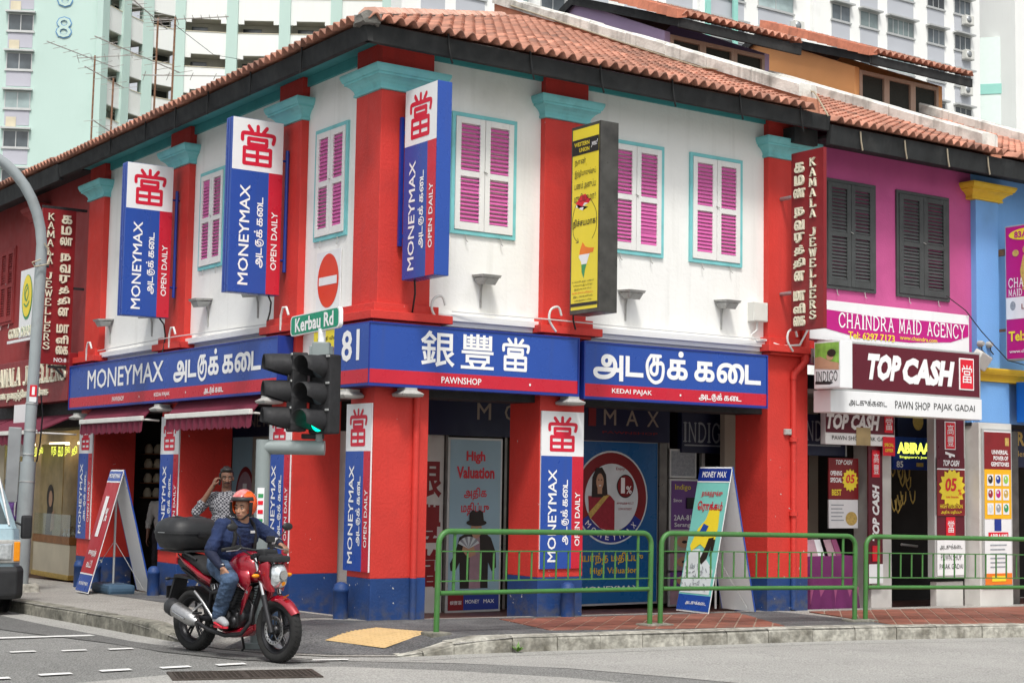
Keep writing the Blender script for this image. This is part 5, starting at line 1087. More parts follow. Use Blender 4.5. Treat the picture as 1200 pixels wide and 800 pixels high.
for lb, x in (('grey floodlight on the white wall between the corner pilaster and the middle pilaster', 1.67), ('grey floodlight right of the yellow light box', 3.88), ('grey floodlight under the rightmost magenta window', 5.51)): flood(lb, (x,.3,4.0), 0)
for lb, y in (('farthest grey floodlight, left of the leftmost light box', 8.9), ('grey floodlight directly under the leftmost light box', 7.15), ('grey floodlight between two red pilasters, left of the second light box', 5.1), ('grey floodlight under the second light box', 3.5)): flood(lb, (.3,y,4.02), LR)
def downlamp(label, loc, rz, first=[None]):
    if first[0] is None:
        t = thing('pillar_lamp', label, 'lamp', loc, rz, 'small lamps under the fascia signs')
        m = MB(); m.loft([[(-.13,-.16,-.02), (.13,-.16,-.02), (.13,.08,-.02), (-.13,.08,-.02)], [(-.14,-.18,.01), (.14,-.18,.01), (.14,.09,.01), (-.14,.09,.01)], [(-.08,-.12,.05), (.08,-.12,.05), (.08,.06,.05), (-.08,.06,.05)], [(-.08,-.12,.078), (.08,-.12,.078), (.08,.06,.078), (-.08,.06,.078)]], 0, True, False)
        m.build('housing', 'lamp_grey', t, bevel=.006); MB().box(-.11,.11,-.14,.06,-.026,-.021).build('lens', 'lamp_grey', t); first[0] = t; return t
    t = copy_tree(first[0]); t.location = loc; t.rotation_euler = (0,0,rz); t['label'] = label; return t
for lb, p, rz in (('white lamp under the corner fascia above the right face of the corner pillar', (.55,.1,2.56), 0), ('white lamp above the banner on the middle pillar', (2.85,.1,2.56), 0), ('white lamp above the corner pillar banner facing the side street', (.1,.55,2.54), LR), ('white lamp above the banner behind the traffic pole', (.1,2.6,2.54), LR), ('white lamp above the banner behind the top box', (.1,6.1,2.54), LR), ('white lamp above the farthest banner', (.1,9.5,2.5), LR)): downlamp(lb, p, rz)
def junction(label, name, loc, sz, rz=0, mt='ac_white', cat='box'):
    t = thing(name, label, cat, loc, rz); MB().cbox(-sz[0]/2,sz[0]/2,-sz[1],0,-sz[2]/2,sz[2]/2,.008).build('box', mt, t)
    MB().cbox(-sz[0]/2+.01,sz[0]/2-.01,-sz[1]-.006,-sz[1],-sz[2]/2+.01,sz[2]/2-.01,.003).build('cover', mt, t); return t
t = junction('beige electrical box at the foot of the right red pilaster', 'electrical_box', (6.12,.3,3.93), (.26,.12,.26))
MB().tube([(-.0,-.05,-.13), (-.02,-.06,-.25), (-.12,-.05,-.32), (-.05,-.1,-.4), (.1,-.12,-.38), (.3,-.2,-.45), (.6,-.25,-.42), (.75,-.25,-.2)], .016, 6).build('conduit', 'wire_white', t)
t = junction('small square socket box on the right red pillar above the standing board', 'socket_box', (6.50,.2,2.36) if 0 else (6.62,.2,2.33), (.12,.04,.08), 0, 'lamp_grey')
t = thing('paper_sign', 'yellow printed notice behind the street name plate between two fascia signs', 'notice', (.24,1.75,2.75), LR)
MB().box(-.05,.75,0,.02,-.12,.62).build('board', 'yellow_board', t)
for k in range(5): MB().text(('செய்தி விவரம்', '10.00 மணி', 'திறப்பு நேரம்', 'தினமும் கைட', 'அடகு')[k], .35, .52-k*.12, .06, -.004, 0, .6-.1*(k % 3), .008).build('lettering', 'topcash_red' if k == 1 else 'letter_black', t)
t = thing('flood_lamp', 'white floodlight on a bracket at the corner of the blue house', 'lamp', (10.45,.1,3.55)); MB().cbox(-.16,.16,-.14,0,-.12,.12,.02).build('housing', 'ac_white', t, rot=(.5,.25,.2)); MB().tube([(0,0,0), (.05,.08,.1), (.2,.2,.12)], .015, 6).build('arm', 'lamp_grey', t)
for k, x in enumerate((10.62, 10.82)):
    t = thing('camera_dome', ('left', 'right')[k]+' one of two small grey junction knobs on the blue wall', 'fitting', (x,.2,3.78)); MB().lathe([(.05,0), (.05,-.05), (.03,-.09)], 10, 0, 'y').build('knob', 'lamp_grey', t); MB().tube([(0,-.05,0), (.0,-.06,-.1), (.1,-.03,-.14)], .01, 5).build('lead', 'black', t)
t = thing('overhead_cable', 'thin cable sagging from the pink wall to the blue house', 'cable', (9.9,.1,4.45)); MB().tube([(0,.1,0), (.3,.0,-.2), (.6,-.05,-.5), (1.2,-.05,-.9), (2.2,.0,-1.0)], .008, 5).build('strand', 'black', t)
# ============================================================ PAVEMENT THINGS
def bollard(label, x, y, first=[None]):
    z = pz(x, y)
    if first[0] is None:
        t = thing('bollard', label, 'bollard', (x,y,z), 0, 'short blue bollards guarding the pillars')
        MB().lathe([(.085,0), (.085,.30), (.09,.305), (.09,.34), (.085,.345), (.075,.385), (.04,.41), (.005,.415)], 20).build('post', 'blue_paint', t); first[0] = t; return t
    t = copy_tree(first[0]); t.location = (x,y,z); t['label'] = label; return t
bollard('scuffed blue bollard at the foot of the corner pillar', .06, .62); bollard('blue bollard left of the red standing board', -.02, 9.0); bollard('blue bollard under the black top box', .04, 6.12)
bollard('blue bollard behind the railing under the middle banner', 2.85, .06); bollard('blue bollard just right of the standing board weight', .05, 8.5); bollard('blue bollard hidden behind the front wheel of the motorcycle', .04, 2.5)
def railing(label, x0, y0, x1, y1, group='green pedestrian railings along the kerb'):
    L = math.hypot(x1-x0, y1-y0); a = math.atan2(y1-y0, x1-x0); zA, zB = pz(x0, y0), pz(x1, y1); tl = math.asin((zB-zA)/L)
    t = bpy.data.objects.new('railing', None); SC.collection.objects.link(t); t.location = (x0,y0,zA); t.rotation_euler = (0,-tl,a); tag(t, label, 'railing', group)
    r = .030; R = .13; Hh = 1.05
    def arc(cx, a0, a1): return [(cx+R*cos(q), 0, Hh-R+R*sin(q)) for q in np.linspace(a0, a1, 7)]
    MB().tube([(0,0,-.05), (0,0,.5)]+arc(R, pi, pi/2)+[(L/2,0,Hh)]+arc(L-R, pi/2, 0)+[(L,0,.5), (L,0,-.05)], r, 12).build('frame', 'rail_green', t)
    MB().cyl((r,0,.42), (L-r,0,.42), .025, 12).build('lower_rail', 'rail_green', t)
    B = MB().box(.03,L-.03,-.016,.016,.84,.852); B.build('thin_rail', 'rail_green', t); MB().box(.03,L-.03,-.016,.016,.535,.547).build('thin_rail', 'rail_green', t)
    n = round((L-.46)/.172)
    for x in (.2, L-.2): MB().box(x-.016,x+.016,-.006,.006,.42,1.03).build('strap', 'rail_green', t)
    for k in range(1, n): 
        x = .2+(L-.4)*k/n; MB().cyl((x,0,.547), (x,0,.84), .011, 8).build('baluster', 'rail_green', t)
    for x in (0, L): MB().cbox(x-.12,x+.12,-.11,.11,-.06,.03,.014).build('footing', 'kerb_dark', t)
    return t
railing('green railing in front of the hat poster and middle pillar', .02, -1.5, 2.98, -1.33)
railing('green railing in front of the teal standing board and red pillar', 3.15, -1.31, 6.10, -1.52)
railing('green railing at the right edge in front of the gemstone poster', 6.28, -1.53, 10.7, -2.15)
def aframe(label, name, x, y, yaw, w, spread, h, art, edge):
    z = pz(x, y); t = thing(name, label, 'sign board', (x,y,z), yaw); a = math.atan(spread/2/h); Ls = math.hypot(spread/2, h)
    # local: spread along y (front face towards -y)
    F = MB().box(-w/2,w/2,0,.012,0,Ls).build('front_panel', 'sign_white', t, (0,-spread/2,.02), (-a,0,0)); art(F, w, Ls)
    B = MB().box(-w/2,w/2,0,.012,0,Ls).build('back_panel', edge, t, (0,spread/2,.02), (a,0,0))
    MB().box(-w/2-.006,-w/2-.001,-.004,.016,0,Ls).box(w/2+.001,w/2+.006,-.004,.016,0,Ls).build('edge_trim', 'sign_blue', B)
    MB().tube([(0,0,h-.05), (0,0,.05)], .016, 8).build('pole', 'alu', t)
    for s in (-1, 1): MB().tube([(0,0,.75), (s*w*.42,s*spread*.40,.06)], .005, 5).build('stay', 'alu', t)
    if art is artL: MB().cbox(-.42,.42,-.2,.2,.0,.14,.05).build('weight', 'poster_deep', t).data.materials[0] = mat('weight_blue', (.05,.10,.16), .6, .2) if 'weight_blue' not in MT else MT['weight_blue']
    return t
def artR(F, w, L):
    f = MB().rect(-w/2,w/2,.02,L-.02,-.004,0).rect(-w/2,w/2,.02,.22,-.006,1).rect(-w/2,w/2,L-.19,L-.02,-.006,2).build('print', ['poster_teal', 'sign_blue', 'sign_blue_dark'], F)
    MB().text('MONEY', -.10, L-.10, .08, -.01, 0, .26, .015).text('MAX', .15, L-.10, .08, -.01, 0, .17, .015).text('அடகுக்கைட', .05, .12, .06, -.01, 0, .4, .01).rect(-w/2,w/2,L-.205,L-.19,-.008).build('lettering', 'letter_white', f)
    MB().text('தங்கத்துக்கு', .02, L-.36, .10, -.01, 0, .40, .015).text('ெராக்கம்', .02, L-.53, .15, -.01, 0, .48, .03).build('lettering', 'sign_red', f)
    MB().flat([(-.24,.85), (-.14,1.08), (-.02,1.2), (.02,1.33), (.22,1.35), (.24,1.1), (.22,.92), (.1,.80), (-.05,.88), (-.2,.78)][::-1], -.01).build('hand_print', 'yellow_print', f)
    MB().flat([(-.12,1.0), (.0,.98), (.06,1.12), (-.04,1.15)], -.014).build('sleeve_print', 'sign_blue', f)
    MB().flat([(.04,.62), (.12,.70), (.20,.98), (.10,.96), (.06,.84), (-.02,.66)][::1], -.013).flat([(.16,.72), (.22,.8), (.23,.95), (.17,.95)], -.013).build('ink_print', 'hair_print', f)
    MB().flat([(-w/2+.02,.24), (w/2-.04,.24), (w/2-.04,.55), (.12,.68), (-.05,.82), (-.2,.80), (-w/2+.02,.62)], -.008).build('cash_print', 'pale_print', f)
    M2 = MB(); rnd = random.Random(2)
    for k in range(46):
        x, z = rnd.uniform(-w/2+.05,w/2-.09), rnd.uniform(.27,.6); a = rnd.uniform(0,3); M2.flat([(x,z), (x+.05*cos(a),z+.05*sin(a)), (x+.05*cos(a)-.012*sin(a),z+.05*sin(a)+.012*cos(a)), (x-.012*sin(a),z+.012*cos(a))], -.010-.0002*k)
    M2.build('ink_print', 'grey_print', f)
def artL(F, w, L):
    f = MB().rect(-w/2,w/2,.02,L-.02,-.004,0).rect(-w/2,w/2,.02,.26,-.006,1).rect(-w/2,w/2,L-.17,L-.02,-.006,1).rect(-w/2,w/2,.26,.28,-.007,2).rect(-w/2,w/2,L-.19,L-.17,-.007,2).build('print', ['maroon_sign', 'sign_blue', 'sign_white'], F); f.data.materials[0] = MT['topcash_red'] if 0 else mat('dull_red_print', (.42,.02,.03), .4, .06)
    MB().text('MONEYMAX', 0, L-.09, .07, -.01, 0, w*.85, .015).text('1', -.05, 1.12, .60, -.01, 0, .15, .05).text('%', .12, 1.15, .2, -.01, 0, .12, .02).text('குைறந்த', .0, .58, .12, -.01, 0, .36, .02).text('வட்டி', .0, .42, .11, -.01, 0, .24, .02).text('MONEYMAX', 0, .13, .05, -.01, 0, w*.7, .01).build('lettering', 'letter_white', f)
aframe('teal standing board with a yellow hand print leaning behind the green railing', 'standing_board', 5.33, .18, LR, .62, .80, 1.86, artR, 'sign_white')
aframe('red standing board reading 1% with blue weight on the side street pavement', 'standing_board', -.22, 7.0, -1.62, .60, .92, 1.76, artL, 'sign_white')
# ============================================================ BACKGROUND HOUSING BLOCKS
def wall_frame(p0, p1):
    """frame whose local x runs from p0 to p1, front to local -y"""
    a = math.atan2(p1[1]-p0[1], p1[0]-p0[0]); return a, math.hypot(p1[0]-p0[0], p1[1]-p0[1])
B1 = thing('mint_housing_block', 'tall mint green housing block numbered 68 behind the side street', 'housing block', (24,94.5,0))
def relw(T, x, y): return (x-T.location.x, y-T.location.y, 0)
a, L = wall_frame((21.0,96.5), (29.47,91.89))
MB().box(-20,L,0,8,-3,48).build('wall', 'mint', B1, relw(B1, 21.0, 96.5), (0,0,a))
def hdb_window(T, base, rz, x, z, w, h, mt='window_dark', panel=1.1, pm='lilac_panel', hood=True, bars=1):
    F = MB(); F.box(x-w/2-.06,x+w/2+.06,-.06,0,z-.06,z).box(x-w/2-.06,x+w/2+.06,-.06,0,z+h,z+h+.06).box(x-w/2-.06,x-w/2,-.06,0,z,z+h).box(x+w/2,x+w/2+.06,-.06,0,z,z+h)
    for k in range(1, bars+1): F.box(x-w/2+w*k/(bars+1)-.03,x-w/2+w*k/(bars+1)+.03,-.05,0,z,z+h)
    if hood: F.box(x-w/2-.2,x+w/2+.2,-.45,0,z+h+.10,z+h+.22).box(x-w/2-.15,x+w/2+.15,-.12,0,z-.18,z-.061)
    o = F.build('window', 'alu', T, base, (0,0,rz)); MB().box(x-w/2,x+w/2,-.03,-.005,z,z+h).build('pane', mt, o)
    if panel: MB().box(x-w/2-.02,x+w/2+.02,-.03,-.002,z-.2-panel,z-.2).build('spandrel', pm, o)
    return o
for k in range(8):
    hdb_window(B1, relw(B1, 21.0, 96.5), a, 3.97, 15.0+k*2.78+1.05+.0, 1.65, 1.1, ('window_dark', 'window_dark', 'window_pale')[(k*2) % 3], 1.05)
for s, z in (('8', 33.05), ('6', 35.3)):
    o = MB(); V, F = glyphs(s, .02); o.shape((V, F), 6.95, z, 1.6, 1.15, -.06); o.build('number', 'sign_blue', B1, relw(B1, 21.0, 96.5), (0,0,a)).data.materials[0] = MT.get('digit_blue') or mat('digit_blue', (.12,.30,.55), .6, .05)
    o = MB(); V, F = glyphs(s, .0); o.shape((V, F), 6.95, z, 1.45, 1.0, -.10); o.build('number', 'mint', B1, relw(B1, 21.0, 96.5), (0,0,a))
# curved block with open corridors
B2 = thing('curved_housing_block', 'white curved housing block with mint fins and open corridors behind the roof', 'housing block', (40,93,0))
path = [(29.47,91.89), (31.7,93.6), (33.9,94.95), (36.6,95.25), (40.1,93.5), (43.4,91.3), (46.6,89.1), (49.8,86.9), (53.0,84.7)]
ZT = 35.0; ST = 2.72
for k in range(len(path)-1):
    a, L = wall_frame(path[k], path[k+1]); base = relw(B2, *path[k]); fin = .42
    MB().box(fin/2,L,1.4,1.6,-3,50).build('corridor_wall', 'corridor', B2, base, (0,0,a))
    MB().box(-fin,fin,-.25,.25,-3,50).build('fin', 'mint', B2, base, (0,0,a))
    for j in range(-6, 5):
        z = ZT+j*ST; m = MB().box(fin,L-fin*.0,-.02,.16,z-1.70,z); m.build('parapet', 'block_white', B2, base, (0,0,a))
        MB().box(fin,L,.16,1.4,z-1.70,z-1.5).build('slab', 'corridor', B2, base, (0,0,a))
        MB().box(fin,L,-.06,.18,z,z+.05).build('coping', 'cream_wall', B2, base, (0,0,a))
        if k >= 3:
            MB().box(fin,fin+.45,-.02,.16,z-2.0,z-1.701).box(L-fin-.45,L-fin,-.02,.16,z-2.0,z-1.701).build('bracket', 'block_white', B2, base, (0,0,a))
            MB().box(.6+.2*(k % 2),2.0,1.3,1.39,z+.02,z+.72).build('dark_opening', 'window_dark', B2, base, (0,0,a))
        else: MB().box(.5,L-.2,1.3,1.39,z+.1,z+.9).build('dark_opening', 'net_dark', B2, base, (0,0,a))
# white block receding along the main street
Y0 = 61.73
B3 = thing('white_housing_block', 'white housing block with grey panels and air conditioners behind the attic roofs', 'housing block', (60,Y0,0))
MB().box(36.3-60,87.1-60,0,1.2,-3,62).build('wall', 'block_white', B3)
def ac(T, x, y, z, rz=0):
    m = MB(); m.cbox(x-.45,x+.45,y-.5,y-.05,z,z+.65,.02); o = m.build('air_conditioner', 'ac_white', T)
    MB().lathe([(.26,0), (.26,-.02), (.05,-.03)], 18, 0, 'y', (x-.12,y-.5,z+.33)).build('fan_grille', 'grey_metal', o); MB().box(x-.45,x+.45,y-.5,y,z-.08,z-.005).build('shelf', 'lamp_grey', o)
cols = [(72.1,1.75,'window_pale',1), (74.96,1.76,'window_pale',1), (78.27,2.72,'window_pale',4), (82.1,1.8,'window_dark',2), (85.08,1.75,'window_dark',2), (65.8,3.2,'window_pale',1), (61.2,3.3,'window_dark',1), (57.2,2.2,'window_dark',1), (53.6,1.9,'window_pale',1), (50.2,2.2,'window_dark',1), (47.0,1.7,'window_dark',1), (44.0,2.2,'window_pale',1), (41.0,2.0,'window_dark',1), (38.4,1.6,'window_dark',1)]
for i, (x, w_, mt, nb) in enumerate(cols):
    for j in range(-6, 5):
        z = 34.4+j*2.75-(.35 if 56 < x < 70 else 0)-(1.3 if x < 56 else 0)+(.004*(x-78))
        hdb_window(B3, (0,0,0), 0, x-60, z, w_, 1.05, mt if (i+j) % 4 else 'window_dark', 1.15, 'grey_panel', True, nb)
for x, z in ((85.4,33.75), (85.4,36.4), (85.2,31.0), (67.6,32.75), (51.0,33.1), (54.6,30.9), (85.4,28.4)): ac(B3, x-60, -.0, z)
for x in (69.4, 59.0): MB().box(x-60-.35,x-60+.35,-.35,0,-3,62).build('pier', 'block_white', B3)
for x in (59.3, 61.7): MB().box(x-60-.2,x-60+.2,-.5,-.355,30,60).build('mint_pier', 'mint_deep', B3)
# mint striped gable and the last block
B4 = thing('striped_housing_block', 'white housing block with mint stripes on its end wall at the right edge', 'housing block', (90,62,0))
MB().box(.1,.5,-.0,14,-3,38.7).build('end_wall', 'block_white', B4, (-2.8,4.0,0), (0,0,-.55))
m = MB().box(.5,16,-1.9,8,-3,42); m.build('wall', 'block_white', B4, (0,1.0,0))
a, L = wall_frame((87.4,66), (91.4,61.5)); base = relw(B4, 87.4, 66)
MB().box(0,L,0,.3,-3,36.6).build('end_wall', 'mint', B4, base, (0,0,a)).data.materials[0] = mat('pale_mint', (.72,.82,.78), .8, .02)
for z in (32.1, 28.3, 24.5): MB().box(0,L,-.05,-.002,z,z+.8).build('stripe', 'mint_deep', B4, base, (0,0,a))
MB().box(L-.3,L+.05,-.25,-.06,-3,36.3).build('stripe', 'mint_deep', B4, base, (0,0,a))
for j in range(-5, 3): hdb_window(B4, (0,0,0), 0, 3.2, 33.6+j*2.75, 2.2, 1.2, 'window_dark', 1.1, 'grey_panel', False, 2); ac(B4, 3.4, -.9, 32.9+j*2.75)
a, L = wall_frame((21.0,96.5), (29.47,91.89))
for z in (17.4, 20.2, 25.8, 31.3, 34.1): MB().box(3.2,3.9,-.02,.0,z,z+.7).build('curtain', 'cream_wall', B1, relw(B1, 21.0, 96.5-.06), (0,0,a))
# ============================================================ TV AERIALS
def aerial(label, x, y, z0, z1, arms, boom=1.1):
    t = thing('tv_aerial', label, 'tv aerial', (x,y,z0), 0, 'rusty tv aerials above the tiled roof'); h = z1-z0
    MB().tube([(0,0,0), (.02,0,h)], .022, 6).build('mast', 'rust', t)
    for zz, an, L, n in arms:
        c, s = cos(an), sin(an); z = h*zz; B = MB(); B.tube([(-c*L*.3,-s*L*.3,z-.03), (c*L*.7,s*L*.7,z+.12)], .012, 5)
        for k in range(n):
            u = -.28+k/(n-1)*.95; l = .16+.22*(1-k/n); px, py, pz_ = c*L*u, s*L*u, z+.15*u; B.tube([(px+s*l,py-c*l,pz_), (px-s*l,py+c*l,pz_)], .006, 4)
        B.build('antenna', 'lamp_grey', t)
aerial('tallest rusty tv aerial with two crossed arrays above the roof', 3.0, 14.3, 8.3, 10.75, [(.97,-2.4,1.6,9), (.62,-2.7,2.4,8)])
aerial('tv aerial with a long drooping arm, right one of the tall pair', 3.0, 13.4, 8.4, 10.55, [(.97,-.5,1.5,10), (.45,-.3,1.9,5)])
aerial('leftmost tv aerial beside the mint block', 3.0, 17.9, 8.1, 10.75, [(.96,-2.8,1.8,7), (.98,-.4,1.2,5)])
aerial('short broken tv aerial between two masts', 3.0, 16.7, 8.2, 10.0, [(.95,-2.6,1.3,5), (.35,-2.5,1.0,4)])
t = thing('aerial_guy_wire', 'thin guy wire stretched down from the tall aerial', 'wire', (3.0,13.4,10.4)); MB().tube([(0,0,0), (.2,-1.5,-.9), (.6,-3.6,-1.5)], .006, 4).build('strand', 'black', t)
# ============================================================ LAMP POST, TRAFFIC LIGHT, STREET NAME
lx, ly = -1.17, 7.97; lz = gz(lx, ly)
t = thing('lamp_post', 'tall grey lamp post with a curved arm on the side street pavement', 'lamp post', (lx-.10,ly,lz), -.2); t.rotation_euler = (0,.021,-.2)
MB().cbox(-.26,.26,-.2,.2,-.1,.12,.03).build('base_block', 'kerb_white', t)
MB().tube([(0,0,.1), (0,0,1.9)], .115, 16).build('sleeve', 'pole_grey', t)
R_ = [(0,0,1.88), (0,0,3.0), (0,0,4.9)]+[(-1.2+1.2*cos(q), 0, 5.0+1.5*sin(q)) for q in np.linspace(.1, 1.35, 9)]+[(-2.6,0,6.85)]
MB().tube(R_, [.085]*3+[.08]*10, 14).build('mast', 'pole_grey', t)
MB().cbox(-3.3,-2.5,-.12,.12,6.80,6.95,.05).build('lamp_head', 'grey_metal', t)
MB().tube([(-.02,-.12,4.9), (-.14,-.13,4.84), (-.1,-.14,4.78), (.1,-.13,4.84), (.12,-.12,5.0), (.02,-.11,5.15)], .012, 5).build('cable', 'wire_tan', t)
MB().tube([(.12,-.02,2.9), (.16,-.04,2.6), (.15,-.04,2.2), (.12,-.02,1.9)], .012, 5).tube([(-.1,0,4.82), (.12,0,4.82)], .02, 6).build('cable', 'black', t)
for z in (2.0, 2.35, 1.6, 2.75): MB().cyl((0,0,z), (0,0,z+.02), .093 if z > 1.9 else .12, 16).build('strap', 'alu', t)
MB().box(-.05,.05,-.093,-.087,2.86,3.03).build('number_label', 'topcash_red', t); MB().box(-.05,.05,-.093,-.087,2.78,2.855).build('number_label', 'sign_white', t); MB().text('1', 0, 2.945, .12, -.095, 0, .04, .02).build('number', 'letter_white', t)
MB().cbox(-.30,-.12,-.03,.05,1.3,2.4,.01).build('side_panel', 'grey_metal', t)
px, py = -1.62, -.76; pz0 = pz(px, py); Hh = 1.9-pz0
t = thing('traffic_light', 'grey traffic light post with a side arm and two black signal heads, one lit green', 'traffic light', (px,py,pz0), -.60)
MB().cyl((0,0,-.05), (0,0,2.065), .075, 20).cyl((-.0,0,1.99), (.62,0,1.99), .074, 20).build('post', 'pole_pale', t)
MB().cyl((0,0,-.02), (0,0,.04), .14, 16).build('base_plate', 'pole_pale', t)
MB().tube([(.56,0,1.95), (.56,0,2.95)], .038, 12).build('upright', 'pole_pale', t)
MB().cbox(.47,.65,-.07,.07,2.86,3.06,.012).cbox(.44,.48,-.05,.05,2.88,3.02,.006).cbox(.64,.68,-.05,.05,2.88,3.02,.006).build('clamp', 'pole_pale', t); MB().cyl((.56,0,3.04), (.56,0,3.2), .04, 10).build('name_stub', 'sign_white', t)
pl = MB().box(-.035,.035,-.082,-.077,1.12,1.58).build('push_button_plate', 'sign_white', t)
for k, (z, mt) in enumerate(((1.50,'green_print'), (1.43,'topcash_red'), (1.34,'topcash_red'), (1.25,'green_print'), (1.17,'green_print'))): MB().rect(-.026,.026,z-.02,z+.02,-.085).build('pictogram', mt, pl)
def head(name, loc, rz, on, n=3):
    h = MB().cbox(-.15,.15,0,.16,0,.27*n-.01,.02).build(name, 'black_matte', t, loc, (0,0,rz))
    for k in range(n):
        z = .13+k*.27; m = MB(); rings = []
        for yy, sh in ((0,0), (-.10,-.002), (-.19,-.006), (-.27,-.012)):
            lim = 300-(-yy/.29)*110; ring = []
            for q in range(17):
                a = radians(90-lim/2+lim*q/16) if 1 else 0; ring.append((.122*cos(a), yy, z+.122*sin(a)+sh))
            rings.append(ring)
        vs = [p for r in rings for p in r]; fs = [(i*17+j, i*17+j+1, (i+1)*17+j+1, (i+1)*17+j) for i in range(3) for j in range(16)]
        v2 = [(x*.95, y, z+(zz-z)*.95) for x, y, zz in vs]; b = len(vs)
        m.add(vs+v2, fs+[tuple(q+b for q in f)[::-1] for f in fs]+[(51+j, 51+j+1, b+51+j+1, b+51+j) for j in range(16)], 0, True); m.build('visor', 'black_matte', h)
        MB().lathe([(.11,-.004), (.09,-.02), (.06,-.035), (.01,-.04)], 20, 0, 'y', (0,0,z)).build('lens', 'signal_green' if (on and k == 0) else 'window_dark', h)
    for k in range(n): MB().box(.10,.145,-.012,0,.24+k*.27-.01,.25+k*.27).build('hinge', 'alu', h)
    return h
head('signal_head', (.56,-.10,2.13), -.70, True); head('signal_head', (.24,.02,2.15), -1.25, False)
MB().cbox(.38,.60,-.02,.12,2.08,2.13,.01).cbox(.38,.6,-.02,.12,2.86,2.9,.01).build('mounting_bracket', 'black_matte', t)
nx_, ny_ = px+.56*cos(-.60), py+.56*sin(-.60)
t = thing('street_name_sign', 'green street name plate reading Kerbau Rd on top of the traffic light post', 'street sign', (nx_,ny_,pz0+3.18), LR-.02)
pl = MB(); W2, H2 = .56, .105
po = []
for cx, cz, a0 in ((W2-.05,H2-.05,0), (-W2+.05,H2-.05,90), (-W2+.05,-H2+.05,180), (W2-.05,-H2+.05,270)):
    for k in range(5): a = radians(a0+k*22.5); po.append((cx+.05*cos(a), cz+.05*sin(a)))
MB().prism(po, -.02, .02).build('plate_rim', 'sign_white', t, (-.14,0,.10), (0,-.02,0)); 
f = MB().flat([(x*.965, z*.90) for x, z in po], -.0225).build('plate', 'green_sign', t, (-.14,0,.10), (0,-.02,0)); MB().text('Kerbau Rd', 0, 0, .150, -.026, 0, .88, .03).build('lettering', 'letter_white', f)
# ============================================================ PEOPLE
def capsule(m, p, q, r0, r1, n=12, k=4):
    p, q = Vector(p), Vector(q); d = (q-p); L = d.length
    if L < 1e-6: d = Vector((0,0,1)); L = 1e-6
    d.normalize(); a = d.orthogonal().normalized(); b = d.cross(a); rings = []
    for i in range(k): t = -pi/2+.02+(pi/2-.02)*i/k; rings.append((p+d*r0*sin(t), r0*cos(t)))
    rings.append((p, r0)); rings.append((q, r1))
    for i in range(1, k+1): t = (pi/2-.02)*i/k; rings.append((q+d*r1*sin(t), r1*cos(t)))
    return m.loft([[c+(a*cos(2*pi*j/n)+b*sin(2*pi*j/n))*r for j in range(n)] for c, r in rings])
def ell(m, c, r, R=None, n=16, k=10):
    c = Vector(c); R = R or Matrix.Identity(3); rings = []
    for i in range(k+1):
        t = -pi/2+.03+(pi-.06)*i/k; rings.append([c+R @ Vector((r[0]*cos(t)*cos(2*pi*j/n), r[1]*cos(t)*sin(2*pi*j/n), r[2]*sin(t))) for j in range(n)])
    return m.loft(rings)
from mathutils import noise as NZ
def folds(amp=.006, fz=1.0, seed=0):
    """cloth creases: ridged noise stretched along the limbs"""
    def post(me):
        nr = [v.normal.copy() for v in me.vertices]
        for v, n in zip(me.vertices, nr):
            p = Vector((v.co.x*9+seed, v.co.y*9, v.co.z*16*fz)); a = abs(NZ.noise(p)); b = abs(NZ.noise(p*2.3)); v.co += n*amp*((.32-a)*2.2+(.25-b)*.8)
    return post
TMP2 = bpy.data.scenes.new('tmp2')
def blob(m, name, mt, parent, voxel=.008, smooth=2, post=None):
    """melt the shapes gathered in m into one continuous skin"""
    me = bpy.data.meshes.new(name); me.from_pydata(m.v, [], m.f); o = bpy.data.objects.new(name, me); TMP2.collection.objects.link(o)
    r = o.modifiers.new('r', 'REMESH'); r.mode = 'VOXEL'; r.voxel_size = voxel; r.use_smooth_shade = True
    if smooth: s = o.modifiers.new('s', 'SMOOTH'); s.iterations = smooth; s.factor = .6
    TMP2.view_layers[0].update(); dg = TMP2.view_layers[0].depsgraph
    me2 = bpy.data.meshes.new_from_object(o.evaluated_get(dg)); me2.name = name
    bpy.data.objects.remove(o); bpy.data.meshes.remove(me)
    if post: post(me2)
    me2.materials.clear(); me2.materials.append(MT[mt]); me2.polygons.foreach_set('use_smooth', [True]*len(me2.polygons))
    ob = bpy.data.objects.new(name, me2); SC.collection.objects.link(ob); ob.parent = parent; KIDS.setdefault(parent.name, []).append(ob); return ob
mat('skin', (.36,.19,.12), .5, .08, 12, .1); mat('skin_dark', (.17,.085,.055), .5, .1, 12, .1); mat('hair', (.012,.010,.009), .5, .3, 40, .5, fine=80)
mat('navy_cloth', (.012,.024,.075), .85, .35, 6, 1, .2, (.02,.04,.12), 4, fine=30); mat('navy_sleeve', (.008,.012,.035), .8, .2, 9, .2); mat('jeans', (.05,.085,.15), .85, .5, 9, 1, .3, (.09,.14,.22), 4, fine=45)
mat('shoe_grey', (.35,.36,.38), .6, .1); mat('shoe_red', (.55,.02,.04), .5, .1); mat('strap_black', (.012,.012,.013), .8, .2); mat('purple_shirt', (.13,.06,.24), .8, .15, 8, .2); mat('dark_trousers', (.02,.02,.025), .85, .2); mat('dull_shirt', (.35,.35,.33), .8, .1); mat('eye_white', (.34,.30,.27), .3, 0); mat('lips', (.28,.10,.085), .5, .1); mat('sleeve_white', (.6,.6,.6), .7, .1)
m_ = mat('checked_shirt', (.5,.5,.5), .85, .0); N_ = m_.node_tree.nodes; ck = N_.new('ShaderNodeTexChecker'); ck.inputs['Scale'].default_value = 44; ck.inputs[1].default_value = (.27,.27,.29,1); ck.inputs[2].default_value = (.025,.025,.035,1)
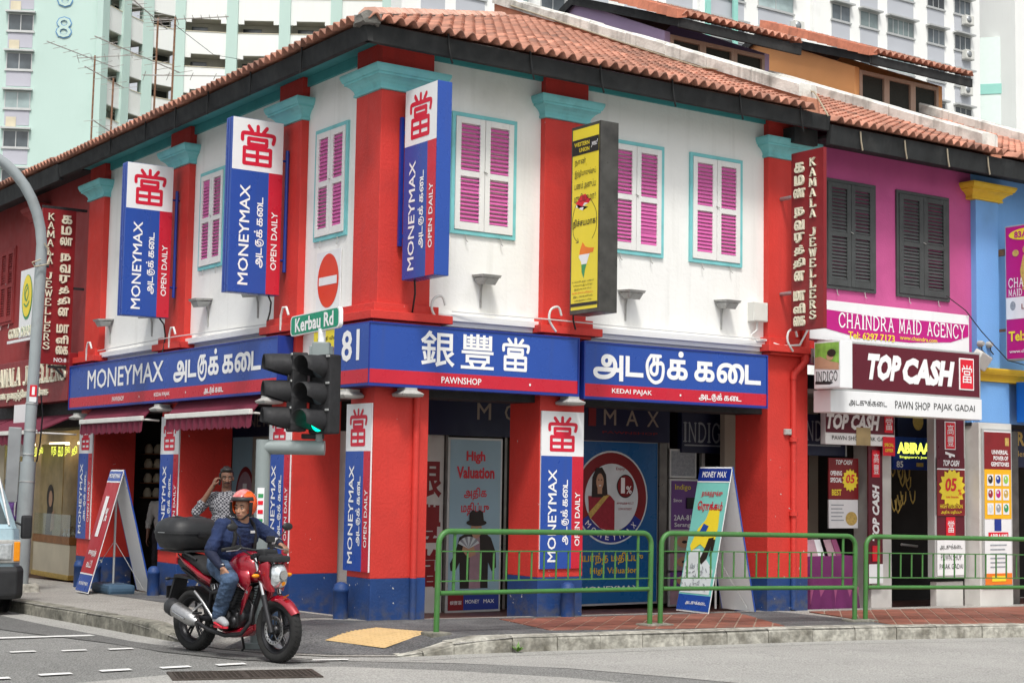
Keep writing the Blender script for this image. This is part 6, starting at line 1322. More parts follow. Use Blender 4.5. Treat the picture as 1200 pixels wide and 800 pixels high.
tcn = N_.new('ShaderNodeTexCoord'); m_.node_tree.links.new(tcn.outputs['Object'], ck.inputs[0]); m_.node_tree.links.new(ck.outputs[0], N_['Principled BSDF'].inputs['Base Color'])
def hand(m, w, d, up, curl=.5, s=1.0, thumb=1):
    """palm, four unequal bent fingers and a thumb; w wrist, d pointing direction, up back-of-hand direction"""
    w, d, up = Vector(w), Vector(d).normalized(), Vector(up); up = (up-d*up.dot(d)).normalized(); side = d.cross(up)*thumb
    for k in (-.022, 0, .022): capsule(m, w+side*k*.6*s+d*.01, w+d*.075*s+side*k*s, .017*s, .015*s, 8, 3)
    for k, (o, L) in enumerate(((.030,.070), (.010,.080), (-.010,.074), (-.029,.058))):
        a = w+d*.078*s+side*o*s; ang = 0; P = [a]; D = d
        for j, l in enumerate((.45,.32,.25)):
            ang += curl*(.5+.4*j); D = d*cos(ang)-up*sin(ang)+side*o*2; P.append(P[-1]+D.normalized()*L*l*s)
        for j in range(3): capsule(m, P[j], P[j+1], (.0095-.001*j)*s, (.0085-.001*j)*s, 8, 3)
    a = w+d*.02*s+side*.028*s; b = a+(d*.6+side*.8-up*.25).normalized()*.042*s; c = b+(d*.9+side*.15-up*.45).normalized()*.034*s
    capsule(m, a, b, .013*s, .011*s, 8, 3); capsule(m, b, c, .0105*s, .0085*s, 8, 3)
def person(T, J, top, legs, skin='skin', head_yaw=0, head_pitch=0, hairstyle='short', moustache=False, sleeve='short', sleeve_mt=None, build=1.0, shoes=('strap_black','strap_black'), voxel=.008, hands=None, shoe_dir=None):
    V = lambda k: Vector(J[k]); hc = V('head'); R = Matrix.Rotation(head_yaw, 3, 'Z') @ Matrix.Rotation(head_pitch, 3, 'Y'); b = build
    m = MB()
    ell(m, hc+R @ Vector((-.008,0,.028)), (.095,.077,.098), R); ell(m, hc+R @ Vector((.022,0,-.045)), (.068,.058,.075), R); ell(m, hc+R @ Vector((.05,0,-.085)), (.034,.032,.026), R)
    ell(m, hc+R @ Vector((.088,0,-.022)), (.017,.014,.024), R, 8, 6); ell(m, hc+R @ Vector((.096,0,-.036)), (.014,.019,.011), R, 8, 6)
    for s in (-1, 1):
        ell(m, hc+R @ Vector((-.002,s*.078,-.012)), (.018,.010,.030), R, 8, 6); ell(m, hc+R @ Vector((.058,s*.036,-.025)), (.028,.022,.022), R, 8, 6); ell(m, hc+R @ Vector((.076,s*.03,.022)), (.014,.026,.009), R, 8, 6)
    ell(m, hc+R @ Vector((.082,0,-.062)), (.013,.026,.009), R, 8, 6)
    capsule(m, V('neck')-Vector((0,0,.06)), hc+R @ Vector((-.01,0,-.05)), .062*b, .052)
    ell(m, (V('shL')+V('shR'))/2-Vector((0,0,.10)), (.11*b,.155*b,.16)); capsule(m, V('chest'), V('pelvis'), .13*b, .13*b)
    for s in 'LR':
        capsule(m, V('sh'+s), V('el'+s), .047*b, .040*b); capsule(m, V('el'+s), V('wr'+s), .038*b, .026*b)
        capsule(m, V('hip'+s), V('kn'+s), .080*b, .055*b); capsule(m, V('kn'+s), V('an'+s), .05*b, .035*b); capsule(m, V('an'+s), V('toe'+s), .036, .026)
        if hands and s in hands: hand(m, V('wr'+s), *hands[s])
        else: hand(m, V('wr'+s), V('wr'+s)-V('el'+s), (0,-1 if s == 'R' else 1,0), .35)
    body = blob(m, 'body', skin, T, voxel*.8, 2)
    # shirt
    m = MB(); sm = (V('shL')+V('shR'))/2; ax = (V('shL')-V('shR')).normalized(); Rz = Matrix.Rotation(math.atan2(ax.y, ax.x)-pi/2, 3, 'Z')
    ell(m, sm-Vector((0,0,.10)), (.125*b,.20*b,.17), Rz); ell(m, V('chest'), (.135*b,.165*b,.16), Rz); capsule(m, V('chest'), V('pelvis')+Vector((0,0,.04)), .140*b, .150*b)
    ell(m, V('belly') if 'belly' in J else (V('chest')+V('pelvis'))/2, (.155*b,.168*b,.15), Rz)
    capsule(m, V('shL')+Vector((0,0,.0)), V('shR'), .062*b, .062*b); capsule(m, V('neck')-Vector((0,0,.09)), V('neck')-Vector((0,0,.035)), .085*b, .068*b)
    for s in 'LR':
        e = V('sh'+s)+(V('el'+s)-V('sh'+s))*(.85 if sleeve == 'short' else 1); capsule(m, V('sh'+s), e, .062*b, .056*b)
        if sleeve == 'long': capsule(m, V('el'+s), V('wr'+s), .05*b, .036*b)
        if sleeve == 'rolled': capsule(m, V('sh'+s), V('el'+s), .060*b, .053*b); capsule(m, V('el'+s), V('el'+s)+(V('wr'+s)-V('el'+s))*.3, .051*b, .049*b)
    shirt = blob(m, 'shirt', top, T, voxel, 3, folds(.0075))
    if sleeve_mt:
        for s in 'LR':
            m = MB(); capsule(m, V('sh'+s)+(V('el'+s)-V('sh'+s))*.6, V('el'+s), .05*b, .043*b); capsule(m, V('el'+s), V('wr'+s)+(V('el'+s)-V('wr'+s))*.08, .043*b, .033*b); blob(m, 'arm_sleeve', sleeve_mt, T, voxel, 1, folds(.004, 1.5))
    # collar
    m = MB(); n = V('neck'); m.tube([n+Vector((.075*cos(a)*b, .075*sin(a)*b, -.035-.018*cos(a))) for a in np.linspace(-2.9, 2.9, 14)], .014, 8); m.build('collar', top, T)
    # trousers
    m = MB(); ell(m, V('pelvis'), (.145*b,.172*b,.12), Rz)
    for s in 'LR': capsule(m, V('hip'+s), V('kn'+s), .098*b, .070*b); capsule(m, V('kn'+s), V('an'+s)+Vector((0,0,.03)), .068*b, .056*b)
    blob(m, 'trousers', legs, T, voxel, 3, folds(.008, 1.3, 3))
    for s in 'LR':
        m = MB(); a, t_ = V('an'+s), V('toe'+s); d = (t_-a); d.z = 0; d.normalize(); capsule(m, a-d*.03-Vector((0,0,.02)), a+(t_-a)*.5, .044, .042); capsule(m, a+(t_-a)*.5, t_, .042, .034); ell(m, a+Vector((0,0,.01)), (.045,.045,.045))
        sh = blob(m, 'shoe', shoes[0], T, .007, 1)
        z = t_.z-.03; side = Vector((-d.y, d.x, 0)); sl = MB(); ring = []
        for k in range(16): q = 2*pi*k/16; ring.append(a+(t_-a)*.45*Vector((1,1,0)).length*0+d*(.055+.125*cos(q))+side*.045*sin(q))
        lo = [Vector((p.x, p.y, t_.z-.045+((a.z-t_.z)*0))) for p in ring]; hi = [p+Vector((0,0,.02)) for p in lo]; sl.loft([lo, hi]); sl.build('sole', shoes[1], sh)
    F = MB()
    for s in (-1, 1):
        MBs = MB(); ell(MBs, hc+R @ Vector((.0785,s*.031,.003)), (.008,.012,.0055), R, 10, 6); MBs.build('eye', 'eye_white', body); MBs = MB(); ell(MBs, hc+R @ Vector((.084,s*.030,.003)), (.004,.0055,.0055), R, 8, 6); MBs.build('iris', 'hair', body)
        MBs = MB(); MBs.tube([hc+R @ Vector((.086,s*.014,.026)), hc+R @ Vector((.089,s*.032,.031)), hc+R @ Vector((.078,s*.052,.024))], [.004,.005,.003], 6); MBs.build('eyebrow', 'hair', body)
    MBs = MB(); MBs.tube([hc+R @ Vector((.080,-.026,-.064)), hc+R @ Vector((.094,0,-.061)), hc+R @ Vector((.080,.026,-.064))], [.004,.006,.004], 6); MBs.build('lips', 'lips', body)
    if moustache: MBs = MB(); MBs.tube([hc+R @ Vector((.078,-.034,-.058)), hc+R @ Vector((.098,-.012,-.048)), hc+R @ Vector((.098,.012,-.048)), hc+R @ Vector((.078,.034,-.058))], [.004,.009,.009,.004], 8); MBs.build('moustache', 'hair', T)
    if hairstyle == 'short':
        m = MB(); ell(m, hc+R @ Vector((-.020,0,.040)), (.098,.085,.094), R); ell(m, hc+R @ Vector((.035,.0,.098)), (.058,.064,.030), R)
        for k in range(26): a = random.uniform(-2.9, 2.9); u_ = random.uniform(.1,1.3); ell(m, hc+R @ Vector((-.018+.090*cos(a)*cos(u_), .078*sin(a)*cos(u_), .045+.088*sin(u_))), (.016,.016,.014), R, 8, 5)
        def post(me): 
            Ri = R.inverted(); 
            for v in me.vertices:
                l = Ri @ (v.co-hc)
                if l.x > .03 and l.z < .07: l.x = .03+(l.x-.03)*.1; v.co = hc+R @ l
        blob(m, 'hair', 'hair', T, .007, 1, post)
    return body
STAND = dict(head=(.0,0,1.58), neck=(-.01,0,1.44), chest=(-.01,0,1.22), pelvis=(-.01,0,.95), shL=(-.01,.19,1.37), shR=(-.01,-.19,1.37), elL=(-.01,.25,1.08), elR=(-.01,-.25,1.08), wrL=(.06,.24,.84), wrR=(.06,-.24,.84), hipL=(0,.09,.90), hipR=(0,-.09,.90), knL=(.02,.10,.49), knR=(.02,-.10,.49), anL=(-.02,.10,.08), anR=(-.02,-.10,.08), toeL=(.14,.12,.045), toeR=(.14,-.12,.045))
# man on the phone
ax, ay = -.62, 2.30
T = thing('person', 'person with moustache in checked shirt holding a phone to the ear beside the red pillar', 'person', (ax,ay,pz(ax,ay)), -2.05)
J = dict(STAND); J.update(elR=(.10,-.34,1.19), wrR=(.115,-.155,1.50), elL=(.02,.26,1.10), wrL=(.24,.10,1.08), head=(.01,0,1.60))
person(T, J, 'checked_shirt', 'dark_trousers', 'skin_dark', .10, .08, 'short', True, 'rolled', None, 1.03, hands=dict(R=((-.02,.35,1),(.4,-.9,.3),.9,1.0,1), L=((.35,-.75,.1),(.2,0,1),.7,1.0,-1)))
MB().cbox(.07,.085,-.012,.012,-.06,.08,.004).build('phone', 'black', T, (.02,-.10,1.585), (0,.15,.3)) 
MB().box(-.06,.06,-.003,.003,-.05,.05).build('paper', 'sleeve_white', T, (.33,.02,1.06), (.3,.5,.2))
tt = None
# man in purple behind the lamp post
ax, ay = -1.23, 8.74
T = thing('person', 'person in a purple shirt mostly hidden behind the grey lamp post', 'person', (ax,ay,pz(ax,ay)), -1.9)
J = dict(STAND); J.update(elL=(.05,.27,1.1), wrL=(.18,.22,.92), head=(0,0,1.56))
person(T, J, 'purple_shirt', 'dark_trousers', 'skin_dark', .5, .1, 'short', False, 'rolled', None, .95, voxel=.010)
for s in (.075, -.075): MB().tube([(.09,s,1.05), (.125,s,1.25), (.07,s*1.2,1.42), (-.06,s*1.2,1.42)], .014, 6).build('strap', 'sleeve_white', T)
# shopper in the dark doorway
ax, ay = 1.30, 8.9
T = thing('person', 'person in a pale shirt standing in the dark doorway behind the second banner', 'person', (ax,ay,gz(ax,ay)-.07), -2.3)
person(T, dict(STAND), 'dull_shirt', 'dark_trousers', 'skin_dark', .2, 0, 'short', False, 'rolled', None, .95, voxel=.011)
# ============================================================ THE MOTORCYCLE
mat('bike_red', (.34,.004,.018), .2, .12, 3, spec=.6, coat=.8, metal=.35, dirt=.06, dcol=(.12,.03,.03)); mat('rubber', (.018,.018,.018), .85, .25, 12, .3, .2, (.06,.055,.05), 9, fine=60); mat('alloy_black', (.025,.025,.028), .35, .1, 5, metal=.5)
mat('engine', (.045,.045,.048), .4, .25, 14, .15, metal=.7); mat('chrome', (.62,.62,.62), .16, .1, 6, metal=1); mat('brushed', (.46,.46,.46), .34, .12, 18, .1, metal=.9); mat('box_black', (.022,.023,.025), .5, .15, 6, .1, .1, (.05,.05,.05), 6); mat('seat_black', (.016,.016,.017), .7, .2, 10, .2)
mat('lens_clear', (.62,.66,.68), .08, .3, 30, metal=.6, spec=.9); mat('amber', (.80,.28,.01), .25, .05, 6); mat('helmet_orange', (.80,.10,.008), .25, .06, 6, coat=.6)
mat('helmet_graphic', (.62,.16,.15), .3, .45, 5, coat=.5, dirt=.5, dcol=(.75,.68,.66), dscale=7)
hx, hy = .217, -.976
B_ = bpy.data.objects.new('motorcycle', None); SC.collection.objects.link(B_); bm_x, bm_y = -2.085, -1.24; bz = gz(0,0)-.148
B_.location = (bm_x, bm_y, bz); B_.rotation_euler = (0,0,math.atan2(hy,hx)); tag(B_, 'red motorcycle with black top box crossing the junction beside the road grating', 'motorcycle')
B = B_
def wheel(x, R, w, disc_r, loc_z=.30):
    o = MB()
    prof = [(R-.085,-w*.32), (R-.06,-w*.47), (R-.03,-w*.5), (R-.012,-w*.36), (R,-w*.14), (R,w*.14), (R-.012,w*.36), (R-.03,w*.5), (R-.06,w*.47), (R-.085,w*.32)]
    o.lathe(prof, 48, 0, 'y', cap=False); ty = o.build('tyre', 'rubber', WH := bpy.data.objects.new('wheel', None)); 
    SC.collection.objects.link(WH); WH.parent = B; WH.location = (x,0,R)
    g = MB()
    for k in range(40):
        a = 2*pi*k/40
        for s in (-1, 1): g.tube([(cos(a)*(R+.001), s*w*.06, sin(a)*(R+.001)), (cos(a+.07)*(R-.006), s*w*.34, sin(a+.07)*(R-.006))], .0035, 4)
    tag(g.build('tread_grooves', 'black', WH), kind='stuff')
    r = MB(); r.lathe([(R-.088,-w*.34), (R-.07,-w*.36), (R-.105,-w*.2), (R-.115,0), (R-.105,w*.2), (R-.07,w*.36), (R-.088,w*.34), (R-.125,w*.12), (R-.125,-w*.12), (R-.088,-w*.34)], 40, 0, 'y', cap=False); r.build('rim', 'alloy_black', WH)
    for k in range(5):
        a = 2*pi*k/5+.3; c, s = cos(a), sin(a); b = .09
        for q in (-1, 1): MB().tube([(c*.035, q*.012, s*.035), ((R-.118)*cos(a+q*b), q*.006, (R-.118)*sin(a+q*b))], [.015,.011], 8).build('spoke', 'alloy_black', WH)
    MB().lathe([(.015,-.07), (.045,-.06), (.05,-.03), (.03,0), (.05,.03), (.045,.06), (.015,.07)], 20, 0, 'y').build('hub', 'engine', WH)
    if disc_r:
        d = MB(); n = 40; rings = [(disc_r,-.062), (disc_r,-.057), (disc_r*.72,-.057), (disc_r*.72,-.062)]
        d.lathe(rings+[rings[0]], 40, 0, 'y', cap=False); D = d.build('brake_disc', 'brushed', WH)
        for k in range(20): a = 2*pi*k/20; MB().disc((cos(a)*disc_r*.86,-.0635,sin(a)*disc_r*.86), (0,-1,0), .008, 8).build('hole', 'black', D)
        for k in range(5): a = 2*pi*k/5; MB().tube([(cos(a)*.04,-.058,sin(a)*.04), (cos(a+.2)*disc_r*.75,-.059,sin(a+.2)*disc_r*.75)], .008, 6).build('carrier', 'engine', D)
    return WH
wheel(-.65, .305, .14, .0); wheel(.65, .30, .11, .135)
def lof(secs, name, mt, parent=B_, smooth=True, n=20, sub=0, pw=2.5):
    """lofted body: secs = (x, z centre, half width, half height)"""
    rings = []
    for x, z, hw, hh in secs:
        ring = []
        for k in range(n):
            a = 2*pi*k/n; c, s = cos(a), sin(a); ring.append((x, hw*math.copysign(abs(c)**(2/pw), c), z+hh*math.copysign(abs(s)**(2/pw), s)))
        rings.append(ring)
    m = MB(); m.loft(rings, 0, True, smooth); return m.build(name, mt, parent, subsurf=sub)
# frame, swingarm, engine
for s in (-1, 1):
    MB().tube([(.40,s*.03,.90), (.22,s*.10,.72), (-.05,s*.12,.62), (-.25,s*.11,.60), (-.30,s*.10,.38)], .024, 8).build('frame', 'alloy_black', B)
    MB().tube([(-.25,s*.11,.60), (-.55,s*.10,.72), (-.80,s*.07,.80)], .016, 8).build('subframe', 'alloy_black', B); MB().tube([(-.22,s*.11,.36), (-.45,s*.12,.33), (-.66,s*.11,.305)], [.03,.026,.022], 8).build('swingarm', 'alloy_black', B)
MB().tube([(.42,0,.88), (.34,0,.60), (.22,0,.33), (-.2,0,.28)], .025, 8).build('down_tube', 'alloy_black', B)
e = MB(); ell(e, (-.02,0,.38), (.22,.13,.13)); e.cbox(-.22,.16,-.12,.12,.28,.44,.03); e.tube([(.04,0,.42), (.15,0,.66)], [.10,.085], 14); blob(e, 'crankcase', 'engine', B, .012, 2)
for s in (-1, 1): MB().lathe([(.12,0), (.12,.02), (.10,.045), (.05,.055), (.01,.05)] if s > 0 else [(.12,0), (.12,-.02), (.10,-.045), (.05,-.055), (.01,-.05)], 24, 0, 'y', (-.03,s*.12,.37)).build('engine_cover', 'engine', B)
MB().lathe([(.07,0), (.07,-.02), (.03,-.03)], 20, 0, 'y', (-.04,-.172,.37)).build('clutch_cap', 'brushed', B); MB().lathe([(.05,0), (.05,-.02), (.02,-.03)], 16, 0, 'y', (.13,-.13,.35)).build('clutch_cap', 'engine', B)
for k in range(8): z = .47+k*.026; x = .06+k*.012; MB().cbox(x-.095,x+.095,-.10,.10,z,z+.008,.003).build('cooling_fin', 'engine', B)
MB().lathe([(.05,-.07), (.055,0), (.05,.07)], 12, 0, 'x', (-.12,-.03,.60)).build('carburettor', 'engine', B)
lof([(-.3,.56,.09,.07), (-.2,.58,.11,.09), (-.06,.60,.10,.08), (.02,.62,.06,.05)], 'side_cover', 'box_black')
# exhaust
MB().tube([(.20,-.03,.58), (.31,-.05,.50), (.33,-.08,.36), (.24,-.12,.24), (.02,-.14,.21), (-.22,-.16,.25), (-.36,-.19,.31)], .021, 10).build('header_pipe', 'engine', B)
mf = lambda q: Vector((-.34-.42*q, -.205-.01*q, .31+.13*q))
MB().tube([mf(0), mf(.12), mf(.2), mf(.85)], [.032,.058,.072,.076], 18).build('muffler', 'brushed', B); MB().tube([mf(.80), mf(.86), mf(1.02), mf(1.12)], [.078,.086,.084,.052], 18).build('muffler_cap', 'box_black', B)
MB().tube([mf(.25)-Vector((0,.075,-.0)), mf(.5)-Vector((0,.08,0)), mf(.7)-Vector((0,.075,0))], .012, 6).build('heat_shield', 'chrome', B)
MB().tube([(-.18,-.14,.36), (-.30,-.17,.50), (-.46,-.16,.60)], .014, 6).tube([(-.30,-.17,.50), (-.46,-.19,.40)], .013, 6).build('footpeg_bracket', 'brushed', B)
for s in (-1, 1): MB().tube([(-.06,s*.13,.30), (-.06,s*.25,.30)], .014, 8).build('footpeg', 'box_black', B); MB().tube([(-.34,s*.16,.40), (-.34,s*.26,.40)], .012, 8).build('footpeg', 'box_black', B)
MB().tube([(-.06,.1,.27), (-.12,.2,.06), (-.2,.24,.03)], .012, 6).build('side_stand', 'box_black', B)
MB().tube([(-.28,.0,.42), (-.36,.0,.66)], .035, 12).build('shock_absorber', 'chrome', B)
# fork
fk = lambda q: Vector((.655-.265*q, 0, .30+.66*q))
for s in (-1, 1):
    y = Vector((0,s*.095,0)); MB().tube([fk(-.03)+y, fk(.48)+y], .027, 12).build('fork_lower', 'engine', B); MB().tube([fk(.46)+y, fk(1.05)+y], .020, 12).build('fork_tube', 'chrome', B)
MB().cbox(-.03,.03,-.13,.13,-.02,.02,.01).build('yoke', 'alloy_black', B, fk(.78), (0,-.38,0)); MB().cbox(-.035,.035,-.13,.13,-.02,.02,.01).build('yoke', 'alloy_black', B, fk(1.02), (0,-.38,0))
MB().cbox(-.04,.04,-.03,.0,-.05,.05,.012).build('brake_caliper', 'engine', B, (.57,-.075,.42))
MB().tube([(.57,-.09,.46), (.50,-.10,.6), (.48,-.08,.8), (.40,-.06,.98)], .007, 5).build('brake_hose', 'black', B)
# front fender
v = MB(); rings = []
for k in range(11):
    a = radians(32+k*12.2); r = .322+(.012 if k == 0 else 0); cx, cz = .65+r*cos(a), .30+r*sin(a); w_ = .035+.033*sin(pi*min(1, (k+1.5)/9)); n_ = Vector((cos(a),0,sin(a))); ring = []
    for j in range(9): q = -1+2*j/8; ring.append((Vector((cx,0,cz))+Vector((0,q*w_,0))-n_*(.05*q*q)).to_tuple())
    for j in range(8, -1, -1): q = -1+2*j/8; ring.append((Vector((cx,0,cz))+Vector((0,q*w_*.93,0))-n_*(.05*q*q+.006)).to_tuple())
    rings.append(ring)
v.loft(rings); v.build('front_fender', 'bike_red', B)
MB().flat([(-.03,-.02), (.03,-.02), (.04,.025), (-.02,.03)], 0).build('sticker', 'amber', B, (.78,-.035,.617), (1.2,-.5,.9)) 
# headlight and cowl
hl = MB(); ell(hl, (.60,0,.80), (.07,.105,.115)); hb = blob(hl, 'headlight_bowl', 'box_black', B, .01, 1)
L_ = MB(); rings = []
for r, x in ((.0,.09), (.5,.082), (.8,.06), (1,.03), (1.04,.0)):
    rings.append([(.61+x+.0, .090*r*math.copysign(abs(cos(a))**.8, cos(a)), .795+.112*r*math.copysign(abs(sin(a))**.85, sin(a))-(.012*r*abs(cos(a))**2 if sin(a) < 0 else 0)) for a in np.linspace(0, 2*pi, 25)[:-1]])
L_.loft(rings[1:]+[]); L_.add(rings[1], [tuple(range(24))]); HLo = L_.build('headlight', 'lens_clear', B)
MB().disc((.705,0,.81), (1,0,0), .045, 20).build('reflector', 'chrome', HLo); MB().disc((.700,0,.73), (1,0,-.3), .022, 12).build('reflector', 'amber', HLo)
for s in (-1, 1):
    c = MB(); c.loft([[(.60,s*.085,.93), (.58,s*.115,.93), (.48,s*.12,.90), (.46,s*.10,.88)], [(.62,s*.108,.80), (.60,s*.124,.80), (.46,s*.13,.79), (.45,s*.10,.79)], [(.64,s*.05,.655), (.60,s*.075,.65), (.50,s*.09,.68), (.49,s*.07,.70)]], 0, True, True); c.build('headlight_cowl', 'bike_red', B)
m = MB(); m.cbox(.44,.67,-.105,.105,.925,.985,.02); rings = 0; o = m.build('instrument_cowl', 'box_black', B, rot=(0,0,0)); m = MB(); m.cbox(.38,.50,-.08,.08,.97,1.04,.02); m.build('instruments', 'box_black', B); m = MB(); m.add([(.66,-.07,.925), (.66,.07,.925), (.55,.09,1.0), (.55,-.09,1.0)], [(0,1,2,3)]).build('fly_screen', 'box_black', B)
MB().text('TEAM', 0, 0, .018, 0, 0, .10, .02).build('lettering', 'letter_white', B, (.64,-.0,.952), (1.0,0,pi/2)) if 0 else None
for s in (-1, 1):
    MB().tube([(.50,s*.10,.80), (.52,s*.16,.80)], .008, 6).build('indicator_stalk', 'box_black', B); i_ = MB(); ell(i_, (.53,s*.195,.80), (.024,.042,.019), None, 12, 8); i_.build('indicator', 'amber', B)
    MB().tube([(-.88,s*.08,.70), (-.89,s*.15,.70)], .008, 6).build('indicator_stalk', 'box_black', B); i_ = MB(); ell(i_, (-.89,s*.175,.70), (.02,.036,.016), None, 12, 8); i_.build('indicator', 'box_black', B)
# handlebar, grips, levers, mirrors
MB().tube([(.24,-.37,1.03), (.28,-.22,1.055), (.36,-.10,1.03), (.37,0,1.02), (.36,.10,1.03), (.28,.22,1.055), (.24,.37,1.03)], .012, 10).build('handlebar', 'box_black', B)
for s in (-1, 1):
    MB().cyl((.275,s*.24,1.052), (.238,s*.375,1.03), .018, 12).build('grip', 'rubber', B); MB().cbox(-.02,.02,-.03,.03,-.02,.02,.008).build('switch_block', 'box_black', B, (.285,s*.215,1.055)); MB().tube([(.30,s*.20,1.05), (.33,s*.26,1.03), (.30,s*.37,1.02)], .006, 6).build('lever', 'brushed', B)
    MB().tube([(.29,s*.20,1.06), (.33,s*.24,1.15), (.33,s*.31,1.22)], .006, 6).build('mirror_stalk', 'box_black', B); i_ = MB(); ell(i_, (.33,s*.33,1.245), (.022,.062,.038), None, 16, 10); i_.build('mirror', 'box_black', B); MB().add([(.305,s*.33+.05*cos(a),1.245+.028*sin(a)) for a in np.linspace(0,2*pi,15)[:-1]], [tuple(range(14))]).build('mirror_glass', 'chrome', B)
MB().tube([(.30,-.22,1.04), (.42,-.16,.98), (.48,-.10,.86), (.40,-.05,.75)], .007, 5).tube([(.30,.22,1.04), (.44,.14,.96), (.48,.08,.84)], .007, 5).build('cable', 'black', B)
MB().cyl((.36,.09,1.05), (.37,.09,1.12), .02, 10).build('mount', 'box_black', B); MB().cbox(.36,.40,.05,.13,1.10,1.16,.008).build('round_gauge', 'box_black', B)
# tank, shrouds, seat, tail
lof([(.44,.80,.05,.06), (.42,.83,.115,.10), (.34,.86,.165,.14), (.22,.865,.185,.16), (.10,.85,.165,.145), (.0,.82,.12,.11), (-.08,.80,.095,.085), (-.13,.79,.075,.06)], 'tank', 'bike_red', n=28, sub=1, pw=2.9)
MB().lathe([(.04,0), (.04,.012), (.02,.018)], 16, 0, 'z', (.18,0,.992)).build('filler_cap', 'brushed', B)
for s in (-1, 1):
    m = MB(); m.loft([[(.02,s*.135,.80), (.22,s*.17,.86), (.36,s*.15,.84), (.36,s*.13,.80), (.10,s*.13,.74)], [(.06,s*.15,.77), (.25,s*.19,.80), (.42,s*.175,.78), (.40,s*.15,.72), (.12,s*.14,.71)], [(.14,s*.14,.72), (.28,s*.17,.72), (.38,s*.16,.70), (.34,s*.14,.64), (.18,s*.13,.68)]], 0, True, True); m.build('tank_shroud', 'bike_red', B)
    m = MB(); m.loft([[(.40,s*.15,.70), (.33,s*.15,.66), (.32,s*.11,.66), (.38,s*.11,.69)], [(.36,s*.155,.60), (.28,s*.155,.56), (.28,s*.12,.56), (.34,s*.12,.59)], [(.25,s*.13,.43), (.22,s*.13,.42), (.22,s*.12,.42), (.24,s*.12,.42)]], 0, True, True); m.build('radiator_scoop', 'bike_red', B); MB().disc((.36,s*.162,.64), (0,s,0), .016, 10).build('badge', 'brushed', B)
    m = MB(); m.loft([[(-.28,s*.10,.74), (-.28,s*.12,.70), (-.30,s*.10,.64)], [(-.45,s*.13,.80), (-.45,s*.145,.765), (-.44,s*.12,.70)], [(-.70,s*.12,.90), (-.70,s*.13,.865), (-.68,s*.11,.82)], [(-.90,s*.06,.95), (-.90,s*.065,.93), (-.88,s*.06,.90)]], 0, True, True); m.build('tail_fairing', 'bike_red', B)
lof([(-.02,.80,.07,.03), (-.10,.80,.11,.045), (-.25,.79,.14,.05), (-.38,.80,.145,.055), (-.45,.84,.13,.06), (-.60,.885,.12,.055), (-.78,.92,.10,.045), (-.84,.93,.06,.02)], 'seat', 'seat_black', sub=1, pw=3)
lof([(-.40,.72,.09,.05), (-.6,.77,.09,.06), (-.85,.84,.06,.06), (-.93,.87,.04,.04)], 'tail_unit', 'box_black'); MB().cbox(-.955,-.92,-.05,.05,.84,.90,.012).build('tail_lamp', 'topcash_red', B)
m = MB(); m.loft([[(-.62,-.085,.72), (-.62,.085,.72), (-.60,.085,.70), (-.60,-.085,.70)], [(-.92,-.08,.74), (-.92,.08,.74), (-.90,.08,.71), (-.90,-.08,.71)], [(-1.02,-.09,.42), (-1.02,.09,.42), (-1.0,.09,.42), (-1.0,-.09,.42)]], 0, True, False); m.build('rear_fender', 'box_black', B)
MB().cbox(-1.035,-1.022,-.09,.09,.50,.62,.003).build('number_plate', 'black', B)
m = MB(); 
for k in range(9): a = radians(20+k*16); rr_ = .33; p = (-.65+rr_*cos(a), .305+rr_*sin(a)); m.v += [(p[0],-.075,p[1]), (p[0],.075,p[1])]
m.f = [(2*k,2*k+1,2*k+3,2*k+2) for k in range(8)]; m.m = [0]*8; m.sm = [True]*8; m.build('rear_hugger', 'box_black', B)
lof([(.30,.30,.03,.03), (.22,.26,.09,.05), (.02,.22,.11,.04), (-.12,.23,.07,.03)], 'belly_pan', 'bike_red')
for s in (-1, 1): MB().tube([(-.50,s*.12,.90), (-.66,s*.14,.96), (-.95,s*.14,.975), (-1.05,s*.08,.975)], .012, 8).build('rack_rail', 'box_black', B)
MB().cbox(-1.08,-.60,-.15,.15,.965,.985,.006).build('rack_plate', 'box_black', B)
def tb(name, secs, mt, pw=3.2):
    m = MB(); rings = []
    for z, lx_, ly_, cx in secs:
        rings.append([(cx+lx_*math.copysign(abs(cos(a))**(2/pw), cos(a)), ly_*math.copysign(abs(sin(a))**(2/pw), sin(a)), z) for a in np.linspace(0, 2*pi, 33)[:-1]])
    m.loft(rings); return m.build(name, mt, T2, (0,0,0))
T2 = thing('top_box', 'large black plastic top box on the rear rack of the motorcycle', 'top box', (bm_x-hx*.84, bm_y-hy*.84, bz+.99), math.atan2(hy,hx))
tb('base', [(0,.17,.20,0), (.02,.21,.25,0), (.10,.245,.285,0), (.155,.255,.295,0)], 'box_black'); tb('rim_band', [(.156,.262,.302,0), (.178,.262,.302,0)], 'box_black'); tb('lid', [(.179,.255,.295,0), (.22,.25,.29,0), (.27,.225,.265,.0), (.305,.17,.21,0), (.315,.08,.12,0)], 'box_black')
for s in (-.12, .12): MB().tube([(.16,s,.30), (0,s,.322), (-.16,s,.30)], .012, 6).build('rib', 'box_black', T2)
MB().cbox(.25,.27,-.05,.05,.12,.17,.006).build('latch', 'alloy_black', T2); MB().box(-.06,.05,-.306,-.302,.163,.171).build('maker_strip', 'grey_metal', T2)
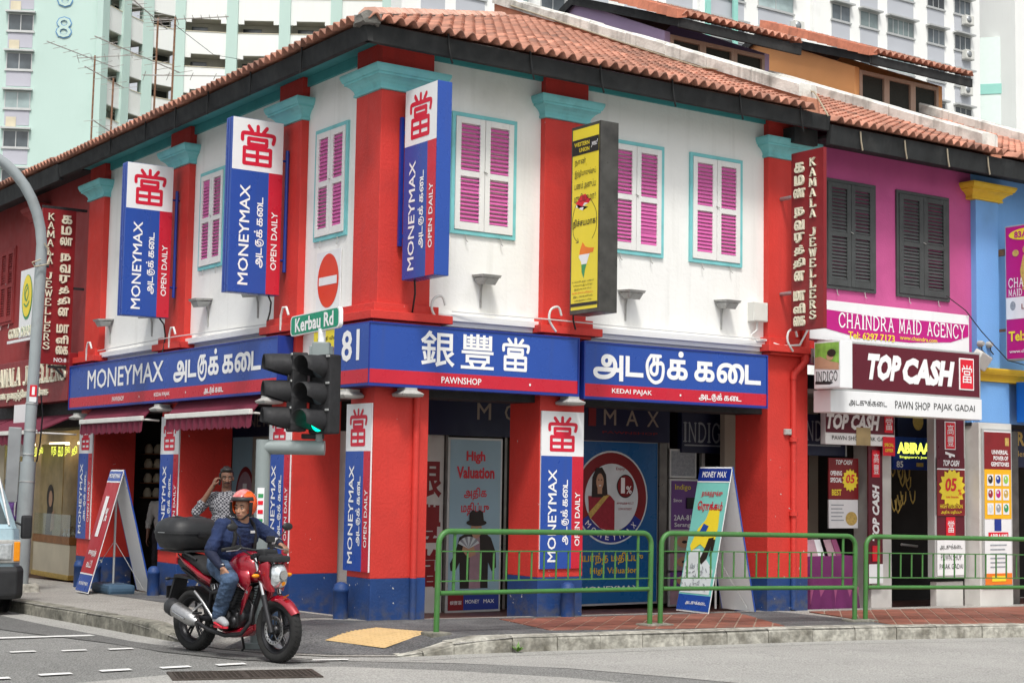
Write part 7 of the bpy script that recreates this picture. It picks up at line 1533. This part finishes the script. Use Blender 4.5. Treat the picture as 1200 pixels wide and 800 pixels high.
# rider
RD = bpy.data.objects.new('person', None); SC.collection.objects.link(RD); RD.location = B_.location; RD.rotation_euler = B_.rotation_euler; tag(RD, 'person in navy polo shirt, jeans and orange helmet riding the red motorcycle', 'person')
J = dict(head=(.09,-.02,1.42), neck=(.045,-.01,1.295), chest=(-.06,0,1.12), belly=(-.08,0,1.02), pelvis=(-.18,0,.90), shL=(-.02,.19,1.25), shR=(-.02,-.19,1.25), elL=(.08,.40,1.10), elR=(-.02,-.32,1.00), wrL=(.205,.345,1.075), wrR=(.155,-.30,.855),
  hipL=(-.17,.10,.86), hipR=(-.17,-.10,.86), knL=(.20,.24,.74), knR=(.20,-.24,.75), anL=(.10,.36,.10), anR=(.0,-.21,.38), toeL=(.24,.38,.05), toeR=(.15,-.235,.335))
person(RD, J, 'navy_cloth', 'jeans', 'skin', -1.22, .06, 'none', False, 'short', 'navy_sleeve', 1.17, ('shoe_grey','shoe_red'), .008, dict(R=((.55,.25,-.75),(-.3,-.75,.55),.45,1.05,1), L=((.6,.15,-.35),(.3,.1,1),1.0,1.0,-1)))
for s in (-1, 1): MB().tube([(-.13,s*.12,1.26), (-.02,s*.115,1.325), (.075,s*.115,1.26), (.105,s*.12,1.14), (.08,s*.13,1.02)], .02, 8).build('backpack_strap', 'strap_black', RD)
MB().box(-.004,.004,-.03,.03,-.012,.012).build('shirt_label', 'sleeve_white', RD, (.118,.075,1.19), (0,-.2,.2)); MB().tube([(.11,.372,1.085), (.17,.355,1.085)], [.05,.045], 12).build('cuff', 'sleeve_white', RD); MB().tube([(.14,-.303,.875), (.15,-.301,.865)], [.034,.033], 12).build('cuff', 'sleeve_white', RD)
for a_, b_ in (((-.0,-.255,.335), (.15,-.275,.30)),): MB().tube([a_, b_], .012, 6).build('shoe_stripe', 'shoe_red', RD)
# helmet: open faced shell
HM = bpy.data.objects.new('helmet', None); SC.collection.objects.link(HM); HM.parent = RD; HM.location = (.085,-.02,1.455); HM.rotation_euler = (0,.02,-1.22)
def shell(r, name, mt, keep):
    m = MB(); n, k = 40, 24; P = {}
    for i in range(k+1):
        t_ = -pi/2+pi*i/k
        for j in range(n): p = 2*pi*j/n; m.v.append((r[0]*cos(t_)*cos(p)-.012, r[1]*cos(t_)*sin(p), r[2]*sin(t_)))
    for i in range(k):
        for j in range(n):
            q = (i*n+j, i*n+(j+1) % n, (i+1)*n+(j+1) % n, (i+1)*n+j); c = sum((Vector(m.v[x]) for x in q), Vector())/4; ph = math.atan2(c.y, c.x+.012)
            if keep(c, ph): m.f.append(q); m.m.append(0); m.sm.append(True)
    o = m.build(name, mt, HM); s_ = o.modifiers.new('t', 'SOLIDIFY'); s_.thickness = .018; s_.offset = -1; return o
rx = (.142,.122,.142)
shell(rx, 'shell', 'helmet_orange', lambda c, ph: c.z > -.105 and (abs(ph) > 1.05 or c.z > .052) )
shell((.145,.125,.145), 'graphic_panel', 'helmet_graphic', lambda c, ph: (c.z > .050 and abs(ph) < 1.75 and c.x > -.02 and c.y < .055) or (-1.75 < ph < -1.05 and c.z > .0))
shell((.149,.129,.143), 'visor_edge', 'box_black', lambda c, ph: .028 < c.z < .064 and abs(ph) < 1.35)
for s in (-1, 1): MB().tube([(.04,s*.112,.02), (.045,s*.108,-.06), (.03,s*.09,-.11)], .018, 8).build('cheek_pad', 'strap_black', HM); MB().tube([(.03,s*.085,-.09), (.055,s*.04,-.135), (.06,0,-.14)], .009, 6).build('chin_strap', 'strap_black', HM)
bpy.data.scenes.remove(TMP2)
# ============================================================ THE VAN AT THE LEFT EDGE
mat('van_paint', (.36,.50,.56), .3, .04, 2, spec=.5, coat=.6, dirt=.08, dcol=(.3,.36,.38)); mat('van_plastic', (.022,.023,.025), .6, .2, 6, .1); mat('windscreen', (.05,.07,.075), .08, .2, .8, spec=.9); 
vx, vy = -2.11, 5.22; vz = gz(-2,6)-.15
T = thing('parked_van', 'pale blue van with black bumper cut by the left edge of the photo', 'van', (vx,vy,vz), 0)
W = 1.66
def sec(z, yf, in_, dep=4.2): return [(-W+in_,yf+.12,z), (-W+in_+.12,yf,z), (-in_-.12,yf,z), (-in_,yf+.12,z), (-in_,dep,z), (-W+in_,dep,z)]
m = MB(); m.loft([sec(.34,.02,.0), sec(.55,.0,.0), sec(.98,.06,.01)], 0, True, False); m.build('body', 'van_paint', T, bevel=.02)
m = MB(); m.loft([sec(.982,.10,.02), sec(1.62,.62,.14), sec(1.88,.85,.20), sec(1.93,1.0,.28)], 0, True, False); m.build('cab', 'van_paint', T, bevel=.03)
m = MB(); m.loft([sec(.20,-.06,-.01,.5), sec(.24,-.10,-.02,.5), sec(.52,-.10,-.02,.5), sec(.56,-.05,-.01,.5)], 0, True, False); m.build('bumper', 'van_plastic', T, bevel=.02)
f0 = lambda u, z: (-.14-(W-.28)*u, .10+(z-.982)*.815-.012, z)
m = MB(); m.add([f0(.03,1.04), f0(.97,1.04), (-W+.30,.10+.60*.815-.02,1.60), (-.30,.10+.60*.815-.02,1.60)], [(0,3,2,1)]); m.build('windscreen', 'windscreen', T)
m = MB(); m.add([(-.015,.45,1.06), (-.015,1.5,1.06), (-.125,1.5,1.58), (-.125,.80,1.58)], [(0,1,2,3)]); m.v = [(x+.012,y,z) for x, y, z in m.v]; m.build('side_window', 'windscreen', T)
MB().tube([f0(.02,1.02), (-.20,.10+.60*.815-.02,1.60)], .014, 6).build('windscreen_trim', 'sleeve_white', T)
m = MB(); m.cbox(-.46,-.05,-.035,.06,.60,.86,.02); h_ = m.build('headlamp_surround', 'lamp_grey', T); MB().cbox(-.42,-.16,-.05,-.03,.64,.82,.015).build('headlamp', 'lens_clear', h_); MB().cbox(-.14,-.06,-.05,-.02,.62,.84,.012).build('indicator', 'amber', h_)
m = MB(); m.cbox(-W+.05,-W+.46,-.035,.06,.60,.86,.02); h_ = m.build('headlamp_surround', 'lamp_grey', T); MB().cbox(-W+.16,-W+.42,-.05,-.03,.64,.82,.015).build('headlamp', 'lens_clear', h_)
MB().cbox(-W+.5,-.5,-.02,.02,.62,.84,.01).build('grille', 'van_plastic', T)
MB().tube([(-.01,.45,1.06), (.07,.38,1.02), (.13,.36,1.0)], .014, 8).build('mirror_arm', 'van_plastic', T); m = MB(); m.cbox(.06,.20,.30,.38,.86,1.13,.03); m.build('mirror', 'van_plastic', T)
MB().tube([(-.45,.12,1.06), (-.75,.25,1.25)], .008, 5).build('wiper', 'black', T)
for x in (-.18, -W+.18):
    for y in (.75, 3.3): 
        wh = MB().lathe([(.20,-.09), (.29,-.095), (.31,-.07), (.31,.07), (.29,.095), (.20,.09)], 32, 0, 'x', (x,y,.31)).build('tyre', 'rubber', T); MB().lathe([(.19,-.06), (.20,.085), (.08,.07), (.02,.09)] if x > -1 else [(.19,.06), (.20,-.085), (.08,-.07), (.02,-.09)], 24, 0, 'x', (x,y,.31)).build('rim', 'alu', T)
for x in (-.0, -W): MB().lathe([(.36,-.01), (.36,.012)], 28, 0, 'x', (x-.0,.75,.34)).build('wheel_arch', 'van_plastic', T)

for o in KIDS[T.name]:
    if o.name.split('.')[0] not in ('tyre', 'rim'): o.scale = (1,1,1.14)
bpy.data.scenes.remove(TMP)
